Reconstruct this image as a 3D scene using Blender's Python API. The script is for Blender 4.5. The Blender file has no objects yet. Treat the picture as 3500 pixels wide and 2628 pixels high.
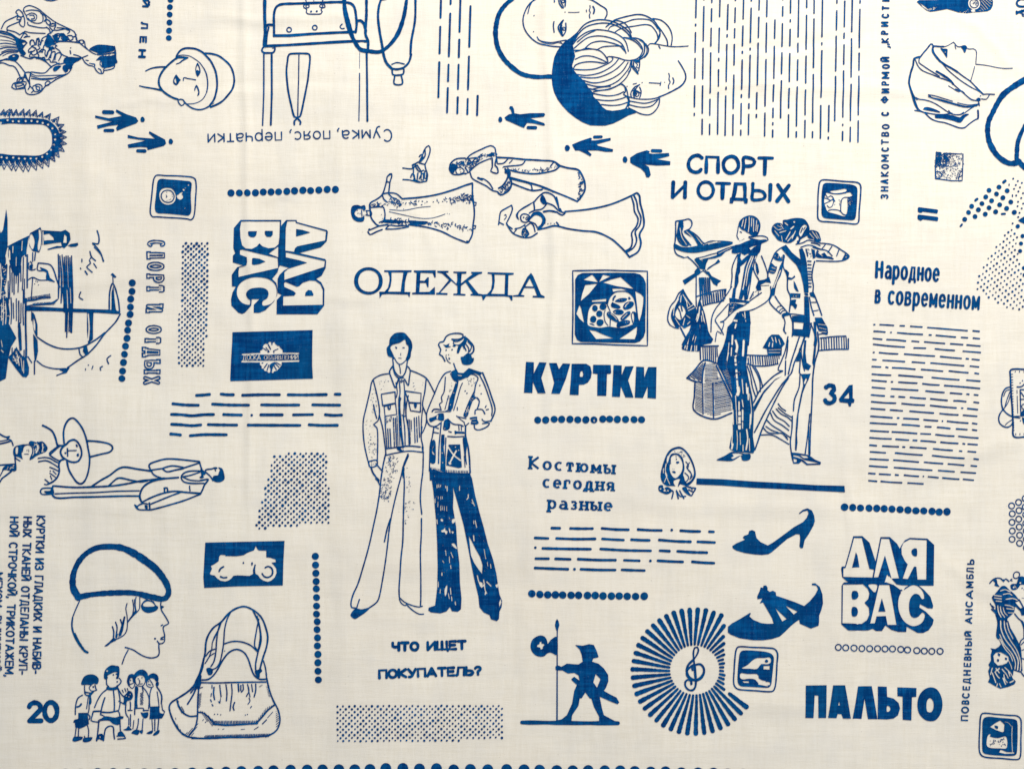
import bpy, math, random
import numpy as np
from mathutils import Vector
from mathutils.geometry import delaunay_2d_cdt

# ------------------------------------------------------------------ camera, light, exposure
SC = bpy.context.scene
W_PX, H_PX = 3500.0, 2628.0          # working units of the print: 1 unit = 0.25 mm of cloth
U = 0.00025
random.seed(7)

cam_d = bpy.data.cameras.new("camera")
cam = bpy.data.objects.new("camera", cam_d)
SC.collection.objects.link(cam)
cam_d.sensor_width = 36.0
cam_d.lens = 36.0
CAM_H = W_PX * U * cam_d.lens / cam_d.sensor_width
cam.location = (0, 0, CAM_H)
cam_d.clip_start = 0.01
cam_d.clip_end = 50
SC.camera = cam

world = bpy.data.worlds.new("World")
SC.world = world
world.use_nodes = True
world.node_tree.nodes["Background"].inputs[0].default_value = (0.93, 0.95, 1.0, 1)
world.node_tree.nodes["Background"].inputs[1].default_value = 0.585

def area(name, loc, target, size, size_y, power, col):
    d = bpy.data.lights.new(name, 'AREA')
    d.shape = 'RECTANGLE'; d.size = size; d.size_y = size_y; d.energy = power; d.color = col
    o = bpy.data.objects.new(name, d)
    o.location = loc
    o.rotation_euler = (Vector(target) - Vector(loc)).to_track_quat('-Z', 'Y').to_euler()
    SC.collection.objects.link(o)
    return o
area("window_light", (0.50, 1.24, 0.80), (-0.06, 0.08, 0), 1.3, 0.5, 27.0, (1.0, 0.978, 0.945))

SC.view_settings.view_transform = 'Standard'
SC.view_settings.look = 'None'
SC.view_settings.exposure = 0.0
SC.view_settings.gamma = 1.0
SC.cycles.max_bounces = 4

# ------------------------------------------------------------------ relief of the cloth
def wx(x): return (x - W_PX / 2) * U
def wy(y): return (H_PX / 2 - y) * U

_rs = np.random.RandomState(11)
WAVES = []
for _ in range(16):                       # gentle random undulation
    lam = _rs.uniform(260, 900); a = _rs.uniform(0, math.pi)
    WAVES.append((math.cos(a) * 2 * math.pi / lam, math.sin(a) * 2 * math.pi / lam, _rs.uniform(0, 6.28), lam / 900 * 1.15))
# creases left by folding and pressing: (nx, ny, offset, width, height, centre along, half length)
def crease(x0, y0, x1, y1, width, height):
    L = math.hypot(x1 - x0, y1 - y0)
    return (x0, y0, (x1 - x0) / L, (y1 - y0) / L, L, width, height)
CREASES = [
    crease(845, -300, 852, 1900, 15, 2.0), crease(1876, -200, 1884, 1500, 16, 2.0), crease(300, 300, 330, 2700, 40, 1.8), crease(2600, -100, 2640, 1500, 46, 2.0), crease(1160, 200, 1180, 2700, 44, 1.8), crease(3120, 600, 3150, 2700, 40, 1.6),
    crease(700, 55, 1250, 70, 20, 1.7), crease(600, 285, 1250, 290, 17, -0.8),
    crease(2330, 290, 3050, 310, 26, 1.6), crease(2300, 195, 3000, 120, 16, -1.1),
    crease(3260, 40, 3500, 250, 18, 1.3), crease(2860, 300, 3520, 330, 22, 1.4),
    crease(2895, 1500, 2940, 2700, 18, 2.0), crease(1815, 1300, 1800, 2700, 26, 1.1),
    crease(-50, 1010, 900, 900, 24, 0.9), crease(900, 700, 1060, 600, 14, 1.0),
    crease(1000, 1040, 1500, 980, 18, 0.7), crease(2000, 1700, 2900, 1760, 30, 0.9),
    crease(540, 1500, 620, 2600, 26, 0.9), crease(3050, 1650, 3500, 1500, 30, 1.2),
    crease(3200, 1900, 3520, 2120, 22, 1.0), crease(0, 1750, 600, 1720, 26, 0.9),
    crease(1150, 1950, 1900, 1900, 30, 0.8), crease(2200, 2420, 3300, 2380, 34, 0.9),
    crease(300, 380, 660, 330, 16, 0.8), crease(1380, 640, 1500, 900, 20, 0.7),
]
def height(x, y):
    x = np.asarray(x, float); y = np.asarray(y, float)
    h = np.zeros(x.shape)
    for kx, ky, p, A in WAVES:
        h += A * np.sin(kx * x + ky * y + p)
    for x0, y0, dx, dy, L, w, A in CREASES:
        t = ((x - x0) * dx + (y - y0) * dy) / L
        wob = 10 * np.sin(t * 7 + x0) + 4 * np.sin(t * 19 + y0)
        d = (x - x0) * -dy + (y - y0) * dx + wob
        f = 1 / (1 + np.exp(-(t - 0.06) * 18)) / (1 + np.exp((t - 0.94) * 18))
        h += 1.7 * A * f * (np.exp(-(d / w) ** 2) - 0.55 * np.exp(-((d - 1.6 * w) / (1.7 * w)) ** 2))
    return h * U
def normals(x, y, e=2.0):
    gx = (height(x + e, y) - height(x - e, y)) / (2 * e * U)
    gy = -(height(x, y + e) - height(x, y - e)) / (2 * e * U)
    n = np.stack([-gx, -gy, np.ones_like(gx)], 1)
    return n / np.linalg.norm(n, axis=1)[:, None]

# ------------------------------------------------------------------ materials
def nodes_of(name):
    m = bpy.data.materials.new(name); m.use_nodes = True
    nt = m.node_tree; b = nt.nodes["Principled BSDF"]
    b.inputs["Specular IOR Level"].default_value = 0.12
    return m, nt, b
def N(nt, t, **kw):
    n = nt.nodes.new(t)
    for k, v in kw.items():
        if k.startswith('i_'): n.inputs[int(k[2:])].default_value = v
        else: setattr(n, k, v)
    return n
def noise(nt, vec, scale, sc3=(1, 1, 1), detail=2, rough=0.5):
    mp = N(nt, 'ShaderNodeMapping'); mp.inputs['Scale'].default_value = sc3
    nt.links.new(vec, mp.inputs[0])
    n = N(nt, 'ShaderNodeTexNoise'); n.inputs['Scale'].default_value = scale
    n.inputs['Detail'].default_value = detail; n.inputs['Roughness'].default_value = rough
    nt.links.new(mp.outputs[0], n.inputs['Vector'])
    return n.outputs['Fac']
def rng(nt, s, a, b, c, d):
    r = N(nt, 'ShaderNodeMapRange'); nt.links.new(s, r.inputs[0])
    for i, v in zip((1, 2, 3, 4), (a, b, c, d)): r.inputs[i].default_value = v
    return r.outputs[0]
def mth(nt, op, a, b):
    m = N(nt, 'ShaderNodeMath', operation=op)
    for i, v in enumerate((a, b)):
        if isinstance(v, (int, float)): m.inputs[i].default_value = v
        else: nt.links.new(v, m.inputs[i])
    return m.outputs[0]
def mix(nt, f, a, b):
    m = N(nt, 'ShaderNodeMix', data_type='RGBA')
    if isinstance(f, (int, float)): m.inputs[0].default_value = f
    else: nt.links.new(f, m.inputs[0])
    for i, v in ((6, a), (7, b)):
        if isinstance(v, tuple): m.inputs[i].default_value = v
        else: nt.links.new(v, m.inputs[i])
    return m.outputs[2]
def weave(nt):
    """threads of the plain weave plus slubs; returns (colour factor, height)"""
    tc = N(nt, 'ShaderNodeTexCoord'); v = tc.outputs['Object']
    warp = noise(nt, v, 60, (30, 2.4, 1), 2)      # vertical threads
    weft = noise(nt, v, 60, (2.4, 30, 1), 2)      # horizontal threads
    slub1 = noise(nt, v, 26, (14, 1.1, 1), 2)
    slub2 = noise(nt, v, 26, (1.1, 14, 1), 2)
    fine = mth(nt, 'ADD', warp, weft)
    slub = mth(nt, 'ADD', slub1, slub2)
    wr = noise(nt, v, 9, (1, 1, 1), 3, 0.55)
    wr2 = noise(nt, v, 22, (1.6, 0.7, 1), 2, 0.5)
    h = mth(nt, 'ADD', mth(nt, 'MULTIPLY', fine, 0.10), mth(nt, 'MULTIPLY', slub, 0.08))
    h = mth(nt, 'ADD', h, mth(nt, 'MULTIPLY', wr, 3.4))
    h = mth(nt, 'ADD', h, mth(nt, 'MULTIPLY', wr2, 0.8))
    return v, fine, slub, h
def make_cloth_mat():
    m, nt, b = nodes_of("cream_cotton")
    v, fine, slub, h = weave(nt)
    c = mix(nt, rng(nt, slub, 0.80, 1.20, 0, 1), (0.800, 0.738, 0.605, 1), (0.862, 0.806, 0.684, 1))
    c = mix(nt, rng(nt, fine, 0.75, 1.25, 0, 0.5), c, (0.875, 0.832, 0.730, 1))
    big = noise(nt, v, 2.6, (1, 1, 1), 3, 0.6)
    c = mix(nt, rng(nt, big, 0.42, 0.70, 0, 0.30), c, (0.80, 0.70, 0.56, 1))   # faint yellowed age stains
    big2 = noise(nt, v, 5.2, (1, 1.3, 1), 3, 0.6)
    c = mix(nt, rng(nt, big2, 0.5, 0.72, 0, 0.25), c, (0.76, 0.74, 0.68, 1))
    band1 = noise(nt, v, 8, (4, 0.6, 1), 3, 0.6)
    band2 = noise(nt, v, 8, (0.5, 5, 1), 3, 0.6)
    c = mix(nt, rng(nt, band1, 0.45, 0.72, 0, 0.40), c, (0.75, 0.71, 0.63, 1))
    c = mix(nt, rng(nt, band2, 0.45, 0.72, 0, 0.40), c, (0.76, 0.715, 0.63, 1))
    grey = noise(nt, v, 34, (1.3, 0.8, 1), 3, 0.65)
    c = mix(nt, rng(nt, grey, 0.5, 0.75, 0, 0.22), c, (0.68, 0.67, 0.64, 1))
    speck = noise(nt, v, 420, (1, 1, 1), 1)
    c = mix(nt, rng(nt, speck, 0.76, 0.80, 0, 0.35), c, (0.42, 0.38, 0.33, 1))
    nt.links.new(c, b.inputs["Base Color"])
    b.inputs["Roughness"].default_value = 0.95
    b.inputs["Sheen Weight"].default_value = 0.08
    bp = N(nt, 'ShaderNodeBump'); bp.inputs['Strength'].default_value = 0.9; bp.inputs['Distance'].default_value = 0.0011
    nt.links.new(h, bp.inputs['Height']); nt.links.new(bp.outputs[0], b.inputs['Normal'])
    return m
def make_ink_mat():
    m, nt, b = nodes_of("blue_textile_ink")
    v, fine, slub, h = weave(nt)
    c = mix(nt, rng(nt, slub, 0.82, 1.2, 0, 1), (0.0005, 0.036, 0.150, 1), (0.0018, 0.095, 0.285, 1))
    blot = noise(nt, v, 55, (1, 1, 1), 3, 0.6)
    c = mix(nt, rng(nt, blot, 0.35, 0.75, 0.0, 0.85), c, (0.0003, 0.030, 0.135, 1))
    worn = noise(nt, v, 900, (1, 1, 1), 1)
    c = mix(nt, mth(nt, 'MULTIPLY', rng(nt, fine, 1.08, 1.35, 0, 1), rng(nt, worn, 0.45, 0.7, 0, 0.55)), c, (0.10, 0.22, 0.38, 1))
    teal = noise(nt, v, 14, (1, 1, 1), 2)
    c = mix(nt, rng(nt, teal, 0.45, 0.75, 0, 0.5), c, (0.003, 0.075, 0.185, 1))
    nt.links.new(c, b.inputs["Base Color"])
    b.inputs["Roughness"].default_value = 1.0
    b.inputs["Specular IOR Level"].default_value = 0.03
    bp = N(nt, 'ShaderNodeBump'); bp.inputs['Strength'].default_value = 0.9; bp.inputs['Distance'].default_value = 0.0011
    nt.links.new(h, bp.inputs['Height']); nt.links.new(bp.outputs[0], b.inputs['Normal'])
    return m
M_CLOTH = make_cloth_mat()
M_INK = make_ink_mat()

# ------------------------------------------------------------------ surface beneath and the cloth itself
def mesh_obj(name, verts, faces, mat, parent=None, nrm=None):
    me = bpy.data.meshes.new(name)
    me.from_pydata(verts, [], faces)
    me.materials.append(mat)
    me.polygons.foreach_set('use_smooth', [True] * len(me.polygons))
    me.update()
    if nrm is not None: me.normals_split_custom_set_from_vertices(nrm)
    o = bpy.data.objects.new(name, me)
    SC.collection.objects.link(o)
    if parent: o.parent = parent
    return o

def make_table():
    m, nt, b = nodes_of("pale_wood")
    tc = N(nt, 'ShaderNodeTexCoord')
    g = noise(nt, tc.outputs['Object'], 6, (1, 14, 1), 4)
    nt.links.new(mix(nt, g, (0.42, 0.30, 0.18, 1), (0.58, 0.44, 0.28, 1)), b.inputs['Base Color'])
    b.inputs['Roughness'].default_value = 0.5
    X, Y, Z0, Z1 = 1.1, 0.85, -0.035, -0.004
    e = 0.004
    vs = [(-X, -Y, Z0), (X, -Y, Z0), (X, Y, Z0), (-X, Y, Z0), (-X, -Y, Z1 - e), (X, -Y, Z1 - e), (X, Y, Z1 - e), (-X, Y, Z1 - e),
          (-X + e, -Y + e, Z1), (X - e, -Y + e, Z1), (X - e, Y - e, Z1), (-X + e, Y - e, Z1)]
    fs = [(3, 2, 1, 0), (0, 1, 5, 4), (1, 2, 6, 5), (2, 3, 7, 6), (3, 0, 4, 7), (4, 5, 9, 8), (5, 6, 10, 9), (6, 7, 11, 10), (7, 4, 8, 11), (8, 9, 10, 11)]
    o = mesh_obj("table_top", vs, fs, m)
    for p in o.data.polygons: p.use_smooth = False
    o['kind'] = 'structure'
make_table()

ROOT = bpy.data.objects.new("printed_cloth", None)
ROOT.empty_display_size = 0.05
SC.collection.objects.link(ROOT)
ROOT['label'] = "cream cotton cloth printed in blue with fashion drawings, Russian words and dotted rows"
ROOT['category'] = "printed fabric"

def make_cloth():
    st = 8.0
    xs = np.arange(-700, 4201, st); ys = np.arange(-500, 3129, st)
    gx, gy = np.meshgrid(xs, ys)
    z = height(gx, gy)
    rag = 3 * np.sin(gx[0] * 0.05) * U
    v = np.stack([wx(gx).ravel(), wy(gy).ravel(), z.ravel()], 1)
    nx, ny = len(xs), len(ys)
    i = np.arange(ny - 1)[:, None] * nx + np.arange(nx - 1)[None, :]
    f = np.stack([i, i + nx, i + nx + 1, i + 1], -1).reshape(-1, 4)
    mesh_obj("cotton_sheet", v.tolist(), f.tolist(), M_CLOTH, ROOT)
make_cloth()

# ------------------------------------------------------------------ drawing kit: shapes are flat ink lying on the cloth
T = [0.0, 0.0, 1.0]
INK_SPREAD = 0.7                      # ink creeps a little into the threads
CUR = {}
PARTS = []
def tile(x, y, k): T[:] = [x, y, k]
def motif(name, label=None):
    CUR.clear(); CUR.update(name=name, label=label, shapes=[], subs=[]); 
    d = dict(CUR); PARTS.append(d); CUR['ref'] = d; CUR['tgt'] = d
def sub(name, label=None):
    s = dict(name=name, label=label, shapes=[]); CUR['ref']['subs'].append(s); CUR['tgt'] = s
def _cross(o, a, b): return (a[0] - o[0]) * (b[1] - o[1]) - (a[1] - o[1]) * (b[0] - o[0])
def push(poly, ink, grid=False):
    if len(poly) == 4 and not grid:      # keep every quad convex so that the triangulation cannot leak
        q = sorted(map(tuple, poly)); lo = []; up = []
        for p in q:
            while len(lo) > 1 and _cross(lo[-2], lo[-1], p) <= 1e-3: lo.pop()
            lo.append(p)
        for p in reversed(q):
            while len(up) > 1 and _cross(up[-2], up[-1], p) <= 1e-3: up.pop()
            up.append(p)
        poly = np.array(lo[:-1] + up[:-1])
        if len(poly) < 3: return
    CUR['tgt']['shapes'].append((poly, ink, grid))
def pts_of(s):
    a = np.array([[float(c) for c in p.split(',')] for p in s.split()])
    a[:, 0] = T[0] + a[:, 0] / T[2]; a[:, 1] = T[1] + a[:, 1] / T[2]
    return a
def smooth(p, closed, step=9.0):
    n = len(p)
    if n < 3: return p
    out = []
    rngi = range(n) if closed else range(n - 1)
    for i in rngi:
        p1 = p[i]; p2 = p[(i + 1) % n]
        p0 = p[i - 1] if (closed or i > 0) else 2 * p1 - p2
        p3 = p[(i + 2) % n] if (closed or i + 2 < n) else 2 * p2 - p1
        d = np.linalg.norm(p2 - p1)
        m = max(1, min(8, int(math.ceil(d / step))))
        # centripetal-ish tangents keep corners from overshooting
        d0 = np.linalg.norm(p1 - p0) + 1e-6; d2 = np.linalg.norm(p3 - p2) + 1e-6
        t1 = (p2 - p0) * d / (d + d0); t2 = (p3 - p1) * d / (d + d2)
        for j in range(m):
            t = j / m
            h00 = 2*t**3 - 3*t**2 + 1; h10 = t**3 - 2*t**2 + t; h01 = -2*t**3 + 3*t**2; h11 = t**3 - t**2
            out.append(h00 * p1 + h10 * t1 + h01 * p2 + h11 * t2)
    if not closed: out.append(p[-1])
    return np.array(out)
def densify(p, closed, step=22.0):
    out = []; n = len(p)
    for i in range(n if closed else n - 1):
        a = p[i]; b = p[(i + 1) % n]; m = max(1, int(np.linalg.norm(b - a) / step))
        for j in range(m): out.append(a + (b - a) * j / m)
    if not closed: out.append(p[-1])
    return np.array(out)
def ngon(c, rx, ry=None, n=None, rot=0.0):
    ry = rx if ry is None else ry
    n = n or max(8, min(28, int(rx * 1.1) + 6))
    a = np.arange(n) * 2 * math.pi / n
    x = np.cos(a) * rx; y = np.sin(a) * ry
    return np.stack([c[0] + x * math.cos(rot) - y * math.sin(rot), c[1] + x * math.sin(rot) + y * math.cos(rot)], 1)
def stroke(p, ws, closed=False, ink=True, cap=True, bare=0.0):
    """ws: list of widths along the line (source units)"""
    keep = [0] + [i for i in range(1, len(p)) if np.linalg.norm(p[i] - p[i - 1]) > 0.7]
    p = p[keep]; n = len(p)
    if n == 1: push(ngon(p[0], ws[0] / 2), ink); return
    t = np.linspace(0, 1, n)
    w = np.interp(t, np.linspace(0, 1, len(ws)), ws) if len(ws) > 1 else np.full(n, ws[0])
    w = (w + (INK_SPREAD * np.clip((w - 1.2) / 1.6, 0.25, 1.0) if ink else bare)) * np.array([random.uniform(0.88, 1.1) for _ in range(n)])
    if closed:
        w[-1] = w[0] if len(ws) == 1 else w[-1]
        d1 = np.roll(p, -1, 0) - p
    else:
        d1 = np.vstack([p[1:] - p[:-1], p[-1:] - p[-2:-1]])
    d1 /= (np.linalg.norm(d1, axis=1)[:, None] + 1e-9)
    d0 = np.roll(d1, 1, 0)
    if not closed: d0[0] = d1[0]
    tv = d0 + d1; ln = np.linalg.norm(tv, axis=1)
    sharp = ln < 1.35
    tv = np.where(sharp[:, None], d1, tv / (ln[:, None] + 1e-9))
    nv = np.stack([-tv[:, 1], tv[:, 0]], 1)
    A = p + nv * w[:, None] / 2; B = p - nv * w[:, None] / 2
    m = n if closed else n - 1
    for i in range(m):
        j = (i + 1) % n
        if sharp[i] or sharp[j]:
            nn = np.array([-d1[i][1], d1[i][0]])
            a0 = p[i] + nn * w[i] / 2 if sharp[i] else A[i]; b0 = p[i] - nn * w[i] / 2 if sharp[i] else B[i]
            a1 = p[j] + nn * w[j] / 2 if sharp[j] else A[j]; b1 = p[j] - nn * w[j] / 2 if sharp[j] else B[j]
            push(np.array([a0, a1, b1, b0]), ink)
        else:
            push(np.array([A[i], A[j], B[j], B[i]]), ink)
    for i in range(n):
        if sharp[i] and (closed or 0 < i < n - 1): push(ngon(p[i], w[i] / 2 * 0.98, n=10, rot=random.random()), ink)
    if cap and not closed:
        for i, d in ((0, -d1[0]), (n - 1, d1[-1])):
            if w[i] > 2.2:
                nn = np.array([-d[1], d[0]]); r = w[i] / 2
                push(np.array([p[i] + nn * r, p[i] + nn * r * .72 + d * r * .66, p[i] + d * r * .92, p[i] - nn * r * .72 + d * r * .66, p[i] - nn * r, p[i] - d * 0.3]), ink)
def wlist(s): return [float(v) / T[2] for v in s.split('-')]
def inside(poly, x, y):
    c = False; n = len(poly); j = n - 1
    for i in range(n):
        if (poly[i][1] > y) != (poly[j][1] > y) and x < (poly[j][0] - poly[i][0]) * (y - poly[i][1]) / (poly[j][1] - poly[i][1]) + poly[i][0]: c = not c
        j = i
    return c
def fill(p, ink=True):
    big = (p.max(0) - p.min(0)).min() > 20
    push(densify(p, True), ink, big)
def P(spec):
    """l/k open smooth/straight line, c/K closed, f/F filled straight/smooth, e/E bare cloth patch, x bare line,
       d dots, r rings, s speckle in a polygon, h hatching in a polygon, g separate straight dashes"""
    for ln in spec.strip().splitlines():
        ln = ln.strip()
        if not ln or ln[0] == '#': continue
        head, body = ln.split(':', 1)
        op = head[0]; arg = head[1:].strip()
        if op == 'g':
            for q in body.split(';'):
                if q.strip():
                    p = pts_of(q); stroke(densify(p, False), wlist(arg))
            continue
        if op == 'H':
            for q in body.split(';'):
                if q.strip(): p = pts_of(q); stroke(smooth(p, False), wlist(arg))
            continue
        p = pts_of(body)
        if op == 'l': stroke(smooth(p, False), wlist(arg))
        elif op == 'k': stroke(densify(p, False), wlist(arg))
        elif op == 'c': stroke(smooth(p, True), wlist(arg), True)
        elif op == 'K': stroke(densify(p, True), wlist(arg), True)
        elif op == 'x': stroke(smooth(p, False), wlist(arg), False, False, bare=0.7)
        elif op == 'f': fill(p)
        elif op == 'F': fill(smooth(p, True))
        elif op == 'e': fill(p, False)
        elif op == 'E': fill(smooth(p, True), False)
        elif op == 'd':
            for q in p: push(ngon(q, wlist(arg)[0], wlist(arg)[0] * random.uniform(0.93, 1.05), rot=random.random()), True)
        elif op == 'b':
            for q in p: push(ngon(q, wlist(arg)[0], n=8), False)
        elif op == 'r':
            a = arg.split('/'); w = wlist(a[0]); r = wlist(a[1])
            for q in p: stroke(ngon(q, r[0], r[-1] if len(r) > 1 else r[0], n=14), w, True)
        elif op == 's' or op == 'S':                      # s count/size : polygon   (S = bare specks)
            a = arg.split('/'); cnt = int(a[0]); sz = wlist(a[1])[0]
            lo, hi = p.min(0), p.max(0); k = 0
            while k < cnt:
                x = random.uniform(lo[0], hi[0]); y = random.uniform(lo[1], hi[1])
                if inside(p, x, y):
                    k += 1
                    if random.random() < 0.5: push(ngon((x, y), sz * random.uniform(.5, 1.1), sz * random.uniform(.4, .8), n=6, rot=random.random() * 3), op == 's')
                    else:
                        a_ = random.random() * 6.28; q = np.array([[x, y], [x + math.cos(a_) * sz * 1.6, y + math.sin(a_) * sz * 1.6], [x + math.cos(a_ + .7) * sz * 3, y + math.sin(a_ + .7) * sz * 3]])
                        stroke(q, [sz * .8], False, op == 's', False)
        elif op == 'h':                      # h width/gap/angle : polygon
            a = arg.split('/'); w = wlist(a[0]); gap = float(a[1]) / T[2]; an = math.radians(float(a[2]))
            d = np.array([math.cos(an), math.sin(an)]); nn = np.array([-d[1], d[0]])
            o = p @ nn; s = o.min() + gap * .5
            while s < o.max():
                ts = []
                for i in range(len(p)):
                    a0 = o[i] - s; b0 = o[(i + 1) % len(p)] - s
                    if a0 * b0 < 0:
                        q = p[i] + (p[(i + 1) % len(p)] - p[i]) * a0 / (a0 - b0); ts.append(q @ d)
                ts.sort()
                for i in range(0, len(ts) - 1, 2):
                    u0, u1 = ts[i] + random.uniform(0, .05) * (ts[i+1]-ts[i]), ts[i + 1] - random.uniform(0, .05) * (ts[i+1]-ts[i])
                    stroke(densify(np.array([d * u0 + nn * s, d * u1 + nn * s]), False), w)
                s += gap * random.uniform(.85, 1.15)

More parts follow.
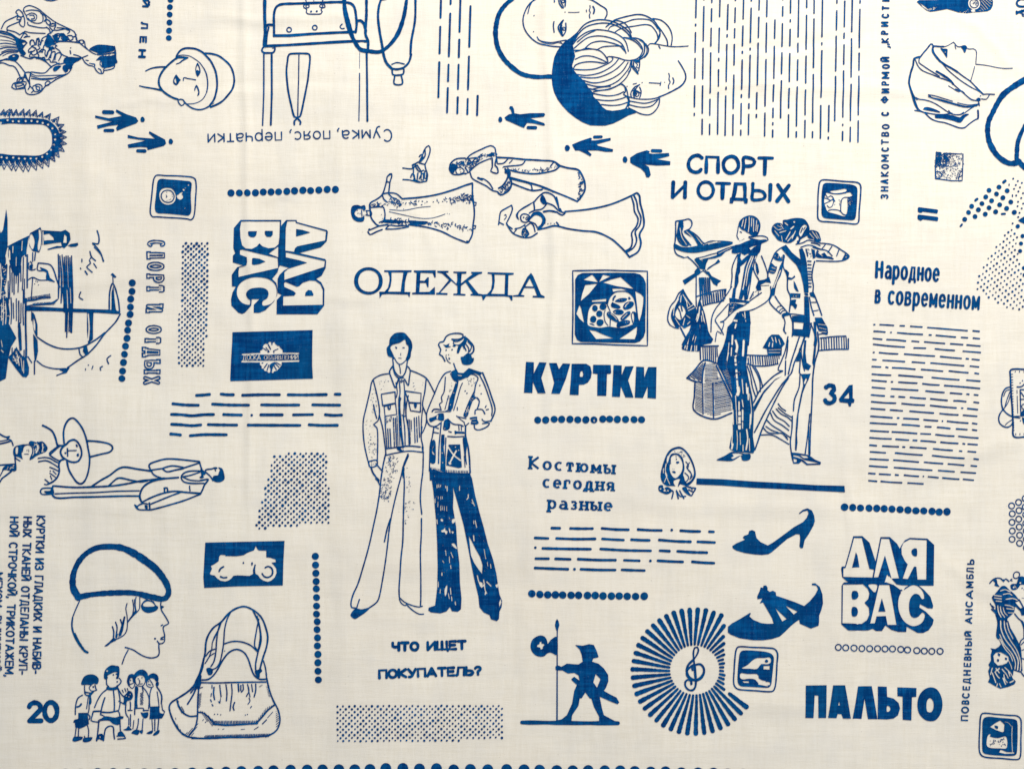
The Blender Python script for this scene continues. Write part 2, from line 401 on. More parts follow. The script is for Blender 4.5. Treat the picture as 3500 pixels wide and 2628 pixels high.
# ---- plain stroke alphabet: width, polylines on a box 0..w by 0..1 (y up); '~' joins round corners
def _a(cx, cy, rx, ry, a0, a1, n=10):
    return [(cx + rx * math.cos(math.radians(a0 + (a1 - a0) * i / n)), cy + ry * math.sin(math.radians(a0 + (a1 - a0) * i / n))) for i in range(n + 1)]
GL = {
 'А': (.72, [[(0,0),(.36,1),(.72,0)],[(.14,.3),(.58,.3)]]),
 'Б': (.6, [[(.55,1),(0,1),(0,0),(.3,0)]+_a(.3,.28,.3,.28,-90,90)+[(0,.56)]]),
 'В': (.6, [[(0,0),(0,1),(.3,1)]+_a(.3,.77,.24,.23,90,-90)+[(0,.54)],[(.3,.54)]+_a(.3,.27,.3,.27,90,-90)+[(0,0)]]),
 'Г': (.5, [[(0,0),(0,1),(.5,1)]]),
 'Д': (.78, [[(.02,-.18),(.02,0),(.74,0),(.74,-.18)],[(.12,0),(.25,1),(.62,1),(.62,0)]]),
 'Е': (.52, [[(.52,1),(0,1),(0,0),(.52,0)],[(0,.52),(.45,.52)]]),
 'Ж': (.86, [[(.43,0),(.43,1)],[(0,1),(.4,.5),(0,0)],[(.86,1),(.46,.5),(.86,0)]]),
 'Ш': (.86, [[(0,1),(0,0),(.86,0),(.86,1)],[(.43,0),(.43,1)]]),
 'З': (.55, [_a(.26,.76,.27,.24,150,-90)+[(.2,.52)],_a(.26,.27,.29,.27,90,-150)]),
 'И': (.62, [[(0,1),(0,0),(.62,1),(.62,0)]]),
 'Й': (.62, [[(0,1),(0,0),(.62,1),(.62,0)],_a(.31,1.22,.14,.1,180,360,5)]),
 'К': (.6, [[(0,0),(0,1)],[(.58,1),(.05,.5),(.6,0)]]),
 'Л': (.65, [[(0,0),(.1,.1),(.18,1),(.65,1),(.65,0)]]),
 'М': (.78, [[(0,0),(0,1),(.39,.25),(.78,1),(.78,0)]]),
 'Н': (.62, [[(0,0),(0,1)],[(.62,0),(.62,1)],[(0,.52),(.62,.52)]]),
 'О': (.66, [_a(.33,.5,.33,.5,0,360,18)]),
 'П': (.6, [[(0,0),(0,1),(.6,1),(.6,0)]]),
 'Р': (.55, [[(0,0),(0,1),(.27,1)]+_a(.27,.73,.28,.27,90,-90)+[(0,.46)]]),
 'С': (.62, [_a(.33,.5,.33,.5,48,312,14)]),
 'Т': (.62, [[(0,1),(.62,1)],[(.31,1),(.31,0)]]),
 'У': (.62, [[(0,1),(.33,.38)],[(.62,1),(.3,.1),(.18,0),(.05,0)]]),
 'Ф': (.8, [_a(.4,.5,.38,.3,0,360,16),[(.4,0),(.4,1)]]),
 'Х': (.64, [[(0,0),(.64,1)],[(0,1),(.64,0)]]),
 'Ч': (.56, [[(0,1),(0,.6)]+_a(.25,.6,.25,.17,180,270,4)+[(.56,.47)],[(.56,1),(.56,0)]]),
 'Щ': (.86, [[(0,1),(0,0),(.8,0),(.8,1)],[(.4,0),(.4,1)],[(.8,0),(.88,0),(.88,-.18)]]),
 'Ы': (.84, [[(0,1),(0,0),(.25,0)]+_a(.25,.27,.26,.27,-90,90)+[(0,.54)],[(.84,0),(.84,1)]]),
 'Ь': (.55, [[(0,1),(0,0),(.27,0)]+_a(.27,.27,.28,.27,-90,90)+[(0,.54)]]),
 'Ъ': (.66, [[(0,1),(.14,1),(.14,0),(.38,0)]+_a(.38,.27,.28,.27,-90,90)+[(.14,.54)]]),
 'Э': (.6, [_a(.27,.5,.33,.5,132,-132,14),[(.15,.5),(.6,.5)]]),
 'Ю': (.9, [[(0,0),(0,1)],_a(.6,.5,.3,.5,0,360,16),[(0,.5),(.3,.5)]]),
 'Я': (.56, [[(.56,0),(.56,1),(.28,1)]+_a(.28,.74,.28,.26,90,270)+[(.56,.48)],[(.26,.48),(0,0)]]),
 'а': (.5, [_a(.25,.36,.25,.3,130,0,6)+[(.5,0)],[(.5,.36),(.2,.36)]+_a(.2,.18,.2,.18,90,270,6)+[(.32,.02),(.5,.16)]]),
 'в': (.48, [[(0,0),(0,.66),(.24,.66)]+_a(.24,.51,.18,.15,90,-90,6)+[(0,.36)],[(.24,.36)]+_a(.24,.18,.24,.18,90,-90,6)+[(0,0)]]),
 'г': (.38, [[(0,0),(0,.66),(.38,.66)]]),
 'д': (.58, [[(0,-.14),(0,0),(.58,0),(.58,-.14)],[(.08,0),(.18,.66),(.48,.66),(.48,0)]]),
 'е': (.52, [[(.0,.34),(.52,.34)]+_a(.26,.33,.26,.33,0,315,14)]),
 'з': (.42, [_a(.2,.5,.2,.16,150,-90,6)+[(.15,.34)],_a(.2,.17,.22,.17,90,-150,6)]),
 'и': (.5, [[(0,.66),(0,0),(.5,.66),(.5,0)]]),
 'к': (.46, [[(0,0),(0,.66)],[(.45,.66),(.04,.33),(.46,0)]]),
 'м': (.6, [[(0,0),(0,.66),(.3,.12),(.6,.66),(.6,0)]]),
 'н': (.48, [[(0,0),(0,.66)],[(.48,0),(.48,.66)],[(0,.34),(.48,.34)]]),
 'о': (.54, [_a(.27,.33,.27,.33,0,360,16)]),
 'п': (.48, [[(0,0),(0,.66),(.48,.66),(.48,0)]]),
 'р': (.52, [[(0,-.28),(0,.66)],_a(.26,.33,.26,.33,170,-170,14)]),
 'с': (.48, [_a(.27,.33,.27,.33,50,310,12)]),
 'т': (.48, [[(0,.66),(.48,.66)],[(.24,.66),(.24,0)]]),
 'у': (.48, [[(0,.66),(.25,.1)],[(.48,.66),(.2,-.2),(.08,-.28),(0,-.27)]]),
 'ч': (.44, [[(0,.66),(0,.4)]+_a(.2,.4,.2,.12,180,270,4)+[(.44,.3)],[(.44,.66),(.44,0)]]),
 'ы': (.68, [[(0,.66),(0,0),(.2,0)]+_a(.2,.19,.2,.19,-90,90,6)+[(0,.38)],[(.68,0),(.68,.66)]]),
 'я': (.46, [[(.46,0),(.46,.66),(.22,.66)]+_a(.22,.49,.22,.17,90,270,6)+[(.46,.32)],[(.2,.32),(0,0)]]),
 ',': (.12, [[(.08,.06),(.1,-.06),(0,-.2)]]),
 '.': (.1, [[(.05,.0),(.05,.03)]]), '-': (.34, [[(0,.38),(.34,.38)]]),
 '„': (.3, [[(.06,.08),(.0,-.14)],[(.26,.08),(.2,-.14)]]),
 '?': (.46, [_a(.23,.75,.23,.25,170,-60,8)+[(.23,.42),(.23,.26)],[(.23,0),(.23,.03)]]),
 '0': (.58, [_a(.29,.5,.29,.5,0,360,18)]),
 '2': (.56, [_a(.27,.72,.27,.28,170,-30,8)+[(.0,0),(.56,0)]]),
 '3': (.55, [_a(.26,.76,.26,.24,160,-90)+[(.2,.52)],_a(.26,.27,.29,.27,90,-155)]),
 '4': (.6, [[(.42,0),(.42,1),(0,.28),(.6,.28)]]),
}
def text(s, x0, y0, x1, y1, h, w, gap=.22, space=.45, serif=0.0, wv=None, name='letter', slant=0.0, subs=True, hollow=0, ink=True):
    """write s from the baseline start (x0,y0) to the baseline end (x1,y1) (tile units); h cap height; w stem width, wv width of flat strokes"""
    x0, y0, x1, y1 = T[0] + x0 / T[2], T[1] + y0 / T[2], T[0] + x1 / T[2], T[1] + y1 / T[2]
    h /= T[2]; w /= T[2]; wv = w if wv is None else wv / T[2]; hollow /= T[2]
    tot = sum((space if c == ' ' else GL[c][0] + gap) for c in s) - gap
    L = math.hypot(x1 - x0, y1 - y0); sx = (L - w) / tot      # horizontal scale so that the line fits
    d = np.array([(x1 - x0) / L, (y1 - y0) / L]); up = np.array([d[1], -d[0]])
    hh = h - w; pen = w / 2; o0 = np.array([x0, y0])
    for c in s:
        if c == ' ': pen += space * sx; continue
        gw, ls = GL[c]
        if subs: sub(name)
        for dw, paint in ((0, ink), (hollow, False)) if hollow else ((0, ink),):
            for l in ls:
                q = np.array([o0 + d * (pen + a * sx + b * slant * h) + up * (w / 2 + b * hh) for a, b in l])
                if len(q) > 6 and np.linalg.norm(q[0] - q[-1]) < 0.5: 
                    if wv == w: stroke(q[:-1], [w - dw], True, paint)
                    else:
                        for i in range(len(q) - 1):
                            e = abs(np.dot((q[i + 1] - q[i]) / (np.linalg.norm(q[i + 1] - q[i]) + 1e-6), up))
                            stroke(q[i:i + 2], [wv + (w - wv) * e - dw], ink=paint, cap=False)
                elif wv != w:
                    for i in range(len(q) - 1):
                        e = abs(np.dot((q[i + 1] - q[i]) / (np.linalg.norm(q[i + 1] - q[i]) + 1e-6), up))
                        stroke(q[i:i + 2], [wv + (w - wv) * e ** 1.5 - dw], ink=paint, cap=False)
                else: stroke(densify(q, False), [w - dw], ink=paint)
                if serif:
                    for i in (0, len(l) - 1):
                        o = l[i]; k = l[1] if i == 0 else l[-2]
                        if abs(o[0] - k[0]) < 0.6 * abs(o[1] - k[1]) and (o[1] < .05 or o[1] > .6):
                            stroke(np.array([q[i] - d * (serif * h - dw / 2), q[i] + d * (serif * h - dw / 2)]), [wv * 1.1 - dw], ink=paint, cap=False)
                        elif abs(o[1] - k[1]) < .02 and abs(o[0] - k[0]) > .2:
                            s_ = 1 if o[1] < .3 else -1
                            stroke(np.array([q[i], q[i] + up * s_ * serif * h * 1.3]), [wv - dw], ink=paint, cap=False)
        pen += (gw + gap) * sx
def halftone(poly, sp, r0, r1=None, skew=0.0, rot=0.0, ring=0):
    """staggered lattice of dots inside a polygon; radius runs from r0 (top) to r1 (bottom)"""
    r1 = r0 if r1 is None else r1
    p = pts_of(poly); sp /= T[2]; lo, hi = p.min(0), p.max(0)
    rr = random.Random(int(lo[0])); y = lo[1] - sp; k = 0
    while y < hi[1] + sp:
        x = lo[0] - 3 * sp + (sp / 2 if k % 2 else 0)
        while x < hi[0] + 3 * sp:
            X = x + skew * (y - lo[1]); Y = y + rot * (x - lo[0])
            if inside(p, X, Y):
                t = (Y - lo[1]) / (hi[1] - lo[1]); r = (r0 + (r1 - r0) * t) / T[2] * rr.uniform(.85, 1.28)
                X += rr.uniform(-.05, .05) * sp; Y += rr.uniform(-.05, .05) * sp
                if ring: stroke(ngon((X, Y), r, n=12), [ring / T[2]], True)
                else: push(ngon((X, Y), r * rr.uniform(.85, 1.1), r * rr.uniform(.95, 1.2), n=8, rot=rr.random()), True)
            x += sp
        y += sp / 2; k += 1
    stuff()
def stuff(): CUR['tgt']['kind'] = 'stuff'
def dots(x0, y0, x1, y1, n, r, ring=0, wob=.6, rad2=None):
    x0, y0, x1, y1 = T[0] + x0 / T[2], T[1] + y0 / T[2], T[0] + x1 / T[2], T[1] + y1 / T[2]
    r /= T[2]
    for i in range(n):
        t = i / (n - 1); sub('dot' if not ring else 'ring')
        c = (x0 + (x1 - x0) * t + random.uniform(-wob, wob), y0 + (y1 - y0) * t + random.uniform(-wob, wob))
        if ring: stroke(ngon(c, r - ring / T[2] / 2, n=16), [ring / T[2]], True)
        else: push(ngon(c, r * random.uniform(.95, 1.03), r * random.uniform(.94, 1.03), n=16, rot=random.random()), True)

# ------------------------------------------------------------------ turning shapes into ink meshes
def build_part(d, parent):
    sh = d['shapes']; V = []; F = []; inkf = []; G = []
    for poly, ink, grid in sh:
        a = poly; ar = 0.5 * np.sum(a[:, 0] * np.roll(a[:, 1], -1) - np.roll(a[:, 0], -1) * a[:, 1])
        if abs(ar) < 0.05: continue
        if ar < 0: a = a[::-1]
        b = len(V); V += [(round(float(p[0]), 3), round(float(p[1]), 3)) for p in a]; F.append(list(range(b, b + len(a)))); inkf.append(ink)
        if grid or (len(a) > 12 and (a.max(0) - a.min(0)).min() > 20):
            lo, hi = a.min(0), a.max(0); gs = 16 if (hi - lo).max() < 900 else 22
            for x in np.arange(lo[0] + 8, hi[0], gs):
                for y in np.arange(lo[1] + 8, hi[1], gs): G.append((float(x) + random.uniform(-2, 2), float(y) + random.uniform(-2, 2)))
    if not V: 
        o = bpy.data.objects.new(d['name'], None); SC.collection.objects.link(o); o.parent = parent
        o.location = d.get('at', (0, 0, 0)); return o
    ox, oy = np.mean([v[0] for v in V]), np.mean([v[1] for v in V])
    res = delaunay_2d_cdt([Vector((x - ox, y - oy)) for x, y in V + G], [], F, 1, 1e-4, True)
    cv, tris, of = res[0], res[2], res[5]
    keep = [t for t, o in zip(tris, of) if o and inkf[max(o)]]
    used = sorted({i for t in keep for i in t}); mp = {u: i for i, u in enumerate(used)}
    xs = np.array([cv[u][0] + ox for u in used]); ys = np.array([cv[u][1] + oy for u in used])
    cx, cy = wx(xs.mean()), wy(ys.mean())
    z = height(xs, ys) + 0.0004 + d.get('lift', 0)
    v = np.stack([wx(xs) , wy(ys), z], 1)
    f = [(mp[t[0]], mp[t[2]], mp[t[1]]) for t in keep]
    o = mesh_obj(d['name'], v.tolist(), f, M_INK, parent, normals(xs, ys).tolist())
    return o
def build_all():
    for d in PARTS:
        if not d['shapes'] and not d['subs']: continue
        o = build_part(d, ROOT)
        if d.get('label'): o['label'] = d['label']
        if d.get('kind'): o['kind'] = d['kind']
        for k, s in enumerate(d['subs']):
            s['lift'] = 2e-6 * (k % 12 + 1)
            q = build_part(s, o)
            if s.get('label'): q['label'] = s['label']
            if s.get('kind'): q['kind'] = s['kind']
def stuff(): CUR['tgt']['kind'] = 'stuff'
# ================================================================== top left
tile(0, 0, 2.7686)
motif('printed_woman_drawing', 'woman lying sideways in a ruffled folk dress and dark hat, at the left edge')
P('''
l 10: -20,610 30,600 95,625 130,630 160,660 205,755
l 9: 0,580 60,570 140,582 185,620 240,690
l 10: 240,690 225,745 215,765
l 9: 20,280 55,215 150,165 175,150
l 9: 75,300 75,265 180,215 200,205
l 9: 170,140 155,120 180,97 205,115 225,150 200,170 170,150
l 9: 175,160 165,190 205,190 200,165
l 9: 195,190 190,235 225,262 238,235 235,180 225,155
l 8: 225,115 232,80 275,58 330,72 380,100 430,142 520,210 610,255 700,300 715,335 720,375
l 8: 232,110 250,150 300,128 350,150 340,195 290,200 262,185 255,155
l 8: 250,110 300,100 380,115 410,165 400,215 350,225 300,210 270,180
l 8: 285,150 320,150 330,180 300,185
l 8: 265,215 270,240 320,255 400,268 450,265
l 9: 75,290 150,310 190,335
l 8: 190,335 240,305 290,315 430,320
l 8: 200,370 225,330 240,300
l 8: 215,320 250,325 262,350 230,360
l 8: 240,350 285,350
l 10: 390,130 430,155 440,190 420,205 450,190 480,215 470,240 500,225 530,240 515,275
l 9: 440,260 470,285 480,320 500,290 540,290 640,275 660,300 640,320
l 8: 540,265 600,270 650,290
l 8: 470,260 500,300 450,330 455,360
l 8: 430,190 445,225 480,250 520,245 525,210
l 9: 520,330 560,320 560,360 540,390 520,360 530,335
l 9: 570,330 600,320 620,350 600,385 580,360
l 9: 640,340 680,340 690,370 660,385 645,360
l 9: 690,350 720,350 725,395 700,400
l 9: 500,340 530,400 560,390 640,395 700,400 760,410
F: 500,345 520,330 560,335 545,350 560,375 530,395
F: 420,410 440,360 450,325 480,340 500,370 520,400 515,430 490,430 460,455 430,440
F: 590,340 640,345 650,380 600,385
F: 560,320 600,318 620,345 570,350
F: 460,455 500,440 520,470 500,470 475,480
l 12: 0,300 60,310 120,335 170,370 200,390
l 14: 0,315 60,330 120,345 175,400
l 8: 0,345 60,355 120,375 170,400
l 6: 10,385 70,390 120,400 165,425
l 8: 0,420 60,415 130,425 170,435
l 5: 10,445 70,440 160,450
l 9: 0,470 60,455 120,455 190,465
l 7: 20,500 80,475 180,480
l 10: 0,530 50,500 110,490 190,490
l 6: 30,535 80,510 170,500
f: 120,340 200,375 240,385 265,410 240,440 220,470 250,510 230,535 200,520 180,490 160,440 150,390
e: 210,415 235,405 248,415 225,432
F: 80,545 120,520 160,515 185,535 160,580 130,580 95,570
e: 120,532 140,528 148,540 125,545
l 9: 0,590 70,560 130,580 180,535
l 9: 200,530 250,550 300,560 330,545 400,555 440,590 490,640
l 8: 290,420 295,390 320,385 330,420 345,430 350,370 370,365 365,420 385,430 400,370 430,350 455,340
l 9: 300,450 270,480 275,500 300,490 280,540 310,545 330,540 350,560 370,530 350,500
l 9: 290,430 285,400 305,380 325,400 330,430 300,440 340,460
l 8: 340,410 360,375 375,380 385,420 400,385 410,390
l 9: 330,480 300,500 310,525 350,510 345,470 330,460
l 9: 360,430 380,460 350,480 365,500 385,480 400,500 410,460 420,430
l 9: 380,500 395,470 430,480 425,510 440,540 455,500 465,470
l 9: 440,530 460,480 490,480 480,520 460,560
l 9: 480,550 490,500 520,490 515,540 500,580
l 9: 520,570 530,515 560,500 580,520 555,575
l 9: 330,545 370,560 420,545 430,570 470,565 480,590 530,590 550,610 600,600
l 8: 540,440 520,420 545,400 600,395 650,395
l 8: 535,430 520,450 560,480 590,520 640,540
F: 600,570 610,550 660,540 720,545 775,550 740,580 700,600 680,640 660,660 640,640 620,610 600,600
F: 500,660 520,630 580,625 560,650 520,680
F: 590,650 600,620 650,620 640,680 620,690
l 9: 280,690 300,685 380,695 430,690 470,650 500,625 560,600
l 8: 330,545 400,570 450,600 470,620
l 7: 295,700 340,720 400,720 520,715 600,710 625,700
l 8: 300,745 370,755 460,755 600,710
l 7: 290,720 370,745 440,745 530,740
l 9: 680,640 650,690 600,720 530,755 480,790 430,820 390,870 340,895 280,898 250,880 240,830 225,800
l 10: 245,690 290,690 280,760 285,820 270,850
l 9: 240,700 260,750 285,800 240,720
l 9: 115,830 130,795 190,780 250,780 240,820 190,840 150,850 115,830
l 8: 150,800 200,790 230,800 180,820 150,815
l 9: 165,790 170,750 215,735 245,740 265,770
l 8: 180,775 200,745 225,760 200,780
l 8: 145,800 165,845 240,840
l 9: 315,820 340,810 350,850 390,860 400,820 370,800 340,805
l 8: 310,830 330,870 370,870
l 8: 430,790 450,770 475,780 460,810 430,810 430,790
l 8: 350,820 380,830 370,860
l 8: 290,820 320,860 300,880
l 8: 720,330 720,370 740,395 790,440 835,475 870,500 905,515
l 8: 745,385 780,380 800,400 805,440 830,470
l 8: 750,390 760,415 790,410 785,390
F: 840,470 870,445 920,425 985,425 1045,432 1080,440 1085,475 1050,490 990,505 935,515 915,500 895,492 860,480
l 10: 1080,440 1090,480 1095,560 1105,590
l 8: 915,515 940,520 945,485
F: 940,535 970,530 1040,530 1090,520 1100,570 1105,600 1085,605 1080,620 1030,640 965,640 960,600 945,570 905,575 925,550
l 8: 945,520 1010,510 1085,495
s 25/6: 945,520 1090,495 1095,530 950,540
l 9: 1085,610 1075,645 1010,665 980,670 975,695 940,695 910,670 895,640
l 7: 950,570 945,610 970,640
l 7: 1070,625 1000,640 975,660
l 8: 930,650 950,660 960,690
l 9: 695,518 740,530 780,555 800,590 840,620 870,625 890,635 895,610 870,605
l 8: 780,545 830,525
l 7: 810,570 835,575
l 6: 845,600 880,605
d 6: 668,455
l 9: 662,480 668,510
''')
motif('printed_bead_necklace', 'ring of beads and small leaves, at the left edge')
_rr = random.Random(3)
def _stad(s, a, b, cx, cy, R):
    """point at angle s on a stadium: half length a, radius b"""
    x = math.cos(s); y = math.sin(s)
    px = cx + (a if x > 0 else -a) * min(1, abs(x) * 3.0) + R * x; py = cy + R * y
    return px, py
_o = [];_i = []
for q in range(60):
    s = q / 60 * 2 * math.pi
    _o.append(_stad(s, 165, 0, 225, 1322, 228)); _i.append(_stad(s, 165, 0, 225, 1322, 150))
_i = [(x if x < 300 else x - 40 + 0, y) for x, y in _i]
P('F: ' + ' '.join('%.1f,%.1f' % (max(-30, x * .93 - 5), 1322 + (y - 1322) * .89) for x, y in _o))
P('''
E: -60,1172 20,1180 100,1172 220,1178 400,1182 450,1205 485,1260 492,1320 485,1385 440,1440 370,1472 240,1472 100,1468 30,1458 -60,1440
b 11.5: 75,1140 125,1150 180,1150 245,1148 300,1146 355,1152 405,1165 455,1180 495,1215 520,1270 520,1320 508,1372 480,1418 445,1455 400,1485 345,1502 290,1500 235,1502 180,1500 125,1492 65,1495 15,1488 10,1165
s 60/5: 380,1130 470,1150 560,1240 560,1380 500,1470 400,1530 395,1490 500,1400 510,1240
''')
sub('leaf')
_sp = [(25,1100,40,1040),(62,1100,98,1036),(105,1100,112,1040),(150,1098,158,1040),(205,1100,228,1036),(262,1100,285,1040),(325,1105,345,1045),(385,1112,405,1062),(445,1125,478,1078),(510,1165,558,1108),(545,1205,605,1180),(560,1250,625,1248),(565,1300,630,1300),(560,1350,630,1362),(545,1390,608,1435),(515,1425,560,1490),(480,1470,520,1530),(430,1500,462,1580),(370,1510,405,1596),(310,1520,345,1612),(262,1520,270,1625),(205,1525,222,1628),(150,1520,150,1620),(95,1515,112,1615),(40,1510,40,1605),(0,1510,5,1570)]
for n_, (x0, y0, x1, y1) in enumerate(_sp):
    if n_: sub('leaf')
    dx, dy = x1 - x0, y1 - y0; nx, ny = -dy * .48, dx * .48
    P('k 7: %f,%f %f,%f %f,%f %f,%f' % (x0 + nx, y0 + ny, x1, y1, x0 - nx, y0 - ny, x0 - nx + dx * .1, y0 - ny + dy * .1))
    P('l 6: %f,%f %f,%f %f,%f' % (x0 + nx * .5 + dx * .05, y0 + ny * .5 + dy * .05, x0 + dx * .62, y0 + dy * .62, x0 - nx * .5, y0 - ny * .5))
    P('F: %f,%f %f,%f %f,%f' % (x0 - nx * .7, y0 - ny * .7, x0 + dx * .45 - nx * .3, y0 + dy * .45 - ny * .3, x0 + nx * .1 + dx * .1, y0 + ny * .1 + dy * .1))
motif('printed_hand_sign', 'small solid blue hand pointing right, with a round dot at its tip, nearer the bead ring')
P('''
f: 902,1095 1030,1122 1155,1100 1095,1060 1102,1038 1200,1085 1290,1115 1312,1150 1292,1172 1200,1205 1110,1242 1100,1215 1120,1185 1030,1195 925,1222 918,1190 1060,1155 902,1118
k 36: 984,1064 1066,1066
k 30: 994,1238 1070,1238
F: 1332,1136 1340,1112 1356,1108 1374,1136 1362,1160 1342,1160
''')
motif('printed_hand_sign', 'small solid blue hand pointing right, lower right of the other')
P('''
f: 1212,1280 1310,1305 1470,1318 1412,1265 1418,1246 1480,1280 1565,1325 1576,1362 1555,1385 1402,1425 1395,1400 1330,1395 1220,1405 1212,1372 1340,1345 1380,1335 1212,1310
k 30: 1306,1432 1376,1434
F: 1600,1344 1610,1318 1626,1318 1642,1342 1630,1370 1608,1368
''')
motif('printed_word', 'the end of a word reading Й ЛЕН downwards')
text('Й', 1345, -10, 1340, 68, 66, 19, subs=True)
text('Л', 1330, 205, 1328, 275, 72, 19)
text('Е', 1318, 340, 1316, 408, 72, 19)
text('Н', 1308, 465, 1304, 548, 74, 21)
motif('printed_dot_row', 'short column of six solid dots, cut by the top edge')
for n_, (x, y) in enumerate([(1612,0),(1606,68),(1604,138),(1602,214),(1598,291),(1596,361)]):
    sub('dot'); P('d 28: %d,%d' % (x, y))
motif('printed_motif_tip', 'tip of a curved line cut by the top edge, above the woman in the folk dress')
P('''
l 11: 420,-5 450,8 500,10 550,-5
''')
tile(450, 120, 5.53)
motif('printed_face_in_cap', "woman's face lying sideways in a round brimmed cap")
P('''
l 20-34: 265,682 350,640 460,615 560,607 660,610
l 20-34: 150,965 250,990 400,1015 520,1040 590,1060
l 36: 840,440 720,540 640,620 570,710 522,820 515,890 530,970 590,1060 690,1140 800,1200 880,1225
l 20: 885,1240 930,1225 985,1240 1010,1290 985,1330 945,1345 910,1310 888,1265 885,1240
l 26: 1000,1270 1060,1330 1150,1390 1230,1415 1310,1420 1400,1395 1480,1350
l 34: 1480,1345 1560,1235 1600,1110 1618,980 1615,840 1590,700 1545,590 1490,490 1410,400 1340,330 1270,290 1200,262 1110,250 1010,252 930,285 880,340 850,400 845,450
F: 830,460 840,420 880,400 1070,420 1075,438 960,500 930,530 840,560 836,545 900,520 940,480 990,450 880,445
l 13: 880,390 960,380 1050,388 1110,405 1200,460 1290,530 1370,640
l 20: 1370,640 1415,740 1438,860 1440,980 1425,1090
l 13: 1425,1090 1380,1185 1310,1255 1220,1295 1140,1310 1050,1310
l 32: 1360,350 1440,350 1520,360 1640,395 1760,480 1860,580 1915,700 1940,830 1935,920 1900,1040 1830,1140 1730,1250 1620,1320 1500,1370
l 8: 1530,1320 1570,1290
F: 1240,525 1275,570 1300,650 1305,710 1275,770 1250,800 1225,760 1208,690 1208,620 1225,560
E: 1243,575 1270,620 1282,685 1240,665 1225,680 1226,620
F: 1195,1075 1190,1030 1225,945 1270,1010 1290,1090 1285,1140 1250,1172 1255,1130 1268,1085 1250,1040 1225,990 1210,1050
F: 845,750 875,790 905,830 935,855 910,880 880,935 850,960 800,930 785,880 800,820 825,770
E: 828,815 845,870 848,925 815,900 808,860
l 16: 980,868 985,815 1010,812 1060,828 1130,838 1215,855
''')
tile(700, 0, 2.7686)
motif('printed_handbag_drawing', 'outline of a flap handbag hung upside down, with long straps and a glove')
P('''
l 30: 568,-10 567,120 572,300 562,430
l 22: 590,245 600,238 650,240
l 14: 605,260 590,330 582,430
l 22: 655,345 655,230 658,120 680,65 730,42 850,36 1000,30 1130,25 1300,22 1380,35 1415,70 1435,180 1438,240 1428,310
k 24: 655,340 800,340 1000,325 1200,315 1430,305
k 24: 570,440 800,430 1100,412 1400,395 1530,395
l 16: 555,450 540,480 560,503 600,505 650,500 665,470 660,445
l 8: 570,462 650,460
E: 562,462 640,458 645,480 620,492 575,488
k 12: 560,505 560,900 548,1190
k 17: 634,505 636,900 626,1185
l 16: 785,560 800,520 850,512 960,512 990,520 998,560 985,700 975,780 940,960 905,1105 880,1120 910,1160 905,1180
l 16: 790,540 775,680 790,850 820,1000 850,1110 880,1120 850,1150 850,1185
l 9: 893,515 890,760 884,1000 882,1110
l 4: 1468,490 1466,655
l 8: 1467,700 1466,900 1460,1150
k 18: 1533,490 1538,800 1540,1150
l 9: 955,-5 960,40 935,50 940,75 965,90 960,120 975,135 1040,138 1100,135 1112,115 1100,95 1110,78 1138,70 1130,45 1112,30 1118,-5
l 5: 1030,-5 1032,15
r 8/15: 972,60 1102,58
d 10: 1006,112 1060,110
r 10/22: 798,284 1041,264
l 9: 1300,232 1280,255 1295,275 1320,272
l 36-34-44-50-44-32-36-40: 1318,-10 1325,90 1345,180 1375,290 1415,390 1470,470 1530,490
l 40-34-30-40-34-28: 1500,480 1560,490 1640,498 1690,480 1760,420 1830,320 1880,180 1900,80 1912,-5
l 26: 1440,205 1475,200 1510,235 1525,300
l 24: 1530,-10 1530,150 1522,330 1545,390 1545,470
l 14: 1440,400 1400,370 1370,310
E: 1455,412 1480,402 1525,412 1525,440 1490,435
l 20-22-24: 1670,-5 1650,60 1640,160 1655,300 1680,440 1695,530 1720,600 1770,655
l 16: 1680,0 1720,-8
l 10: 1770,615 1820,598 1890,612
l 20: 1770,655 1820,662 1880,650
l 18: 1955,520 1930,600 1880,650
l 15: 1775,665 1780,710 1830,718 1880,705 1885,665
l 14: 1800,720 1795,800 1870,800 1860,715
l 20: 1995,-5 1990,200 1955,400 1948,520
''')
motif('printed_caption', 'upside-down thin caption reading Сумка, пояс, перчатки')
tile(700, 0, 2.7686)
def utext(s, xr, yb, xl, yl, h, w, **k): text(s, xr, yb, xl, yl, h, w, **k)
utext('Сумка,', 1772, 1222, 1252, 1238, 122, 11, gap=.26)
utext('пояс,', 1190, 1238, 800, 1248, 118, 11, gap=.26)
utext('перчатки', 732, 1248, 28, 1268, 122, 11, gap=.24)
# ================================================================== top middle
tile(1400, 0, 3.953)
motif('printed_dash_block', 'five columns of upright dashes beside the glove')
def dash_cols(w, cols, horiz=False):
    """cols: list of (x0,y0,x1,y1,'a-b a-b'): along the line from (x0,y0) to (x1,y1) draw dashes between the given coordinates"""
    for x0, y0, x1, y1, spec in cols:
        for s in spec.split():
            a, b = [float(v) for v in s.split('~')]
            sub('dash')
            if horiz:
                ya = y0 + (y1 - y0) * (a - x0) / (x1 - x0); yb = y0 + (y1 - y0) * (b - x0) / (x1 - x0)
                P('g %g: %f,%f %f,%f' % (w, a, ya, b, yb))
            else:
                xa = x0 + (x1 - x0) * (a - y0) / (y1 - y0); xb = x0 + (x1 - x0) * (b - y0) / (y1 - y0)
                P('g %g: %f,%f %f,%f' % (w, xa, a, xb, b))
dash_cols(25, [(426,0,390,1325,'-10~250 370~730 850~1320'), (557,0,507,1525,'-10~65 192~770 880~1105 1195~1525'),
   (688,0,645,1540,'-10~440 545~780 880~1210 1320~1535'), (824,80,780,1550,'90~640 770~1215 1340~1545'), (921,1290,912,1565,'1300~1560')])
tile(1640, 0, 2.9105)
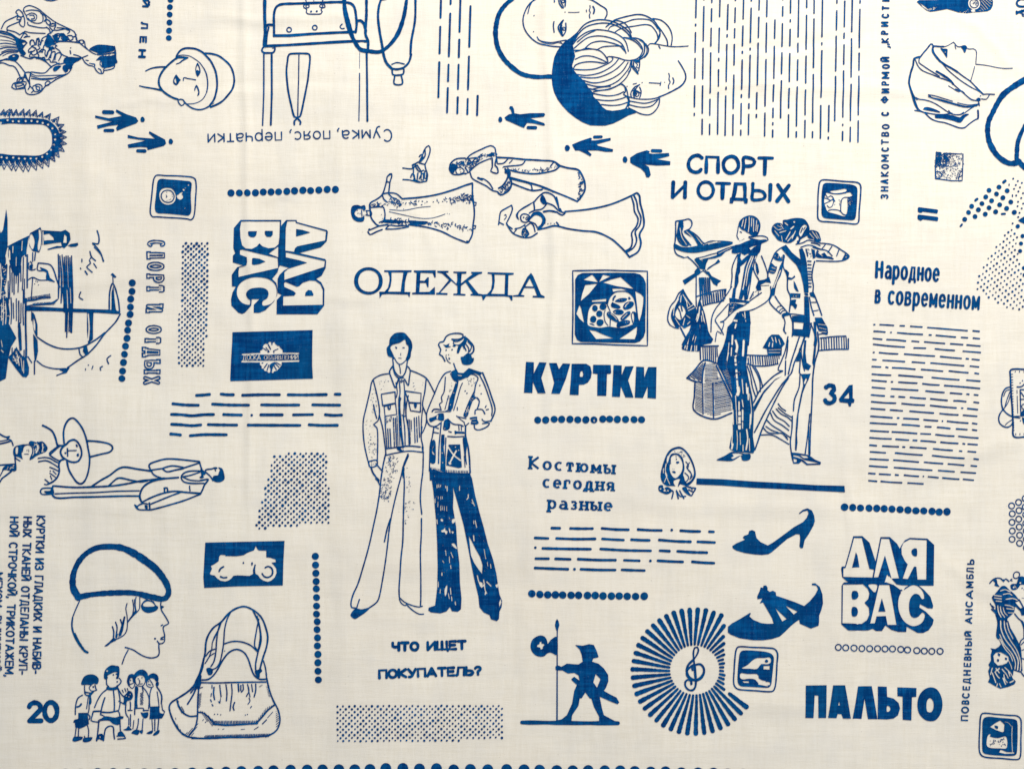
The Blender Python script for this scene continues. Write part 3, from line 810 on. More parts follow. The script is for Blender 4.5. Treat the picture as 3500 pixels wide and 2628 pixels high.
motif('printed_veiled_face_drawing', 'calm face with a wide round hood line, upside down at the top')
P('''
l 40-46-46-42-40: 340,-20 250,60 190,150 160,280 158,360 180,480 240,590 330,680 420,740 540,765 725,765
l 11: 560,-5 500,40 455,110 430,200 445,290 500,370 580,430 680,458 800,468
l 8: 540,-5 500,60 478,140
l 8: 570,368 590,400 640,420 720,425 790,412 860,400
l 7: 580,395 640,430 720,440 780,425 830,440
l 6: 800,412 815,430
l 11: 1060,-10 1120,10 1200,60 1258,100 1265,150 1245,190
d 6: 848,127 540,160 535,318
l 6: 880,128 930,130 990,126
l 8: 1095,60 1098,85 1088,105 1100,130 1090,155 1095,185
l 13: 1125,70 1140,100 1132,140
l 7: 1060,105 1062,125
l 10: 738,220 732,260 740,325
l 9: 742,-5 742,30
l 11: 785,-5 790,40 820,85
l 12: 850,-5 852,30 848,72
l 8: 800,-5 810,40 826,60 832,88
r 8/15: 828,20
l 12: 830,205 800,240 780,275 795,320 822,360
l 9: 832,205 815,240 798,280 810,320 828,355
l 11: 855,235 858,290 850,325 828,358
F: 805,255 822,250 815,300 830,335 818,330 800,295
r 7/16: 835,290
d 9: 828,295
''')
motif('printed_blue_haired_face_drawing', 'face lying sideways with a solid blue cap of hair and striped locks')
P('''
f: 1000,285 960,330 900,380 850,410 805,460 770,510 742,570 728,640 720,700 715,770 722,850 740,920 775,990 820,1050 880,1115 950,1170 1020,1215 1100,1248 1180,1252 1250,1252 1330,1230 1410,1190 1480,1150 1560,1125 1530,1100 1490,1085 1450,1080 1400,1095 1320,1105 1260,1095 1220,1065 1190,1020 1130,960 1130,925 1080,870 1050,820 1000,770 960,730 930,690 918,655 940,590 950,560 940,520 935,490 925,450 940,400 970,350
l 11: 985,310 1040,250 1110,215 1200,200 1310,215 1390,250 1450,290 1490,330 1508,375
l 10: 940,410 990,330 1060,270 1160,240 1270,235 1360,260 1440,310 1480,350 1498,380
l 9: 925,445 980,380 1060,325 1150,300 1240,305 1310,320 1370,345 1430,390 1460,440 1478,515
l 9: 940,480 1010,420 1080,375 1180,360 1280,375 1370,410 1420,450 1455,535
l 9: 970,420 1050,355 1150,305
l 9: 1050,478 1110,430 1200,412 1290,425 1390,460 1440,510
l 9: 940,500 1000,500 1060,482 1120,490
l 9: 1160,500 1220,470 1300,462 1400,462 1430,470 1440,510
l 9: 950,515 1030,495 1130,490 1200,510 1250,560 1275,610
l 9: 950,590 1020,560 1110,560 1200,590 1265,622
l 10: 930,690 950,650 1010,625 1090,615 1170,620 1240,632 1275,618
l 9: 1275,610 1270,570 1310,568 1325,590 1300,620 1230,655 1150,685 1060,695 960,692 930,688
l 9: 1310,565 1380,580 1440,600 1490,605 1560,590 1600,555 1620,500 1600,450 1550,400 1500,385 1430,378
l 9: 1430,378 1510,400 1570,440 1610,490
l 9: 1500,382 1560,385 1620,410 1650,450 1665,490 1655,540 1620,580 1560,605 1530,610
l 12: 1590,400 1630,430 1640,480 1630,540 1590,585
l 9: 1650,440 1680,490 1668,540 1640,575
l 9: 965,740 1060,750 1180,730 1270,690 1340,640 1380,590
l 9: 1000,765 1080,775 1180,770 1290,730 1370,680 1440,610
l 9: 1030,800 1130,825 1240,810 1340,770 1420,710 1475,625
l 9: 1060,835 1160,860 1270,855 1370,810 1440,740 1490,670 1500,620
l 9: 1090,880 1180,900 1290,885 1380,845 1450,785 1500,700
l 9: 1130,915 1200,900 1290,890 1400,840
l 9: 1110,890 1200,870 1300,860
l 9: 1130,930 1200,945 1290,955 1380,940 1430,915
l 9: 1160,990 1240,1000 1330,1000 1420,980 1465,960
l 9: 1210,1040 1300,1050 1390,1045 1470,1020
l 12: 1400,835 1440,860 1450,910 1430,940 1460,960 1480,1000 1470,1050 1450,1085
l 10: 1420,840 1460,890 1475,960 1490,1010 1480,1060
l 9: 1460,960 1560,985 1640,990 1720,985 1800,965
l 9: 1480,1005 1560,1020 1640,1030 1710,1015 1770,990
l 9: 1490,1045 1570,1065 1650,1070 1720,1050 1785,980
l 10: 1480,1075 1540,1105 1600,1135 1680,1145 1730,1120 1775,1060 1790,990 1780,970
l 9: 1500,640 1515,600 1500,690 1480,720
l 11: 1510,610 1510,650 1530,690 1570,735
l 10: 1530,620 1530,660 1560,700 1575,740
l 10: 1590,600 1590,650 1580,710
l 7: 1545,620 1570,650 1555,670 1580,680
F: 1530,605 1595,600 1590,625 1555,625
l 10: 1590,845 1540,870 1510,910 1502,940 1510,975
l 9: 1580,850 1550,890 1530,940 1540,980
l 9: 1590,870 1605,910 1600,950 1590,975
l 8: 1520,905 1560,905 1600,930
r 9/22: 1562,940
d 10: 1556,938
F: 1528,900 1545,880 1560,905 1545,920 1535,960 1522,950
l 7: 1525,840 1560,832
d 6: 1465,862 1615,825
k 8: 1685,826 1800,832
k 8: 1795,852 1802,818
d 5: 1840,820
l 9: 1880,732 1888,760 1882,790 1895,820 1878,850 1880,882
l 11: 1920,775 1932,805 1922,838
l 10-14-12: 1975,605 2010,660 2045,730 2048,790 2010,850 1930,900 1850,940 1780,968
l 8: 1660,480 1690,440 1740,440 1800,450 1900,465 1980,465 2075,458
l 11: 1740,435 1780,390 1795,340 1780,290 1740,220 1700,190 1640,160 1570,150 1480,165 1400,185 1340,205 1300,235 1255,272
l 10: 1755,425 1775,380 1790,340
l 10: 1720,190 1760,250 1800,300 1840,360 1865,410 1870,455
l 10: 1720,190 1800,205 1860,250 1900,310 1915,380 1905,455
l 9: 1280,300 1300,270 1370,250 1440,230 1530,200 1620,195 1690,205 1730,235 1770,290
l 9: 1345,325 1380,300 1440,280 1540,265 1640,250 1700,260 1740,300 1765,345 1770,400 1750,430
l 9: 1260,270 1300,240 1350,210 1430,230 1480,280 1508,330
l 9: 1780,460 1795,485
''')
tile(1640, 0, 2.9105)
motif('printed_hand_sign', 'small solid blue hand pointing left with a hooked thumb, topmost of the middle three')
P('''
f: 245,1172 290,1140 320,1135 310,1100 292,1080 300,1060 325,1060 340,1090 345,1130 400,1140 500,1128 640,1125 650,1140 640,1160 500,1180 640,1225 650,1245 635,1250 540,1230 470,1225 440,1275 400,1260 300,1215 262,1200
k 34: 480,1272 556,1272
F: 184,1195 195,1165 212,1165 224,1185 222,1210 205,1222 190,1215
''')
motif('printed_hand_sign', 'small solid blue hand pointing left, middle of the three under the blue-haired face')
P('''
f: 918,1440 1000,1405 1100,1372 1115,1378 1110,1400 1150,1400 1300,1375 1302,1400 1160,1440 1180,1455 1325,1490 1322,1515 1250,1515 1170,1500 1070,1500 1112,1540 1100,1560 1050,1530 990,1500 950,1500 932,1470
k 28: 1140,1366 1210,1364
F: 845,1475 858,1445 880,1445 898,1475 880,1505 858,1505
''')
motif('printed_hand_sign', 'small solid blue hand pointing left, nearest the heading about sport')
P('''
f: 1495,1572 1560,1530 1660,1498 1690,1510 1680,1528 1720,1535 1880,1525 1886,1555 1760,1588 1895,1608 1893,1645 1760,1650 1640,1640 1680,1665 1690,1700 1700,1745 1680,1770 1655,1765 1640,1720 1600,1680 1520,1640 1495,1620
k 34: 1715,1503 1800,1505
F: 1420,1592 1432,1562 1452,1562 1468,1595 1452,1625 1430,1620
''')
tile(2340, 0, 3.3515)
motif('printed_dash_block', 'wide block of many upright dashes along the top, right of the faces')
dash_cols(15, [(132,0,112,1330,'-10~205 280~298 375~600 670~895 985~1225 1300~1325'),
 (222,0,200,1540,'-10~2 80~470 553~905 985~1300 1368~1540'),
 (312,0,286,1545,'-10~35 105~248 325~525 605~1065 1138~1322 1425~1545'),
 (405,0,378,1540,'-10~195 325~600 668~698 800~990 1060~1540'),
 (497,50,464,1555,'58~340 398~422 510~938 1000~1025 1098~1552'),
 (582,0,553,1550,'-10~10 95~258 330~435 510~745 860~1245 1315~1550'),
 (675,0,644,1550,'-10~222 300~525 590~612 688~1022 1085~1115 1185~1420 1492~1550'),
 (763,0,732,1548,'-10~18 100~488 555~575 638~1118 1188~1242 1310~1545'),
 (853,0,822,1350,'-10~122 205~438 500~980 1065~1250 1315~1348'),
 (942,0,914,1565,'-10~198 270~605 690~1218 1298~1562'),
 (1034,230,1005,1575,'235~445 535~905 980~1165 1245~1350 1410~1435 1495~1575'),
 (1126,0,1098,1355,'-10~2 80~188 275~535 608~850 932~1355'),
 (1215,0,1185,1575,'-10~155 230~255 342~528 618~940 1020~1240 1318~1575'),
 (1308,0,1276,1575,'-10~428 500~602 692~925 1002~1450 1515~1575'),
 (1400,0,1373,1585,'-10~90 180~570 650~958 1038~1320 1385~1582'),
 (1485,0,1460,1585,'-10~158 222~780 860~1408 1515~1583'),
 (1580,0,1550,1592,'5~425 495~520 588~1120 1215~1592'),
 (1650,1215,1640,1600,'1215~1515 1578~1600'),
 (1745,0,1714,1392,'-10~42 128~350 420~820 882~1390'),
 (1834,10,1802,1618,'18~312 385~442 520~742 818~1348 1430~1445 1515~1615'),
 (1920,0,1890,1628,'-10~368 448~890 975~1388 1465~1628'),
 (2009,10,1980,1635,'12~42 112~550 615~810 878~1322 1390~1635')])
tile(2960, 0, 4.0963)
motif('printed_vertical_line', 'spaced line of capitals reading upwards, starting ЗНАКОМСТВО С ФИРМОЙ')
def vcaps(seq, h, w):
    for ch, xa, yb, yt, xb in seq: text(ch, xa, yb, xb, yt, h, w)
vcaps([('И',330,30,-45,332),('Т',328,150,92,330),('С',325,262,195,326),('И',316,378,308,316),('Р',316,490,432,316),('К',322,605,535,322)], 106, 22)
sub('quote_mark'); P('l 14-20: 345,672 335,660 310,652')
P('l 14-20: 330,628 318,620 305,622')
vcaps([('Й',330,872,800,330),('О',336,970,900,336),('М',330,1108,1010,330),('Р',325,1204,1142,325),('И',325,1310,1245,325),('Ф',318,1450,1350,318),('С',324,1630,1568,324)], 112, 22)
tile(2940, 380, 3.95)
vcaps([('О',396,250,180,396),('В',386,350,285,388),('Т',384,460,390,386),('С',386,552,492,386),('М',382,690,595,384),('О',384,790,722,386),('К',378,890,822,378),('А',374,988,925,376),('Н',376,1090,1022,378),('З',374,1192,1130,376)], 106, 19)
motif('printed_number', 'bold number 11 lying on its side')
sub('digit'); P('f: 785,1300 1040,1330 1052,1345 1042,1382 1030,1384 838,1360 832,1372 800,1376 775,1362 772,1315')
sub('digit'); P('f: 785,1400 1045,1430 1055,1448 1045,1488 1030,1486 845,1464 815,1484 780,1468 768,1440 772,1410')
motif('printed_speckled_square', 'small square of dense blue speckles')
P('''
k 12: 1025,560 1085,560 1100,600 1140,570 1395,580 1390,760 1382,940 1240,940 1080,920 1015,915 1015,740 1028,560
K 13: 1020,820 1070,820 1110,860 1075,905 1020,910
s 270/8: 1025,565 1395,580 1385,935 1015,915
s 120/9: 1025,565 1230,575 1200,740 1020,760
s 60/9: 1025,660 1180,650 1180,760 1020,740
f: 1050,560 1090,560 1095,610 1070,600
f: 1025,620 1090,615 1110,660 1040,680
f: 1120,600 1170,610 1190,650 1130,660
l 9: 1330,930 1350,840 1375,810
l 9: 1300,920 1320,850
''')
stuff()
motif('printed_dot_arch', 'cluster of big and tiny dots in an arch at the right edge')
P('''
d 33: 1745,1068 1880,1025 1845,1118 1988,1075 1700,1158 1778,1210 1930,1170 1648,1248 1885,1265 2035,1228 1508,1285 1598,1332 1742,1305 1978,1315 1465,1368 1552,1424 1690,1392 1830,1360 2080,1368 1412,1462
k 36: 1940,960 1965,940
k 32: 1560,1205 1585,1185
k 26: 1355,1555 1375,1530
k 24: 1912,1390 1955,1388
d 13: 2070,912 2132,945 2186,970 2105,998 2160,1030 2080,1050 2138,1085 2200,1110 2108,1140 2175,1175 2132,1225 2200,1250 2125,1285 2180,1315 2150,1375 2132,1432 2240,1000 2240,1060 2235,1150 2235,1220
k 12: 2015,985 2015,1005
k 14: 2058,1130 2058,1155
f: 2130,1478 2240,1410 2240,1530
''')
stuff()
tile(2960, 0, 4.0963)
motif('printed_headscarf_profile', 'profile of a woman in a wrapped headscarf, looking up')
P('''
l 20: 1080,660 1040,660 940,650
l 18: 940,655 925,625 905,622 860,680 800,750 750,815
l 24: 745,800 720,808 675,825 660,920 630,1010 610,1100 603,1160 615,1220 640,1310 670,1400 700,1480 730,1530
l 12: 745,830 742,880 800,925 880,980 960,1030 1030,1075
l 12: 690,840 730,930 780,985 850,1020 930,1050 1060,1105
l 14: 1060,1100 1140,1130 1210,1165 1230,1190
l 24: 985,1005 1060,1045 1130,1090 1190,1140 1220,1180
l 10: 1010,1020 1090,1080 1150,1110
l 12: 1220,1180 1300,1250 1380,1320 1440,1370 1490,1400 1560,1410
l 9: 1155,1205 1220,1245 1300,1290 1340,1275 1380,1310
l 14: 1250,1250 1320,1280
l 26: 940,660 930,690 940,740 980,800 1030,860
l 24: 1030,860 1100,910 1200,965 1280,1015
l 14: 1280,1015 1370,1080 1460,1140 1540,1220 1600,1280 1640,1325
l 11: 1000,820 1080,910 1140,980 1220,1050 1310,1120 1400,1180 1500,1240 1580,1280 1640,1325
l 18: 1540,1220 1590,1275 1640,1320
l 9: 940,655 1030,662 1100,660 1150,640 1220,598
l 10: 1218,598 1240,620 1260,650 1300,665 1330,660
l 9: 1240,640 1245,670 1255,695
F: 1320,660 1380,640 1410,670 1400,700 1385,745 1370,745 1350,700
l 9: 1400,680 1440,695 1500,690 1530,705 1545,740 1540,820 1535,905
l 9: 1535,905 1620,912 1720,925 1850,950 1950,962 2050,960
l 9: 1520,935 1500,1020 1465,1140
F: 1035,680 1080,690 1135,695 1135,750 1130,820 1090,760
b 9: 1105,735
l 13: 1640,1325 1700,1320 1800,1325
l 11: 1730,1330 1690,1390 1620,1385
l 11: 1560,1410 1570,1385 1600,1385
F: 1545,1390 1570,1370 1605,1375 1610,1410 1590,1420 1550,1415
d 9: 1605,1345
F: 1580,1410 1600,1460 1600,1490 1575,1470
l 11: 700,1370 740,1390 820,1400 900,1420 980,1455 1060,1505 1140,1560 1220,1600 1330,1605 1400,1570 1470,1520 1520,1490
l 12: 640,1290 680,1360 720,1400
l 14: 640,1280 670,1360 700,1440 740,1530 810,1575 870,1590
l 24: 880,1350 1000,1390 1140,1430 1250,1460 1320,1480
l 10: 870,1330 960,1345 1080,1380 1215,1420
E: 905,1345 960,1360 1080,1392 1110,1405 1010,1382 915,1360
l 10: 1285,1440 1370,1460 1450,1470 1540,1462 1580,1455
l 22: 1320,1480 1400,1495 1480,1490 1560,1475
F: 800,1530 820,1505 870,1500 960,1525 1040,1565 1045,1580 960,1565 850,1545
l 13: 830,1575 900,1590 1000,1605 1110,1605 1210,1585
''')
tile(2940, 380, 3.95)
P('''
l 14: 740,-10 820,5 870,20 910,60 970,110 1050,140 1140,155 1200,175 1280,205 1340,225 1410,225 1480,170 1560,115 1600,100
l 22: 1596,-10 1600,50 1597,95
F: 1010,60 1060,55 1140,50 1240,55 1320,78 1350,85 1380,60 1430,35 1478,42 1430,75 1400,110 1370,150 1330,155 1260,130 1180,112 1100,100 1015,92
l 11: 860,15 960,35 1100,45 1200,35 1230,20
l 10: 1200,-10 1240,35 1350,45 1400,15
''')
motif('printed_round_frame_line', 'thick curved double line at the right edge beside the headscarf')
P('''
l 76-80-76-66-66-66-70-72-72-70: 2260,-440 2120,-360 1940,-228 1850,-90 1790,30 1742,130 1725,260 1745,400 1790,500 1850,590 1930,660 2020,705 2110,700 2150,680
l 50-56-66: 2230,190 2170,310 2130,430 2120,560 2120,660 2150,690 2230,770
''')
tile(2960, 0, 4.0963)
motif('printed_blue_shoe', 'dark blue shoe with a round buckle, upside down at the top edge')
P('''
f: 708,30 740,8 1000,8 1020,-10 1760,-10 1775,30 1770,90 1745,140 1700,165 1600,175 1500,182 1400,195 1290,185 1200,155 1130,135 1050,150 960,165 900,172 850,155 780,100
e: 745,45 800,80 840,110 880,150 860,150 790,100
S 12/9: 850,90 980,120 960,150 880,150
E: 1425,60 1435,10 1470,-10 1550,-10 1590,20 1590,90 1550,135 1490,140 1440,110
E: 1460,145 1520,145 1530,170 1470,175
c 10: 1450,60 1460,20 1500,2 1550,15 1570,60 1555,100 1510,118 1465,100
s 18/7: 1460,30 1550,20 1560,90 1480,100
S 8/8: 1290,155 1440,155 1440,180 1300,180
e: 1560,160 1600,145 1600,160
x 9: 1610,20 1700,130
x 9: 1625,0 1730,100
x 9: 1660,-5 1750,70
x 9: 1700,-5 1760,30
x 9: 1605,70 1670,145
x 9: 1600,110 1640,155
''')
motif('printed_serif_letters', 'two bold serif letters cut by the right edge at the top')
sub('letter'); P('''
l 26: 2230,0 2170,-5 2120,20 2108,60 2130,90 2180,100 2230,95
''')
sub('letter'); P('''
k 24: 2105,165 2108,200
k 34: 2110,185 2230,150
k 16: 2175,150 2190,230 2230,235
k 14: 2125,175 2230,215
''')
# ================================================================== middle left
tile(500, 580, 8.305)
motif('printed_tile_emblem', 'rounded square with a ringed dial and a small dotted tail, left of the dot row')
P('''
c 34: 300,170 560,180 850,185 1100,200 1290,220 1390,270 1420,400 1425,560 1410,760 1395,1000 1380,1200 1340,1370 1270,1430 1180,1405 900,1380 600,1365 300,1345 190,1345 130,1270 120,1150 140,960 170,700 195,450 230,260
F: 430,270 600,285 850,300 1100,325 1250,345 1295,390 1290,520 1270,700 1275,900 1285,1150 1260,1260 1200,1310 1050,1300 800,1275 500,1250 340,1245 270,1190 250,1050 270,850 300,600 320,400 350,310
E: 610,525 720,540 800,620 845,730 840,850 780,950 690,995 580,1000 480,960 410,880 380,760 390,650 440,570 520,530
c 26: 600,592 700,605 770,670 800,760 780,850 720,915 620,938 520,910 455,840 430,750 460,660 520,610
F: 555,690 590,740 610,775 580,805 560,800 580,760
d 12: 660,865 700,845 750,770 585,650 600,885 740,710
E: 870,730 920,715 965,670 1030,640 1045,665 1010,700 1050,750 1055,800 1010,850 960,865 900,830
E: 1035,560 1075,550 1105,585 1080,615 1050,600
b 16: 1120,525 1105,1100
b 22: 1205,445
''')
tile(760, 590, 5.027)
motif('printed_dot_row', 'row of fourteen solid dots above the tilted ДЛЯ ВАС lettering')
for x, y in [(148,352),(290,350),(430,350),(568,348),(702,335),(836,334),(966,332),(1108,325),(1240,315),(1382,304),(1514,309),(1656,300),(1800,289),(1942,292)]:
    sub('dot'); P('d 61: %d,%d' % (x, y))
tile(560, 780, 3.456)
motif('printed_block_lettering', 'shadowed block letters ДЛЯ ВАС turned sideways, reading downwards')
P('''
f: 903,-97 1386,-97 1374,200 1355,215 1240,302 1350,345 1355,480 1345,520 1280,600 1330,650 1343,720 1340,790 1300,870 1200,970 1130,1000 1065,1000 1066,905 1130,838 1042,840 1035,915 960,995 925,1013 880,998 800,915 795,840 812,760 850,690 805,688 802,550 865,462 935,440 815,405 815,325 842,296 820,235 825,-2
f: 1445,-97 1567,-97 1572,-72 1925,22 1938,42 1924,155 1855,225 1600,295 1905,365 1918,385 1912,470 1865,560 1800,600 1860,640 1898,720 1895,915 1815,1017 1333,1017 1335,848 1392,790 1345,765 1345,600 1365,555 1420,500 1478,470 1372,440 1350,480 1352,215 1372,0 1380,-22
e: 912,-80 1370,-80 1366,100 1355,190 1310,230 1235,238 1165,215 1128,180 1095,218 1040,246 965,240 922,202 902,110 896,0
f: 995,45 1005,38 1098,36 1090,85 1065,108 1025,106 1000,85
f: 1190,38 1200,32 1286,33 1285,80 1262,104 1215,102 1194,75
e: 897,258 925,254 1345,355 1352,470 1200,505 882,576 880,510 890,465 975,440 985,400 980,345 897,312
f: 1045,358 1065,353 1130,362 1202,395 1130,425 1065,436 1042,425
E: 1110,580 1230,600 1310,660 1335,740 1325,820 1270,890 1200,915 1165,910 1170,860 1220,830 1238,780 1225,735 1180,708 1110,703 1020,720 975,760 975,800 1000,838 1022,850 1015,905 930,885 880,830 862,760 880,680 940,620 1020,590
e: 1458,-82 1554,-84 1560,-60 1915,38 1905,145 1575,215 1550,238 1538,280 1436,266 1440,0
f: 1562,10 1640,22 1732,50 1640,78 1562,98
e: 1442,285 1903,388 1893,458 1700,520 1425,612 1425,520 1470,480 1695,408 1600,380 1442,345
e: 1420,650 1440,636 1570,692 1600,685 1640,645 1720,618 1790,622 1850,665 1878,730 1878,905 1410,915 1412,805 1540,798 1560,770 1535,745 1425,695
f: 1668,800 1675,758 1705,730 1745,735 1768,780 1765,798
''')
motif('printed_halftone_panel', 'tall narrow panel of small dots beside the lettering')
halftone('230,155 535,152 530,600 525,850 485,1650 165,1640 195,760', 64, 14.5, 12.5, -.012)
tile(760, 1110, 5.027)
motif('printed_notice_board_panel', 'solid blue rectangle with a pale flower emblem and lettering band')
P('''
f: 175,128 1000,108 1552,92 1545,400 1542,700 1555,925 900,945 140,968 135,930 150,600 170,300
E: 700,370 735,325 790,330 800,295 850,300 855,325 890,292 920,340 975,360 1000,400 1035,430 1030,485 660,485 655,440 690,430
E: 655,640 1020,640 1022,680 1000,720 965,760 935,790 890,800 870,830 830,810 800,830 770,800 725,790 710,755 675,750 680,715 650,690
x 24: 345,510 600,498 830,500 1050,490 1310,492
x 30: 335,632 600,632 900,630 1310,620
f: 690,520 1080,512 1080,605 690,610
l 16: 790,340 830,420
l 16: 850,310 855,340
l 12: 700,400 760,440
l 12: 750,390 800,450
l 13: 880,450 920,430 960,415
l 14: 940,340 960,360
F: 790,430 815,470 790,480 770,460
l 13: 880,450 890,480
l 15: 770,670 720,740
l 16: 800,690 770,780
l 26: 850,690 840,800
F: 820,680 870,650 920,640 900,690 870,720 880,770 850,720 830,760 810,720
l 14: 880,690 930,770
l 14: 905,660 975,730
l 14: 930,650 1000,690
l 12: 680,655 700,655
''')
text('ДОСКА', 345, 606, 668, 606, 92, 13, gap=.12, subs=False, ink=False)
text('ОБЪЯВЛЕНИЙ', 715, 604, 1310, 590, 78, 12, gap=.2, subs=False, ink=False)
tile(560, 1320, 3.322)
motif('printed_dash_block', 'five short lines of level dashes under the blue notice board panel')
def dash_rows(w, rows):
    for r in rows: dash_cols(w, [r], True)
def dash_list(w, spec):
    for q in spec.split(';'):
        q = q.strip()
        if q: sub('dash'); P('l %g: %s' % (w, q))
dash_list(30, '''370,104 440,100 520,92;648,88 720,96 790,96;893,102 1100,96 1315,96;1412,96 1620,98 1845,94;1944,90 2002,91;
104,198 250,212 394,215;551,202 740,212 968,214;1107,210 1300,213 1536,212;1688,210 1850,213 2000,214;
88,318 200,322 320,334 450,322 566,320;678,320 780,324 880,326;1000,328 1002,328;1100,324 1345,324;1470,324 1690,321;1832,322 1920,330 2020,326;
90,430 200,436 320,446 422,438;503,434 650,438 828,440;958,440 1250,442 1548,443;1648,436 1800,444 1972,442;
82,540 140,545 192,552;300,560 450,548 580,548 712,550''')
motif('printed_halftone_panel', 'slanting panel of small dots under the short dashes')
halftone('1250,790 1400,790 1410,765 1860,765 1885,1545 1600,1560 1400,1600 1030,1620 1095,1360 1180,1060 1215,900', 65, 13.5, 13.5, -.01)
tile(0, 700, 2.679)
motif('printed_dot_row', 'leaning column of thirteen solid dots beside the sailing ship')
for x, y in [(1212,716),(1208,793),(1196,863),(1194,936),(1191,1003),(1176,1082),(1168,1148),(1163,1222),(1149,1294),(1140,1368),(1131,1443),(1123,1522),(1117,1590)]:
    sub('dot'); P('d 32: %d,%d' % (x, y))
motif('printed_outline_heading', 'hollow outlined letters СПОРТ И ОТДЫХ reading downwards')
for ch, ya, yb, bx, h in [('С',318,396,1347,172),('П',430,500,1345,172),('О',518,612,1345,165),('Р',632,722,1342,168),('Т',730,808,1340,165),('И',905,990,1335,162),('О',1096,1188,1333,152),('Т',1205,1278,1325,152),('Д',1298,1400,1322,152),('Ы',1412,1550,1318,152),('Х',1562,1652,1310,162)]:
    text(ch, bx, ya + 4, bx, yb - 4, h, 36, hollow=24, serif=.15, wv=36)
motif('printed_sailing_ship_scene', 'ship with curved sails, lighthouse and gulls, turned sideways at the left edge')
sub('sea')
P('''
f: -10,220 10,260 30,230 58,40 70,130 72,380 50,470 70,560 60,700 40,770 70,860 90,1000 80,1090 150,1220 100,1300 75,1400 50,1590 -10,1620
S 40/10: 0,540 50,520 80,860 60,1060 10,1080
x 9: 5,540 12,700 2,860
x 7: 30,860 30,1000 25,1100
x 8: 48,900 55,1000 50,1090
x 6: 15,900 12,1060
x 7: 60,480 60,540
x 6: 10,1240 20,1300
x 10: 10,1330 30,1350
f: 80,385 140,345 240,300 262,300 250,380 235,450 200,480 185,620 150,660 110,610 95,560 75,460
x 12: 88,420 90,500
x 8: 120,380 118,440
x 7: 205,330 200,420
x 6: 150,480 148,560
l 12: 240,330 235,470
l 14: 250,460 250,760
l 8: 215,480 212,640 205,780
l 9: 190,560 192,700
l 9: 170,640 165,800
l 7: 150,640 148,720
l 9: 130,600 128,820
l 8: 110,620 112,800
l 9: 90,560 92,700 85,860
l 8: 75,700 75,900
l 8: 225,680 222,900
l 9: 100,850 105,1000 100,1090
l 8: 120,900 125,1040
l 8: 148,860 150,1060
l 10: 170,880 172,1040 168,1120
l 8: 192,900 190,1080
l 9: 215,780 210,960 215,1100
l 16: 235,860 235,1100 240,1300 238,1400
f: 165,1080 185,1075 195,1180 200,1330 178,1340 165,1200
f: 70,1395 110,1360 150,1300 160,1320 200,1380 240,1400 265,1490 262,1550 240,1580 205,1575 150,1510
S 14/10: 110,1370 160,1340 200,1440 150,1460
x 8: 120,1380 150,1450
x 8: 160,1380 175,1470
x 7: 190,1400 205,1520
x 7: 215,1420 215,1540
l 8: 110,1310 108,1400
l 8: 135,1320 138,1400
l 8: 220,1330 218,1420
l 9: 255,1390 290,1445
''')
sub('lighthouse')
P('''
f: 265,300 275,260 340,225 370,205 380,230 385,330 375,400 360,438 300,425 270,380
E: 285,265 310,300 318,350 300,410 275,375 268,320
E: 355,225 372,230 378,330 368,400 352,425 345,380 358,300
l 11: 78,385 150,345 265,290
f: 385,235 480,240 560,245 600,230 640,260 648,320 620,370 590,400 570,390 560,345 480,355 385,370
e: 400,275 450,265 490,300 495,325 440,325 405,330
e: 590,270 612,290 612,350 580,350
x 8: 395,245 395,365
f: 435,405 520,378 580,380 560,395 510,400 440,415
f: 620,375 650,360 715,350 720,370 700,385 650,388
l 9: 300,440 300,520
l 9: 325,440 318,510
''')
sub('cliff_coast')
P('''
l 11: 350,535 400,538 460,550 490,590 520,680 550,755
l 9: 350,535 345,600 430,610 430,680 500,705
f: 365,570 420,590 440,605 460,670 500,700 430,690 425,620 380,600
l 9: 265,530 260,580 290,600 325,590
l 8: 280,520 300,560 270,570
f: 270,555 300,540 300,590 275,590
l 9: 255,690 300,665 360,690 440,690
l 9: 300,670 285,870
d 5: 330,700 320,725 355,735 345,705
l 14: 240,880 330,870 380,850 460,850
h 6/12/80: 245,850 460,815 460,855 240,885
l 13: 300,920 400,910 480,900 525,870
h 6/12/60: 300,900 480,890 520,872 500,915 310,925
l 12: 240,930 320,915
''')
sub('lighthouse_reflection')
for x, a, b, c in [(535,455,860,0),(550,470,900,10),(570,460,980,15),(590,480,1160,10),(607,470,1215,5),(625,470,1160,8),(642,485,1165,5),(657,470,1170,0)]:
    P('l 9-17-9: %d,%d %d,%d %d,%d' % (x, a, x + 8 + c, (a + b) // 2, x + c, b))
P('''
f: 570,760 600,740 660,780 670,880 660,980 590,990
x 6: 615,780 622,960
x 5: 645,760 650,900
''')
sub('mast')
P('''
f: 235,930 400,935 600,948 800,955 1000,960 1095,975 1100,1000 1060,1000 900,990 700,985 500,975 240,972
''')
sub('hull')
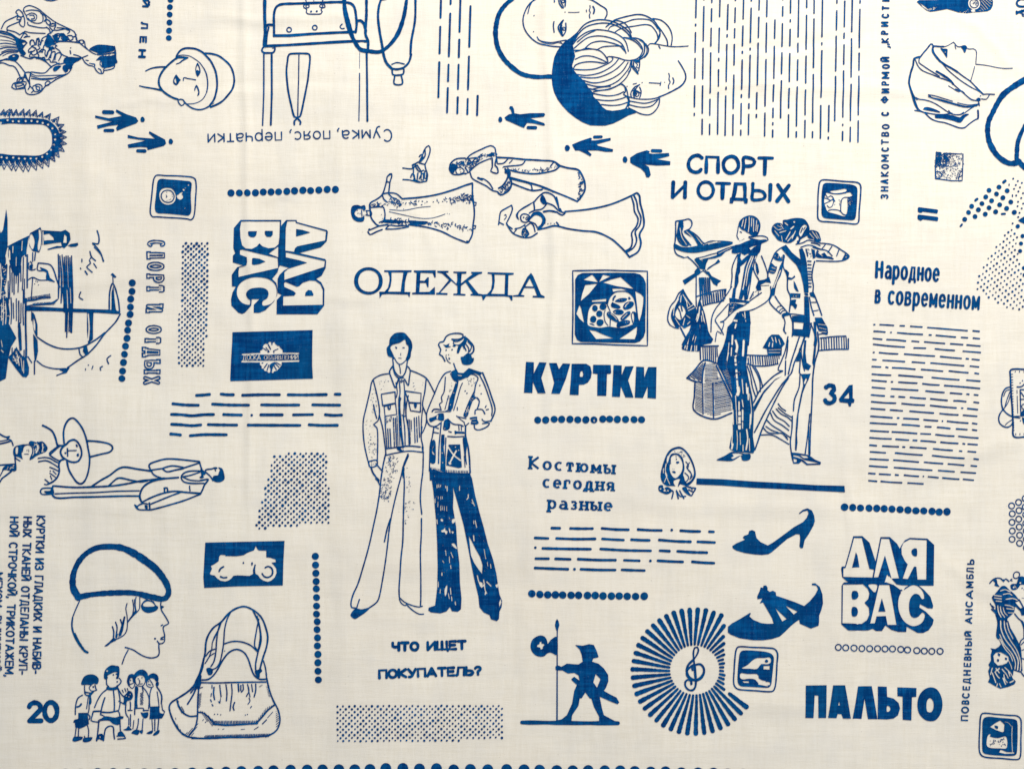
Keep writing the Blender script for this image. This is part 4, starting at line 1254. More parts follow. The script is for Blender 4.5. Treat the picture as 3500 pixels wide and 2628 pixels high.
P('''
l 12: 1100,1000 1060,1070 960,1180 880,1290 800,1370 720,1420 620,1490
l 12: 340,1210 430,1270 530,1310 640,1320 760,1300 880,1235 960,1170
f: 800,985 860,985 855,1100 855,1230 810,1275 800,1150
x 12: 812,1000 820,1130 812,1240
f: 770,1285 800,1295 815,1370 790,1385 760,1340
l 10: 725,1320 735,1370 760,1395
l 10: 340,1430 400,1475 500,1500 620,1500
f: 540,1510 640,1490 610,1540 520,1560 580,1530
l 9: 520,1562 600,1530
f: 300,980 320,1010 345,1100 345,1200 330,1205 310,1150 290,1010
E: 310,1040 325,1090 322,1160 308,1120
f: 305,1180 345,1240 350,1340 330,1430 318,1440 308,1300
l 11: 315,1430 315,1550
l 7: 290,980 290,1060
l 12: 1000,960 1005,800 1035,720 1080,860 1095,980
f: 1020,960 1022,800 1040,740 1048,860 1060,960 1090,990 1020,990
l 8: 1038,720 1036,650
f: 1015,640 1035,625 1070,662 1055,672
''')
for l_ in ['895,240 912,300 905,360 855,355 890,390 930,450 950,520|11','870,390 930,460 955,520|9','830,430 845,480 882,515|10','845,480 830,500|9','825,510 835,540 800,570 850,620|10','755,500 755,525|9','865,540 890,580|9','740,580 745,590|8','785,610 805,640|12','742,800 725,845 762,870|10','1015,1380 980,1410 995,1455|10','940,1480 920,1490 925,1515|10','855,1475 845,1505|8','810,1465 815,1470|7','785,1500 785,1515|7']:
    a_, w_ = l_.split('|'); sub('gull'); P('l %s: %s' % (w_, a_))
tile(0, 1320, 2.765)
motif('printed_sombrero_figure', 'person in a very wide pointed hat, lying sideways')
P('''
l 17: 405,370 450,392 495,425 525,490 540,550 560,568
l 15: 560,565 520,600 470,645
l 13: 470,650 510,680 570,710
c 16: 700,505 735,530 765,590 770,650 740,705 700,718 655,710 620,690 590,670 570,620 590,575 630,545 650,520
l 17: 540,560 600,560 625,545
l 16: 605,540 600,440 615,370 650,315 690,300 730,330 780,400 815,490 835,590 850,680 840,790 810,880 770,920 730,910 690,860 650,790 630,710
l 16: 830,515 920,520 1020,538 1060,560 1068,590 1040,620 960,640 860,665
l 16: 600,690 570,700 555,740 560,800 540,860 500,900 450,925
l 9: 470,650 465,630 540,570
l 11: 360,680 420,672 470,680 520,710 555,725
l 11: 365,712 430,702 480,720 550,765
l 10: 470,765 510,780 550,800
l 9: 500,800 530,830
l 8: 470,820 500,840 530,865
l 10: 425,880 450,900 470,920
l 8: 475,845 490,880
l 9: 420,925 440,930
d 7: 475,800
k 11: 635,588 638,660
k 8: 640,608 720,606
F: 715,545 735,560 730,580 718,570
F: 720,650 740,630 745,660 730,665
F: 605,625 625,620 625,640 612,640
''')
motif('printed_hooded_child_figure', 'child in a knotted fur hood, cut by the left edge')
P('''
l 14: -10,445 30,470 75,485
l 11: 60,480 90,475 70,495 105,510 125,560
l 9: -10,520 50,510 90,500 
l 14: -10,545 60,530 105,515
F: 125,600 140,570 180,555 240,550 215,600 205,650 215,690 180,670 140,660 125,640
E: 150,575 170,570 165,640 150,640
l 9: 130,640 150,680 190,705
E: 205,610 230,570 270,555 300,590 300,640 270,680 235,685 210,660
l 9: 210,620 225,565 265,550 300,570 310,620 285,680
F: 270,540 290,515 330,525 350,530 400,520 440,560 450,590 430,620 380,640 340,660 300,690 285,680 320,640 320,590 300,560
S 26/8: 320,540 420,540 430,600 340,640
x 8: 345,540 360,590 340,630
x 8: 400,540 405,590 395,620
l 14: 355,530 390,580 380,630
l 14: 285,690 330,650
d 5: 270,600 272,615 255,605
l 6: 230,640 270,640
l 11: 140,670 145,720 150,790 130,800
l 12: -10,745 60,740 140,735
F: 20,790 50,750 140,745 145,790 100,800 60,790
S 10/7: 50,755 135,755 135,785 50,785
l 14: 110,800 60,840 20,870 -5,910
l 8: 30,790 0,850
''')
motif('printed_lying_man_figure', 'young man in a long jacket lying sideways, head to the right')
P('''
l 15: 1430,795 1415,740 1490,705 1580,685 1700,690 1880,710
l 14: 1885,710 1900,760 1925,830
l 14: 1540,775 1580,760 1640,750 1740,770 1660,790 1580,805 1540,775
l 14: 1430,790 1540,775
l 14: 1740,770 1880,725
l 16: 1440,800 1300,780 1180,762 1120,780 1040,840 960,885 870,945
l 14: 1430,790 1460,835 1540,870
l 15: 1560,870 1690,860
l 15: 1030,940 1110,870 1150,865 1240,885 1330,900 1400,890
l 16: 500,940 700,955 860,950 1060,940 1200,920 1350,890 1450,880 1560,865
l 15: 870,948 1000,945
l 16: 500,945 485,985 520,1050 700,1048 1000,1040 1200,1035 1320,1035
l 11: 520,1015 700,1008 900,1002 1100,990 1320,985
l 12: 500,960 400,965 382,995 400,1020 500,1015
F: 415,990 480,985 500,960 510,1020 450,1020
l 17: 1560,870 1460,890 1380,930 1340,980 1325,1050 1345,1095
l 15: 1345,1095 1400,1065 1480,1030 1580,1000 1660,990 1760,1000 1900,1010
l 15: 1900,1010 1920,970 1935,930 1970,880 1890,890
l 14: 1900,1015 1750,1075 1600,1120 1430,1165 1380,1165
l 13: 1430,1110 1540,1065 1640,1025 1710,1000
l 14: 1415,1100 1420,1160
l 12: 1400,1110 1360,1105 1310,1125 1300,1155 1330,1165 1400,1165
F: 1270,1112 1300,1125 1310,1150 1330,1168 1295,1160
F: 1370,1120 1400,1125 1395,1165 1380,1160
l 14: 1555,960 1585,958 1590,1000
l 12: 1560,965 1560,995
l 13: 1925,800 1800,800 1740,820 1715,860 1740,900 1810,915 1930,915
l 11: 1720,855 1800,840 1890,810
l 11: 1740,860 1800,885 1890,892
F: 1900,770 1920,790 1935,815 1920,830 1930,860 1900,870 1885,860 1905,840 1895,800
l 10: 1795,940 1795,960 1800,985
l 13: 1935,830 1945,790 2000,780 2030,770 2050,772
l 12: 1945,810 1990,850 2015,890
l 9: 2030,775 2040,800
F: 2060,765 2100,775 2120,830 2122,880 2080,905 2030,900 2010,875 2020,845 2060,840 2070,810 2080,790
F: 1930,815 1945,800 1950,820 1935,835
''')
# ================================================================== bottom left
tile(0, 0, 1)
motif('printed_text_block', 'four lines of capitals reading downwards, КУРТКИ ИЗ ГЛАДКИХ И НАБИВНЫХ ТКАНЕЙ')
text('КУРТКИ ИЗ ГЛАДКИХ И НАБИВ-', 125, 1761, 111, 2301, 31, 5.2, gap=.27, space=.66)
text('НЫХ ТКАНЕЙ ОТДЕЛАНЫ КРУП-', 80, 1764, 65, 2304, 31, 5.2, gap=.27, space=.66)
text('НОЙ СТРОЧКОЙ, ТРИКОТАЖЕМ,', 34, 1764, 17, 2311, 31, 5.2, gap=.27, space=.66)
text('МЕХОМ, ВЫШИВКОЙ,', -19, 1954, -28, 2302, 31, 5.2, gap=.27, space=.66)
tile(0, 1740, 3.568)
motif('printed_beret_profile', 'profile of a woman in a thick-edged beret')
P('''
l 90-72-66-60-64-74-84-88-84-74-68-70: 960,1070 900,970 888,870 905,760 960,640 1050,540 1180,470 1330,455 1480,470 1620,530 1760,620 1900,730 2010,870 2050,960 2055,1020 2020,1080 1950,1095 1850,1070
l 66-62-62-64-70: 960,1070 1100,1040 1250,1025 1450,1018 1600,1020 1750,1045 1870,1080 1960,1095
l 12: 975,1110 930,1210 890,1310
l 16-20-26: 890,1310 880,1400 890,1480 920,1560 955,1620 985,1665
l 10: 1655,1070 1645,1140 1650,1220 1660,1245
l 10: 1700,1070 1700,1150 1695,1215 1665,1255 1610,1310 1550,1385
l 10: 1612,1105 1625,1200 1610,1300
l 9: 1650,1260 1640,1180 1635,1100
l 10: 1545,1150 1530,1210 1545,1300 1550,1385
F: 1640,1240 1665,1245 1600,1320 1560,1375 1548,1370 1590,1310
l 11: 1550,1385 1545,1460 1520,1520 1470,1560 1400,1590
l 18-34: 1515,1315 1490,1420 1460,1530
l 16: 1465,1345 1490,1420
l 14: 1405,1375 1425,1440 1410,1560
l 14: 1368,1430 1385,1490 1380,1580
l 7: 1500,1430 1485,1500 1440,1560
l 10: 1430,1520 1420,1570
l 30-16: 1400,1590 1360,1610 1300,1660
F: 1715,1170 1760,1110 1820,1108 1870,1125 1895,1170 1925,1190 1915,1225 1860,1255 1790,1265 1740,1240 1718,1205
E: 1735,1165 1775,1128 1825,1125 1860,1145 1885,1180 1800,1190 1750,1185
l 12: 1700,1065 1760,1085 1800,1110
l 13: 1965,1110 1955,1160 1965,1230 2010,1300 2058,1385 2045,1400 1995,1425 1988,1460 2005,1520 2008,1560
F: 1960,1175 2000,1190 1975,1210 1965,1230
k 14: 1962,1420 1978,1410
d 13: 1888,1577
l 11: 2008,1550 1960,1570 1990,1585 1955,1585
l 12: 2005,1560 2005,1610 1975,1635 1945,1640 1915,1605
''')
tile(0, 2150, 3.474)
P('''
l 26-30-26: 890,50 920,120 970,205 1010,255 1045,272
l 40-20-12: 1350,120 1300,160 1248,198
l 14: 1885,165 1885,220 1890,280 1870,320 1800,340 1720,325 1650,290 1590,250 1540,230 1485,215
l 12: 1520,245 1480,320 1448,412
''')
motif('printed_number', 'bold number 20 below the beret profile')
text('20', 325, 1112, 712, 1104, 272, 56, gap=.16, name='digit')
motif('printed_crowd_drawing', 'small cartoon group of schoolchildren and adults beside the number 20')
sub('figure', 'boy seen from behind with dark hair, shorts and a bag')
P('''
F: 965,655 985,580 1020,545 1075,532 1130,540 1172,580 1172,620 1155,650 1120,640 1085,660 1040,655
l 11: 1005,665 1005,720 1015,750
l 10: 1085,660 1060,690 1090,730 1150,720
l 12: 1130,655 1140,700 1150,715
d 12: 1110,680
F: 1000,735 1040,740 1080,745 1120,725 1110,755 1085,780 1090,850 1080,890 1055,890 1060,800 1030,790 1005,770
e: 1015,755 1060,758 1060,775 1025,772
l 13: 980,780 930,810 905,870 895,950 895,1010
l 20: 915,920 945,910 965,885
l 10: 1050,800 1040,870 1030,940
l 11: 1060,890 1060,940 1045,1010
f: 930,990 1040,988 1050,1060 1060,1120 1010,1150 960,1175 895,1165 890,1110 868,1100 885,1070 930,1060
l 13: 1040,1000 1070,1030 1060,1070
l 11: 905,1170 890,1280
l 11: 935,1165 930,1280
l 11: 1040,1135 1055,1200 1050,1280
l 12: 1005,1265 1005,1290
F: 860,1320 875,1275 920,1270 985,1275 980,1300 920,1325 880,1332
F: 985,1330 990,1290 1040,1280 1100,1278 1080,1320 1010,1340
''')
sub('figure', 'big boy with a scarf-like collar holding a stick of cloth')
P('''
F: 1235,580 1235,530 1250,480 1290,440 1330,425 1370,432 1410,440 1418,500 1412,560 1395,590 1385,540 1390,510 1350,510 1310,530 1275,550 1280,580 1250,595
e: 1265,480 1285,485 1275,505 1262,500
d 10: 1345,540 1380,530
l 12: 1265,595 1265,650 1290,680
l 13: 1415,580 1438,615 1420,650 1385,675
F: 1380,560 1410,570 1400,590 1375,585
d 10: 1390,622
F: 1265,680 1330,690 1400,675 1405,705 1340,725 1270,715
l 13: 1270,710 1210,760 1160,840 1125,925
l 15: 1245,810 1225,870 1205,950 1195,1010
l 14: 1345,720 1355,820 1358,920 1355,965
l 12: 1400,710 1420,800 1425,880 1410,960
l 13: 1400,700 1440,770 1470,800
l 13: 1410,850 1470,885
l 17: 1120,970 1200,968 
l 16: 1200,980 1300,985 1400,965
l 13: 1110,970 1095,1030 1085,1080 1175,1100
l 12: 1195,1010 1240,1030 1210,1060 1170,1080 1180,1100
F: 1240,1030 1300,1035 1370,1045 1420,1030 1470,1035 1460,1060 1420,1070 1425,1120 1400,1135 1340,1120 1300,1085 1200,1085 1180,1095 1210,1060
l 13: 1400,965 1420,1000 1425,1110 1430,1200
l 14: 1175,1090 1165,1200 1150,1320
l 14: 1230,1320 1240,1240 1260,1170 1310,1145 1345,1160 1350,1220 1360,1300
F: 1140,1320 1160,1250 1215,1235 1230,1260 1220,1320 1180,1300
E: 1178,1262 1200,1270 1190,1290
F: 1400,1260 1400,1225 1440,1205 1465,1230 1490,1270 1440,1270
l 14: 1390,1265 1480,1265 1490,1290 1400,1300
''')
sub('figure', 'child in the middle with a raised open hand')
P('''
F: 1515,570 1530,540 1570,528 1600,550 1570,570 1545,575 1535,620 1545,660 1530,680 1505,620
c 9: 1550,570 1585,590 1600,650 1575,700 1540,680 1530,620
d 8: 1550,605 1585,600
l 9: 1550,650 1580,640
F: 1470,850 1470,790 1500,760 1520,730 1560,740 1580,790 1555,840 1510,850 1490,900 1460,880
l 9: 1450,720 1465,750
l 9: 1480,700 1495,740
l 9: 1510,700 1520,730
b 8: 1500,790 1530,800 1545,770
l 12: 1545,860 1550,900 1545,960
l 13: 1495,880 1490,960 1500,1010 1520,1040
l 11: 1520,960 1570,960
l 11: 1550,1010 1550,1150
l 10: 1530,1050 1530,1130
F: 1460,1190 1500,1175 1525,1140 1545,1165 1570,1190 1510,1200
''')
sub('figure', 'adult with round dark hair and a striped tie')
P('''
F: 1575,620 1580,560 1610,510 1660,478 1710,482 1750,520 1758,570 1740,640 1725,600 1720,560 1680,535 1640,550 1605,590 1600,640
c 9: 1610,570 1660,540 1715,560 1725,620 1695,670 1630,665 1605,620
d 8: 1640,585 1685,575
l 10: 1650,600 1660,615 1655,635
l 8: 1640,650 1690,645
F: 1605,670 1640,690 1635,780 1630,880 1635,930 1600,940 1600,800
l 11: 1690,680 1740,740 1770,820 1765,940
h 8/16/60: 1665,760 1700,740 1700,890 1665,900
l 10: 1690,690 1700,740
l 11: 1600,940 1700,935 1710,970
l 12: 1600,930 1600,1010
l 11: 1700,960 1765,960
F: 1670,980 1700,990 1760,980 1755,1040 1720,1055 1690,1030
l 12: 1645,1060 1640,1130 1620,1200
l 11: 1700,1060 1690,1190
F: 1560,1230 1600,1190 1660,1195 1640,1250 1590,1240
F: 1660,1200 1700,1190 1690,1240 1665,1225
l 9: 1590,1080 1580,1180
''')
sub('figure', 'child on the right with dark hair, skirt and a satchel')
P('''
F: 1745,580 1770,540 1820,520 1865,540 1882,580 1875,620 1850,620 1830,590 1790,580 1760,600
c 9: 1770,590 1745,620 1740,660 1770,685 1820,680
d 8: 1765,620 1795,625
l 9: 1760,650 1790,660
F: 1850,630 1880,620 1885,660 1860,680 1845,660
l 15: 1860,680 1900,740 1920,800 1915,880
l 10: 1865,740 1880,840 1890,930
l 11: 1800,690 1780,760 1775,860 1780,920
l 11: 1920,890 1930,960
f: 1780,915 1890,912 1895,970 1900,990 1935,1000 1955,980 1950,1010 1925,1055 1880,1060 1775,1065 1780,1000
E: 1905,955 1925,960 1925,995 1900,990
l 12: 1940,960 1955,980
l 9: 1805,1070 1815,1190
l 12: 1840,1070 1840,1200
l 12: 1885,1065 1875,1190
F: 1740,1230 1780,1205 1820,1195 1810,1230 1770,1240
F: 1815,1255 1850,1210 1895,1190 1890,1230 1840,1258
''')
tile(560, 1820, 3.95)
motif('printed_car_panel', 'blue rectangle with the pale silhouette of an old open car')
P('''
f: 565,130 1000,122 1630,110 1615,400 1608,710 1000,720 548,742 538,600 555,300
f: 1000,300 1001,300
e: 625,550 655,480 638,445 680,425 745,380 752,320 770,295 830,298 840,312 980,315 1080,300 1130,268 1220,235 1245,178 1265,220 1285,238 1385,240 1385,330 1440,335 1510,360 1515,395 1455,402 1490,440 1520,480 1525,540 1500,600 1450,645 1405,660 1350,645 1300,610 1275,570 1240,550 1235,490 1245,430 1225,440 1205,500 1210,550 1160,580 1000,572 940,580 920,610 880,640 835,655 770,645 720,610 690,575 640,565
l 20: 750,520 770,480 812,455
l 20: 770,590 810,605 852,600
F: 1075,385 1090,405 1078,422 1065,405
k 20: 1195,405 1193,430
l 20: 1370,470 1410,452 1455,475 1472,520 1460,570 1410,600 1360,590 1330,550
l 12: 1235,430 1225,470
''')
motif('printed_dot_row', 'long upright column of sixteen solid dots right of the car panel')
tile(560, 1820, 3.95)
_c = [(2045,318),(2048,436),(2052,547),(2055,658),(2057,758),(2060,875),(2060,990),(2060,1098),(2070,1200),(2068,1306),(2075,1416),(2074,1524),(2082,1638)]
for x, y in _c: sub('dot'); P('d 48: %d,%d' % (x, y))
tile(540, 2040, 2.825)
for x, y in [(1545,630),(1546,712),(1550,795)]: sub('dot'); P('d 34: %d,%d' % (x, y))
motif('printed_handbag_drawing', 'upright gathered shoulder bag with twisted straps beside the schoolchildren')
P('''
l 16: 360,820 400,740 430,640 455,540 465,430 490,360 540,290 610,240 680,160 750,110 830,88 890,105 960,150 1010,210 1045,300 1062,380 1050,480 1020,570 1000,640 985,700
l 11: 700,150 670,210 645,310 638,400 630,480 600,620 565,680 520,700
l 12: 600,250 580,330 565,440 560,520 540,620 510,670
f: 620,235 600,250 580,310 540,380 520,440 515,500 525,500 530,440 560,380 600,300
l 12: 460,570 500,520 550,500
l 8: 470,620 500,570 545,540 
l 8: 520,500 500,560 455,640
l 13: 920,130 960,210 985,300 990,400 965,540 945,640 945,700
l 11: 975,210 950,340 935,470 965,510
l 8: 960,180 990,300 1000,420 970,530
l 13: 640,450 700,430 760,424 830,435 900,465 960,520
l 14: 425,800 480,795 530,760 580,690 630,600 690,530 760,502 830,530 870,590 900,680 930,750 980,788 1045,788
d 6: 645,518
F: 465,690 500,680 530,705 520,745 490,755 475,730
F: 935,710 960,700 1000,690 1010,710 985,735 985,770 960,775 945,745
l 12: 1020,610 1040,680 1050,760
l 14: 1050,770 1075,880 1110,980 1160,1080 1180,1180 1160,1260 1120,1305 1040,1345
l 10: 1110,990 1130,1030
l 14: 440,590 430,680 400,760
f: 400,730 420,760 415,840 395,900 350,870 310,910 270,920 330,860 370,800
l 16: 360,840 290,910 200,970 130,1015 108,1060 130,1150 170,1230 220,1300 290,1345 380,1360
l 16: 330,1360 500,1362 700,1352 900,1350 1060,1335
h 7/13/72: 450,1335 1080,1315 1080,1345 450,1360
l 13: 395,860 385,960 382,1060 380,1160 360,1250 300,1335
l 14: 370,870 340,940 285,1032
l 11: 350,880 315,925
l 8: 430,870 400,880
l 15: 185,1000 205,1060 250,1120 310,1150 375,1145
h 6/14/60: 190,990 215,1040 260,1100 230,1120 190,1070
l 13: 400,825 560,828 800,820 1045,815
l 12: 390,1110 440,1120 490,1160 540,1215
l 16: 530,1225 650,1235 760,1230 960,1215
h 7/14/80: 540,1195 950,1190 960,1225 540,1235
l 15: 950,1215 1010,1150 1060,1090 1130,1035
h 5/14/100: 950,1190 1050,1060 1120,1030 1070,1090 970,1210
h 5/12/50: 385,940 420,920 410,1060 385,1080
h 5/13/55: 400,1090 450,1110 540,1190 530,1250 470,1190
h 5/14/-40: 1045,850 1080,880 1095,950 1070,960
h 5/16/-40: 1140,1090 1175,1160 1170,1230 1140,1260
h 5/14/70: 150,1160 200,1250 260,1330 230,1330 170,1230
h 5/14/-50: 260,1320 350,1250 400,1190 380,1250 330,1340
h 4/12/75: 1000,840 1020,840 990,870 970,860
l 13: 540,870 535,930 545,990
l 10: 520,850 520,880
l 11: 595,850 600,900 608,960
F: 575,1000 590,1010 605,960 600,1030 585,1020
l 11: 655,845 665,920 660,1000
l 11: 710,840 715,920 705,1010 695,1095
l 12: 740,1015 725,1060 735,1090
l 14: 775,840 780,910
l 10: 800,850 800,900
l 10: 820,840 825,890 805,915
l 9: 865,840 880,900 855,955
l 8: 870,870 890,960
l 9: 905,840 915,910
l 12: 945,835 945,900 930,960
l 8: 515,930 510,960
l 10: 505,990 515,1010
l 10: 520,1035 530,1050
l 8: 880,970 890,1000 870,1030
l 8: 905,1050 895,1065
d 6: 545,1130 575,1130 605,1135 845,1135 865,1130
k 5: 580,1275 590,1270
k 5: 620,1275 640,1270
k 5: 800,1275 840,1272
k 6: 930,1275 970,1250
k 9: 1010,1220 1050,1180
k 6: 1060,1160 1110,1105
k 6: 430,1190 440,1180
k 6: 455,1210 465,1200
k 5: 170,1160 175,1180
''')
# ================================================================== centre
tile(1160, 880, 2.989)
motif('printed_heading', 'large serif heading ОДЕЖДА in capitals')
sub('letter'); P('''
F: 300,102 350,110 400,140 435,190 445,240 435,300 400,345 350,375 300,382 240,370 190,335 160,290 152,240 165,180 200,135 250,108
E: 300,132 350,142 390,175 405,220 405,260 390,310 350,345 300,352 250,340 215,310 195,260 198,210 220,165 260,138
''')
sub('letter'); P('''
f: 460,133 740,133 738,150 700,155 685,200 672,260 668,355 728,355 718,412 700,380 640,380 500,376 440,380 415,420 410,352 465,352 500,310 515,240 515,200 500,152 460,150
e: 535,155 655,155 650,200 640,260 630,352 500,352 525,300 535,240
''')
sub('letter'); P('''
f: 762,135 985,132 985,205 972,205 955,162 830,158 825,238 870,240 900,205 915,205 912,305 900,305 885,262 825,262 818,355 920,352 975,300 978,380 745,378 745,362 782,358 790,160 762,150
''')
sub('letter'); P('''
f: 1000,138 1115,138 1115,155 1085,158 1140,215 1195,270 1205,235 1203,162 1165,158 1165,145 1298,145 1298,165 1250,168 1243,250 1245,265 1310,210 1365,168 1350,165 1345,148 1460,148 1458,165 1425,172 1315,240 1420,370 1460,376 1460,395 1340,388 1340,375 1365,368 1290,255 1243,290 1240,370 1290,375 1288,390 1165,385 1165,370 1205,368 1205,292 1145,240 1030,362 1105,365 1105,383 990,380 990,362 1015,360 1120,230 1050,165 1002,155
''')
sub('letter'); P('''
f: 1515,152 1780,158 1782,175 1728,182 1722,385 1770,388 1768,440 1755,440 1735,405 1690,398 1500,396 1475,436 1465,436 1455,392 1440,380 1510,375 1550,330 1562,260 1560,200 1555,172 1515,166
e: 1585,175 1695,178 1688,375 1550,372 1580,310 1588,240
''')
sub('letter'); P('''
f: 1958,158 1980,190 2060,380 2098,398 2096,414 1975,408 1975,392 2020,392 1992,315 1890,312 1855,382 1890,388 1888,402 1775,400 1775,388 1825,382 1920,200
e: 1945,215 1985,298 1900,296
''')
tile(1180, 1120, 3.195)
motif('printed_couple_drawing', 'man in a denim jacket and woman in a patterned blouse standing side by side')
sub('figure', 'man in a stippled denim jacket and wide trousers')
P('''
F: 470,310 455,220 480,190 490,120 540,65 600,52 650,58 690,100 725,150 735,215 720,270 715,320 690,360 680,370 660,350 675,310 690,250 690,200 668,180 655,130 600,165 520,188 495,220 520,280 540,330 530,350 510,325
l 9: 540,330 560,370 590,398 620,395 660,360
l 12: 520,345 525,380 530,430 550,490 590,530 630,530 660,480 672,420 680,370
l 9: 590,405 600,440 605,500
F: 545,205 570,215 565,235 552,225
k 8: 630,218 648,220
l 6: 608,280 608,305
k 6: 582,330 615,335
l 14: 520,420 485,480 510,560 548,655 570,600 585,550
l 12: 680,420 710,460 700,560 690,630 650,560
l 12: 525,440 545,510 585,550 640,545
l 12: 480,500 380,520 300,575 270,700 230,870 200,1000 195,1120 210,1280 240,1420 265,1510
l 12: 310,580 335,680 365,820 375,930 355,1020 310,1055 345,1090 355,1200 352,1380 350,1460
l 12: 375,960 410,1100 430,1250 440,1330
l 12: 255,1460 340,1445 350,1500 270,1520 255,1460
l 12: 350,1500 410,1570
l 12: 280,1530 310,1600 370,1661
l 12: 310,840 325,920 345,990
l 12: 710,465 800,500 885,550 930,620 980,720
l 12: 885,560 870,700 845,840 870,910 890,960
l 10: 850,860 835,1000 838,1150 880,1060 890,990
l 12: 838,1080 830,1200 850,1300 850,1360
K 12: 395,725 545,700 550,820 410,850
K 12: 425,860 550,825 565,945 435,965
F: 460,850 495,840 500,870 490,900 470,895
e: 475,855 490,852 485,885
K 12: 650,690 830,715 825,820 700,815
K 12: 695,820 825,825 822,920 715,905
F: 750,830 785,830 775,880 760,878
l 11: 650,690 655,800 665,960
l 9: 555,600 570,700 560,760
l 11: 590,560 600,700 590,780
F: 585,750 615,770 605,800 605,900 615,1000 620,1100 630,1200 640,1290 625,1290 605,1200 590,1100 585,1000 580,900
b 6: 605,1080
l 10: 640,570 650,700 645,820 640,960
l 9: 620,950 640,970 665,960
l 12: 690,740 670,840 665,960 690,1100 700,1280
l 11: 635,970 650,1100 655,1280
c 9: 605,580 620,568 628,585 612,598
l 11: 435,965 440,1100 455,1310
h 11/24/87: 460,1100 500,1090 510,1300 470,1310
h 12/20/88: 515,975 555,975 570,1290 520,1300
h 8/20/88: 565,960 620,1000 625,1290 575,1290
h 8/18/88: 680,990 730,1010 720,1280 690,1280
h 10/22/88: 745,970 815,960 812,1250 750,1260
S 14/7: 520,1000 560,1000 560,1280 530,1280
S 12/7: 690,1050 810,1000 800,1260 700,1270
s 22/6: 440,975 500,975 505,1020 445,1040
l 14: 445,1320 600,1300 700,1290 820,1300
l 12: 450,1390 560,1365 700,1345 850,1358
F: 560,1320 600,1295 660,1290 630,1320 650,1355 600,1350
e: 605,1320 625,1305 615,1325 635,1345
l 11: 440,1320 445,1390
l 11: 840,1300 850,1360
s 22/5: 300,640 340,750 355,900 320,960 260,900 280,750
s 26/6: 240,1150 340,1150 340,1430 270,1430 240,1300
s 10/5: 360,560 500,560 520,640 370,670
s 6/5: 700,600 860,570 850,680 720,670
s 10/5: 220,1000 300,1000 300,1140 220,1140
s 10/5: 270,1470 335,1460 335,1500 275,1505
''')
tile(1180, 1540, 2.769)
P('''
l 10: 245,150 260,200 290,245 325,320
l 9: 290,120 330,170 350,190
F: 280,260 305,255 325,275 320,300 300,285
l 12: 385,20 360,130 340,260 325,400 300,560 270,700 240,840 210,960 170,1100 120,1260 75,1360 55,1440 62,1480 95,1485
l 11: 595,30 555,130 530,240 490,390 450,560 420,720 405,860 380,1060 350,1240 320,1390 295,1435 220,1490
l 12: 430,640 400,730 372,860
l 6-16: 430,650 415,760
l 12: 548,150 560,300 555,480 550,680 545,860 530,1000 520,1150 510,1300 512,1380
l 11: 740,10 735,200 720,320 712,460 725,600
l 11: 722,640 720,800 712,950 715,1200 715,1400 712,1465
l 9: 512,1385 560,1430 640,1465 700,1478 730,1470
l 9: 512,1400 530,1440 570,1465 580,1450
l 10: 580,1455 640,1510 700,1545 742,1545
l 10: 135,1405 120,1450 108,1490
l 11: 95,1490 150,1505 220,1490
F: 50,1550 75,1510 100,1490 160,1500 228,1490 190,1530 130,1570 95,1590 65,1575
s 80/6: 400,50 470,50 490,200 450,330 430,440 340,480 350,330 380,180
s 30/6: 400,50 480,50 500,130 400,150
s 30/6: 340,330 430,330 420,470 335,480
s 12/5: 580,140 620,140 620,440 585,400
s 20/5: 570,440 670,480 650,560 590,640 570,740 565,550
l 9: 600,45 560,140
F: 540,150 560,150 560,200 545,260
''')
tile(1180, 1120, 3.195)
sub('figure', 'woman in a patterned blouse with a fringed pocket and dark trousers')
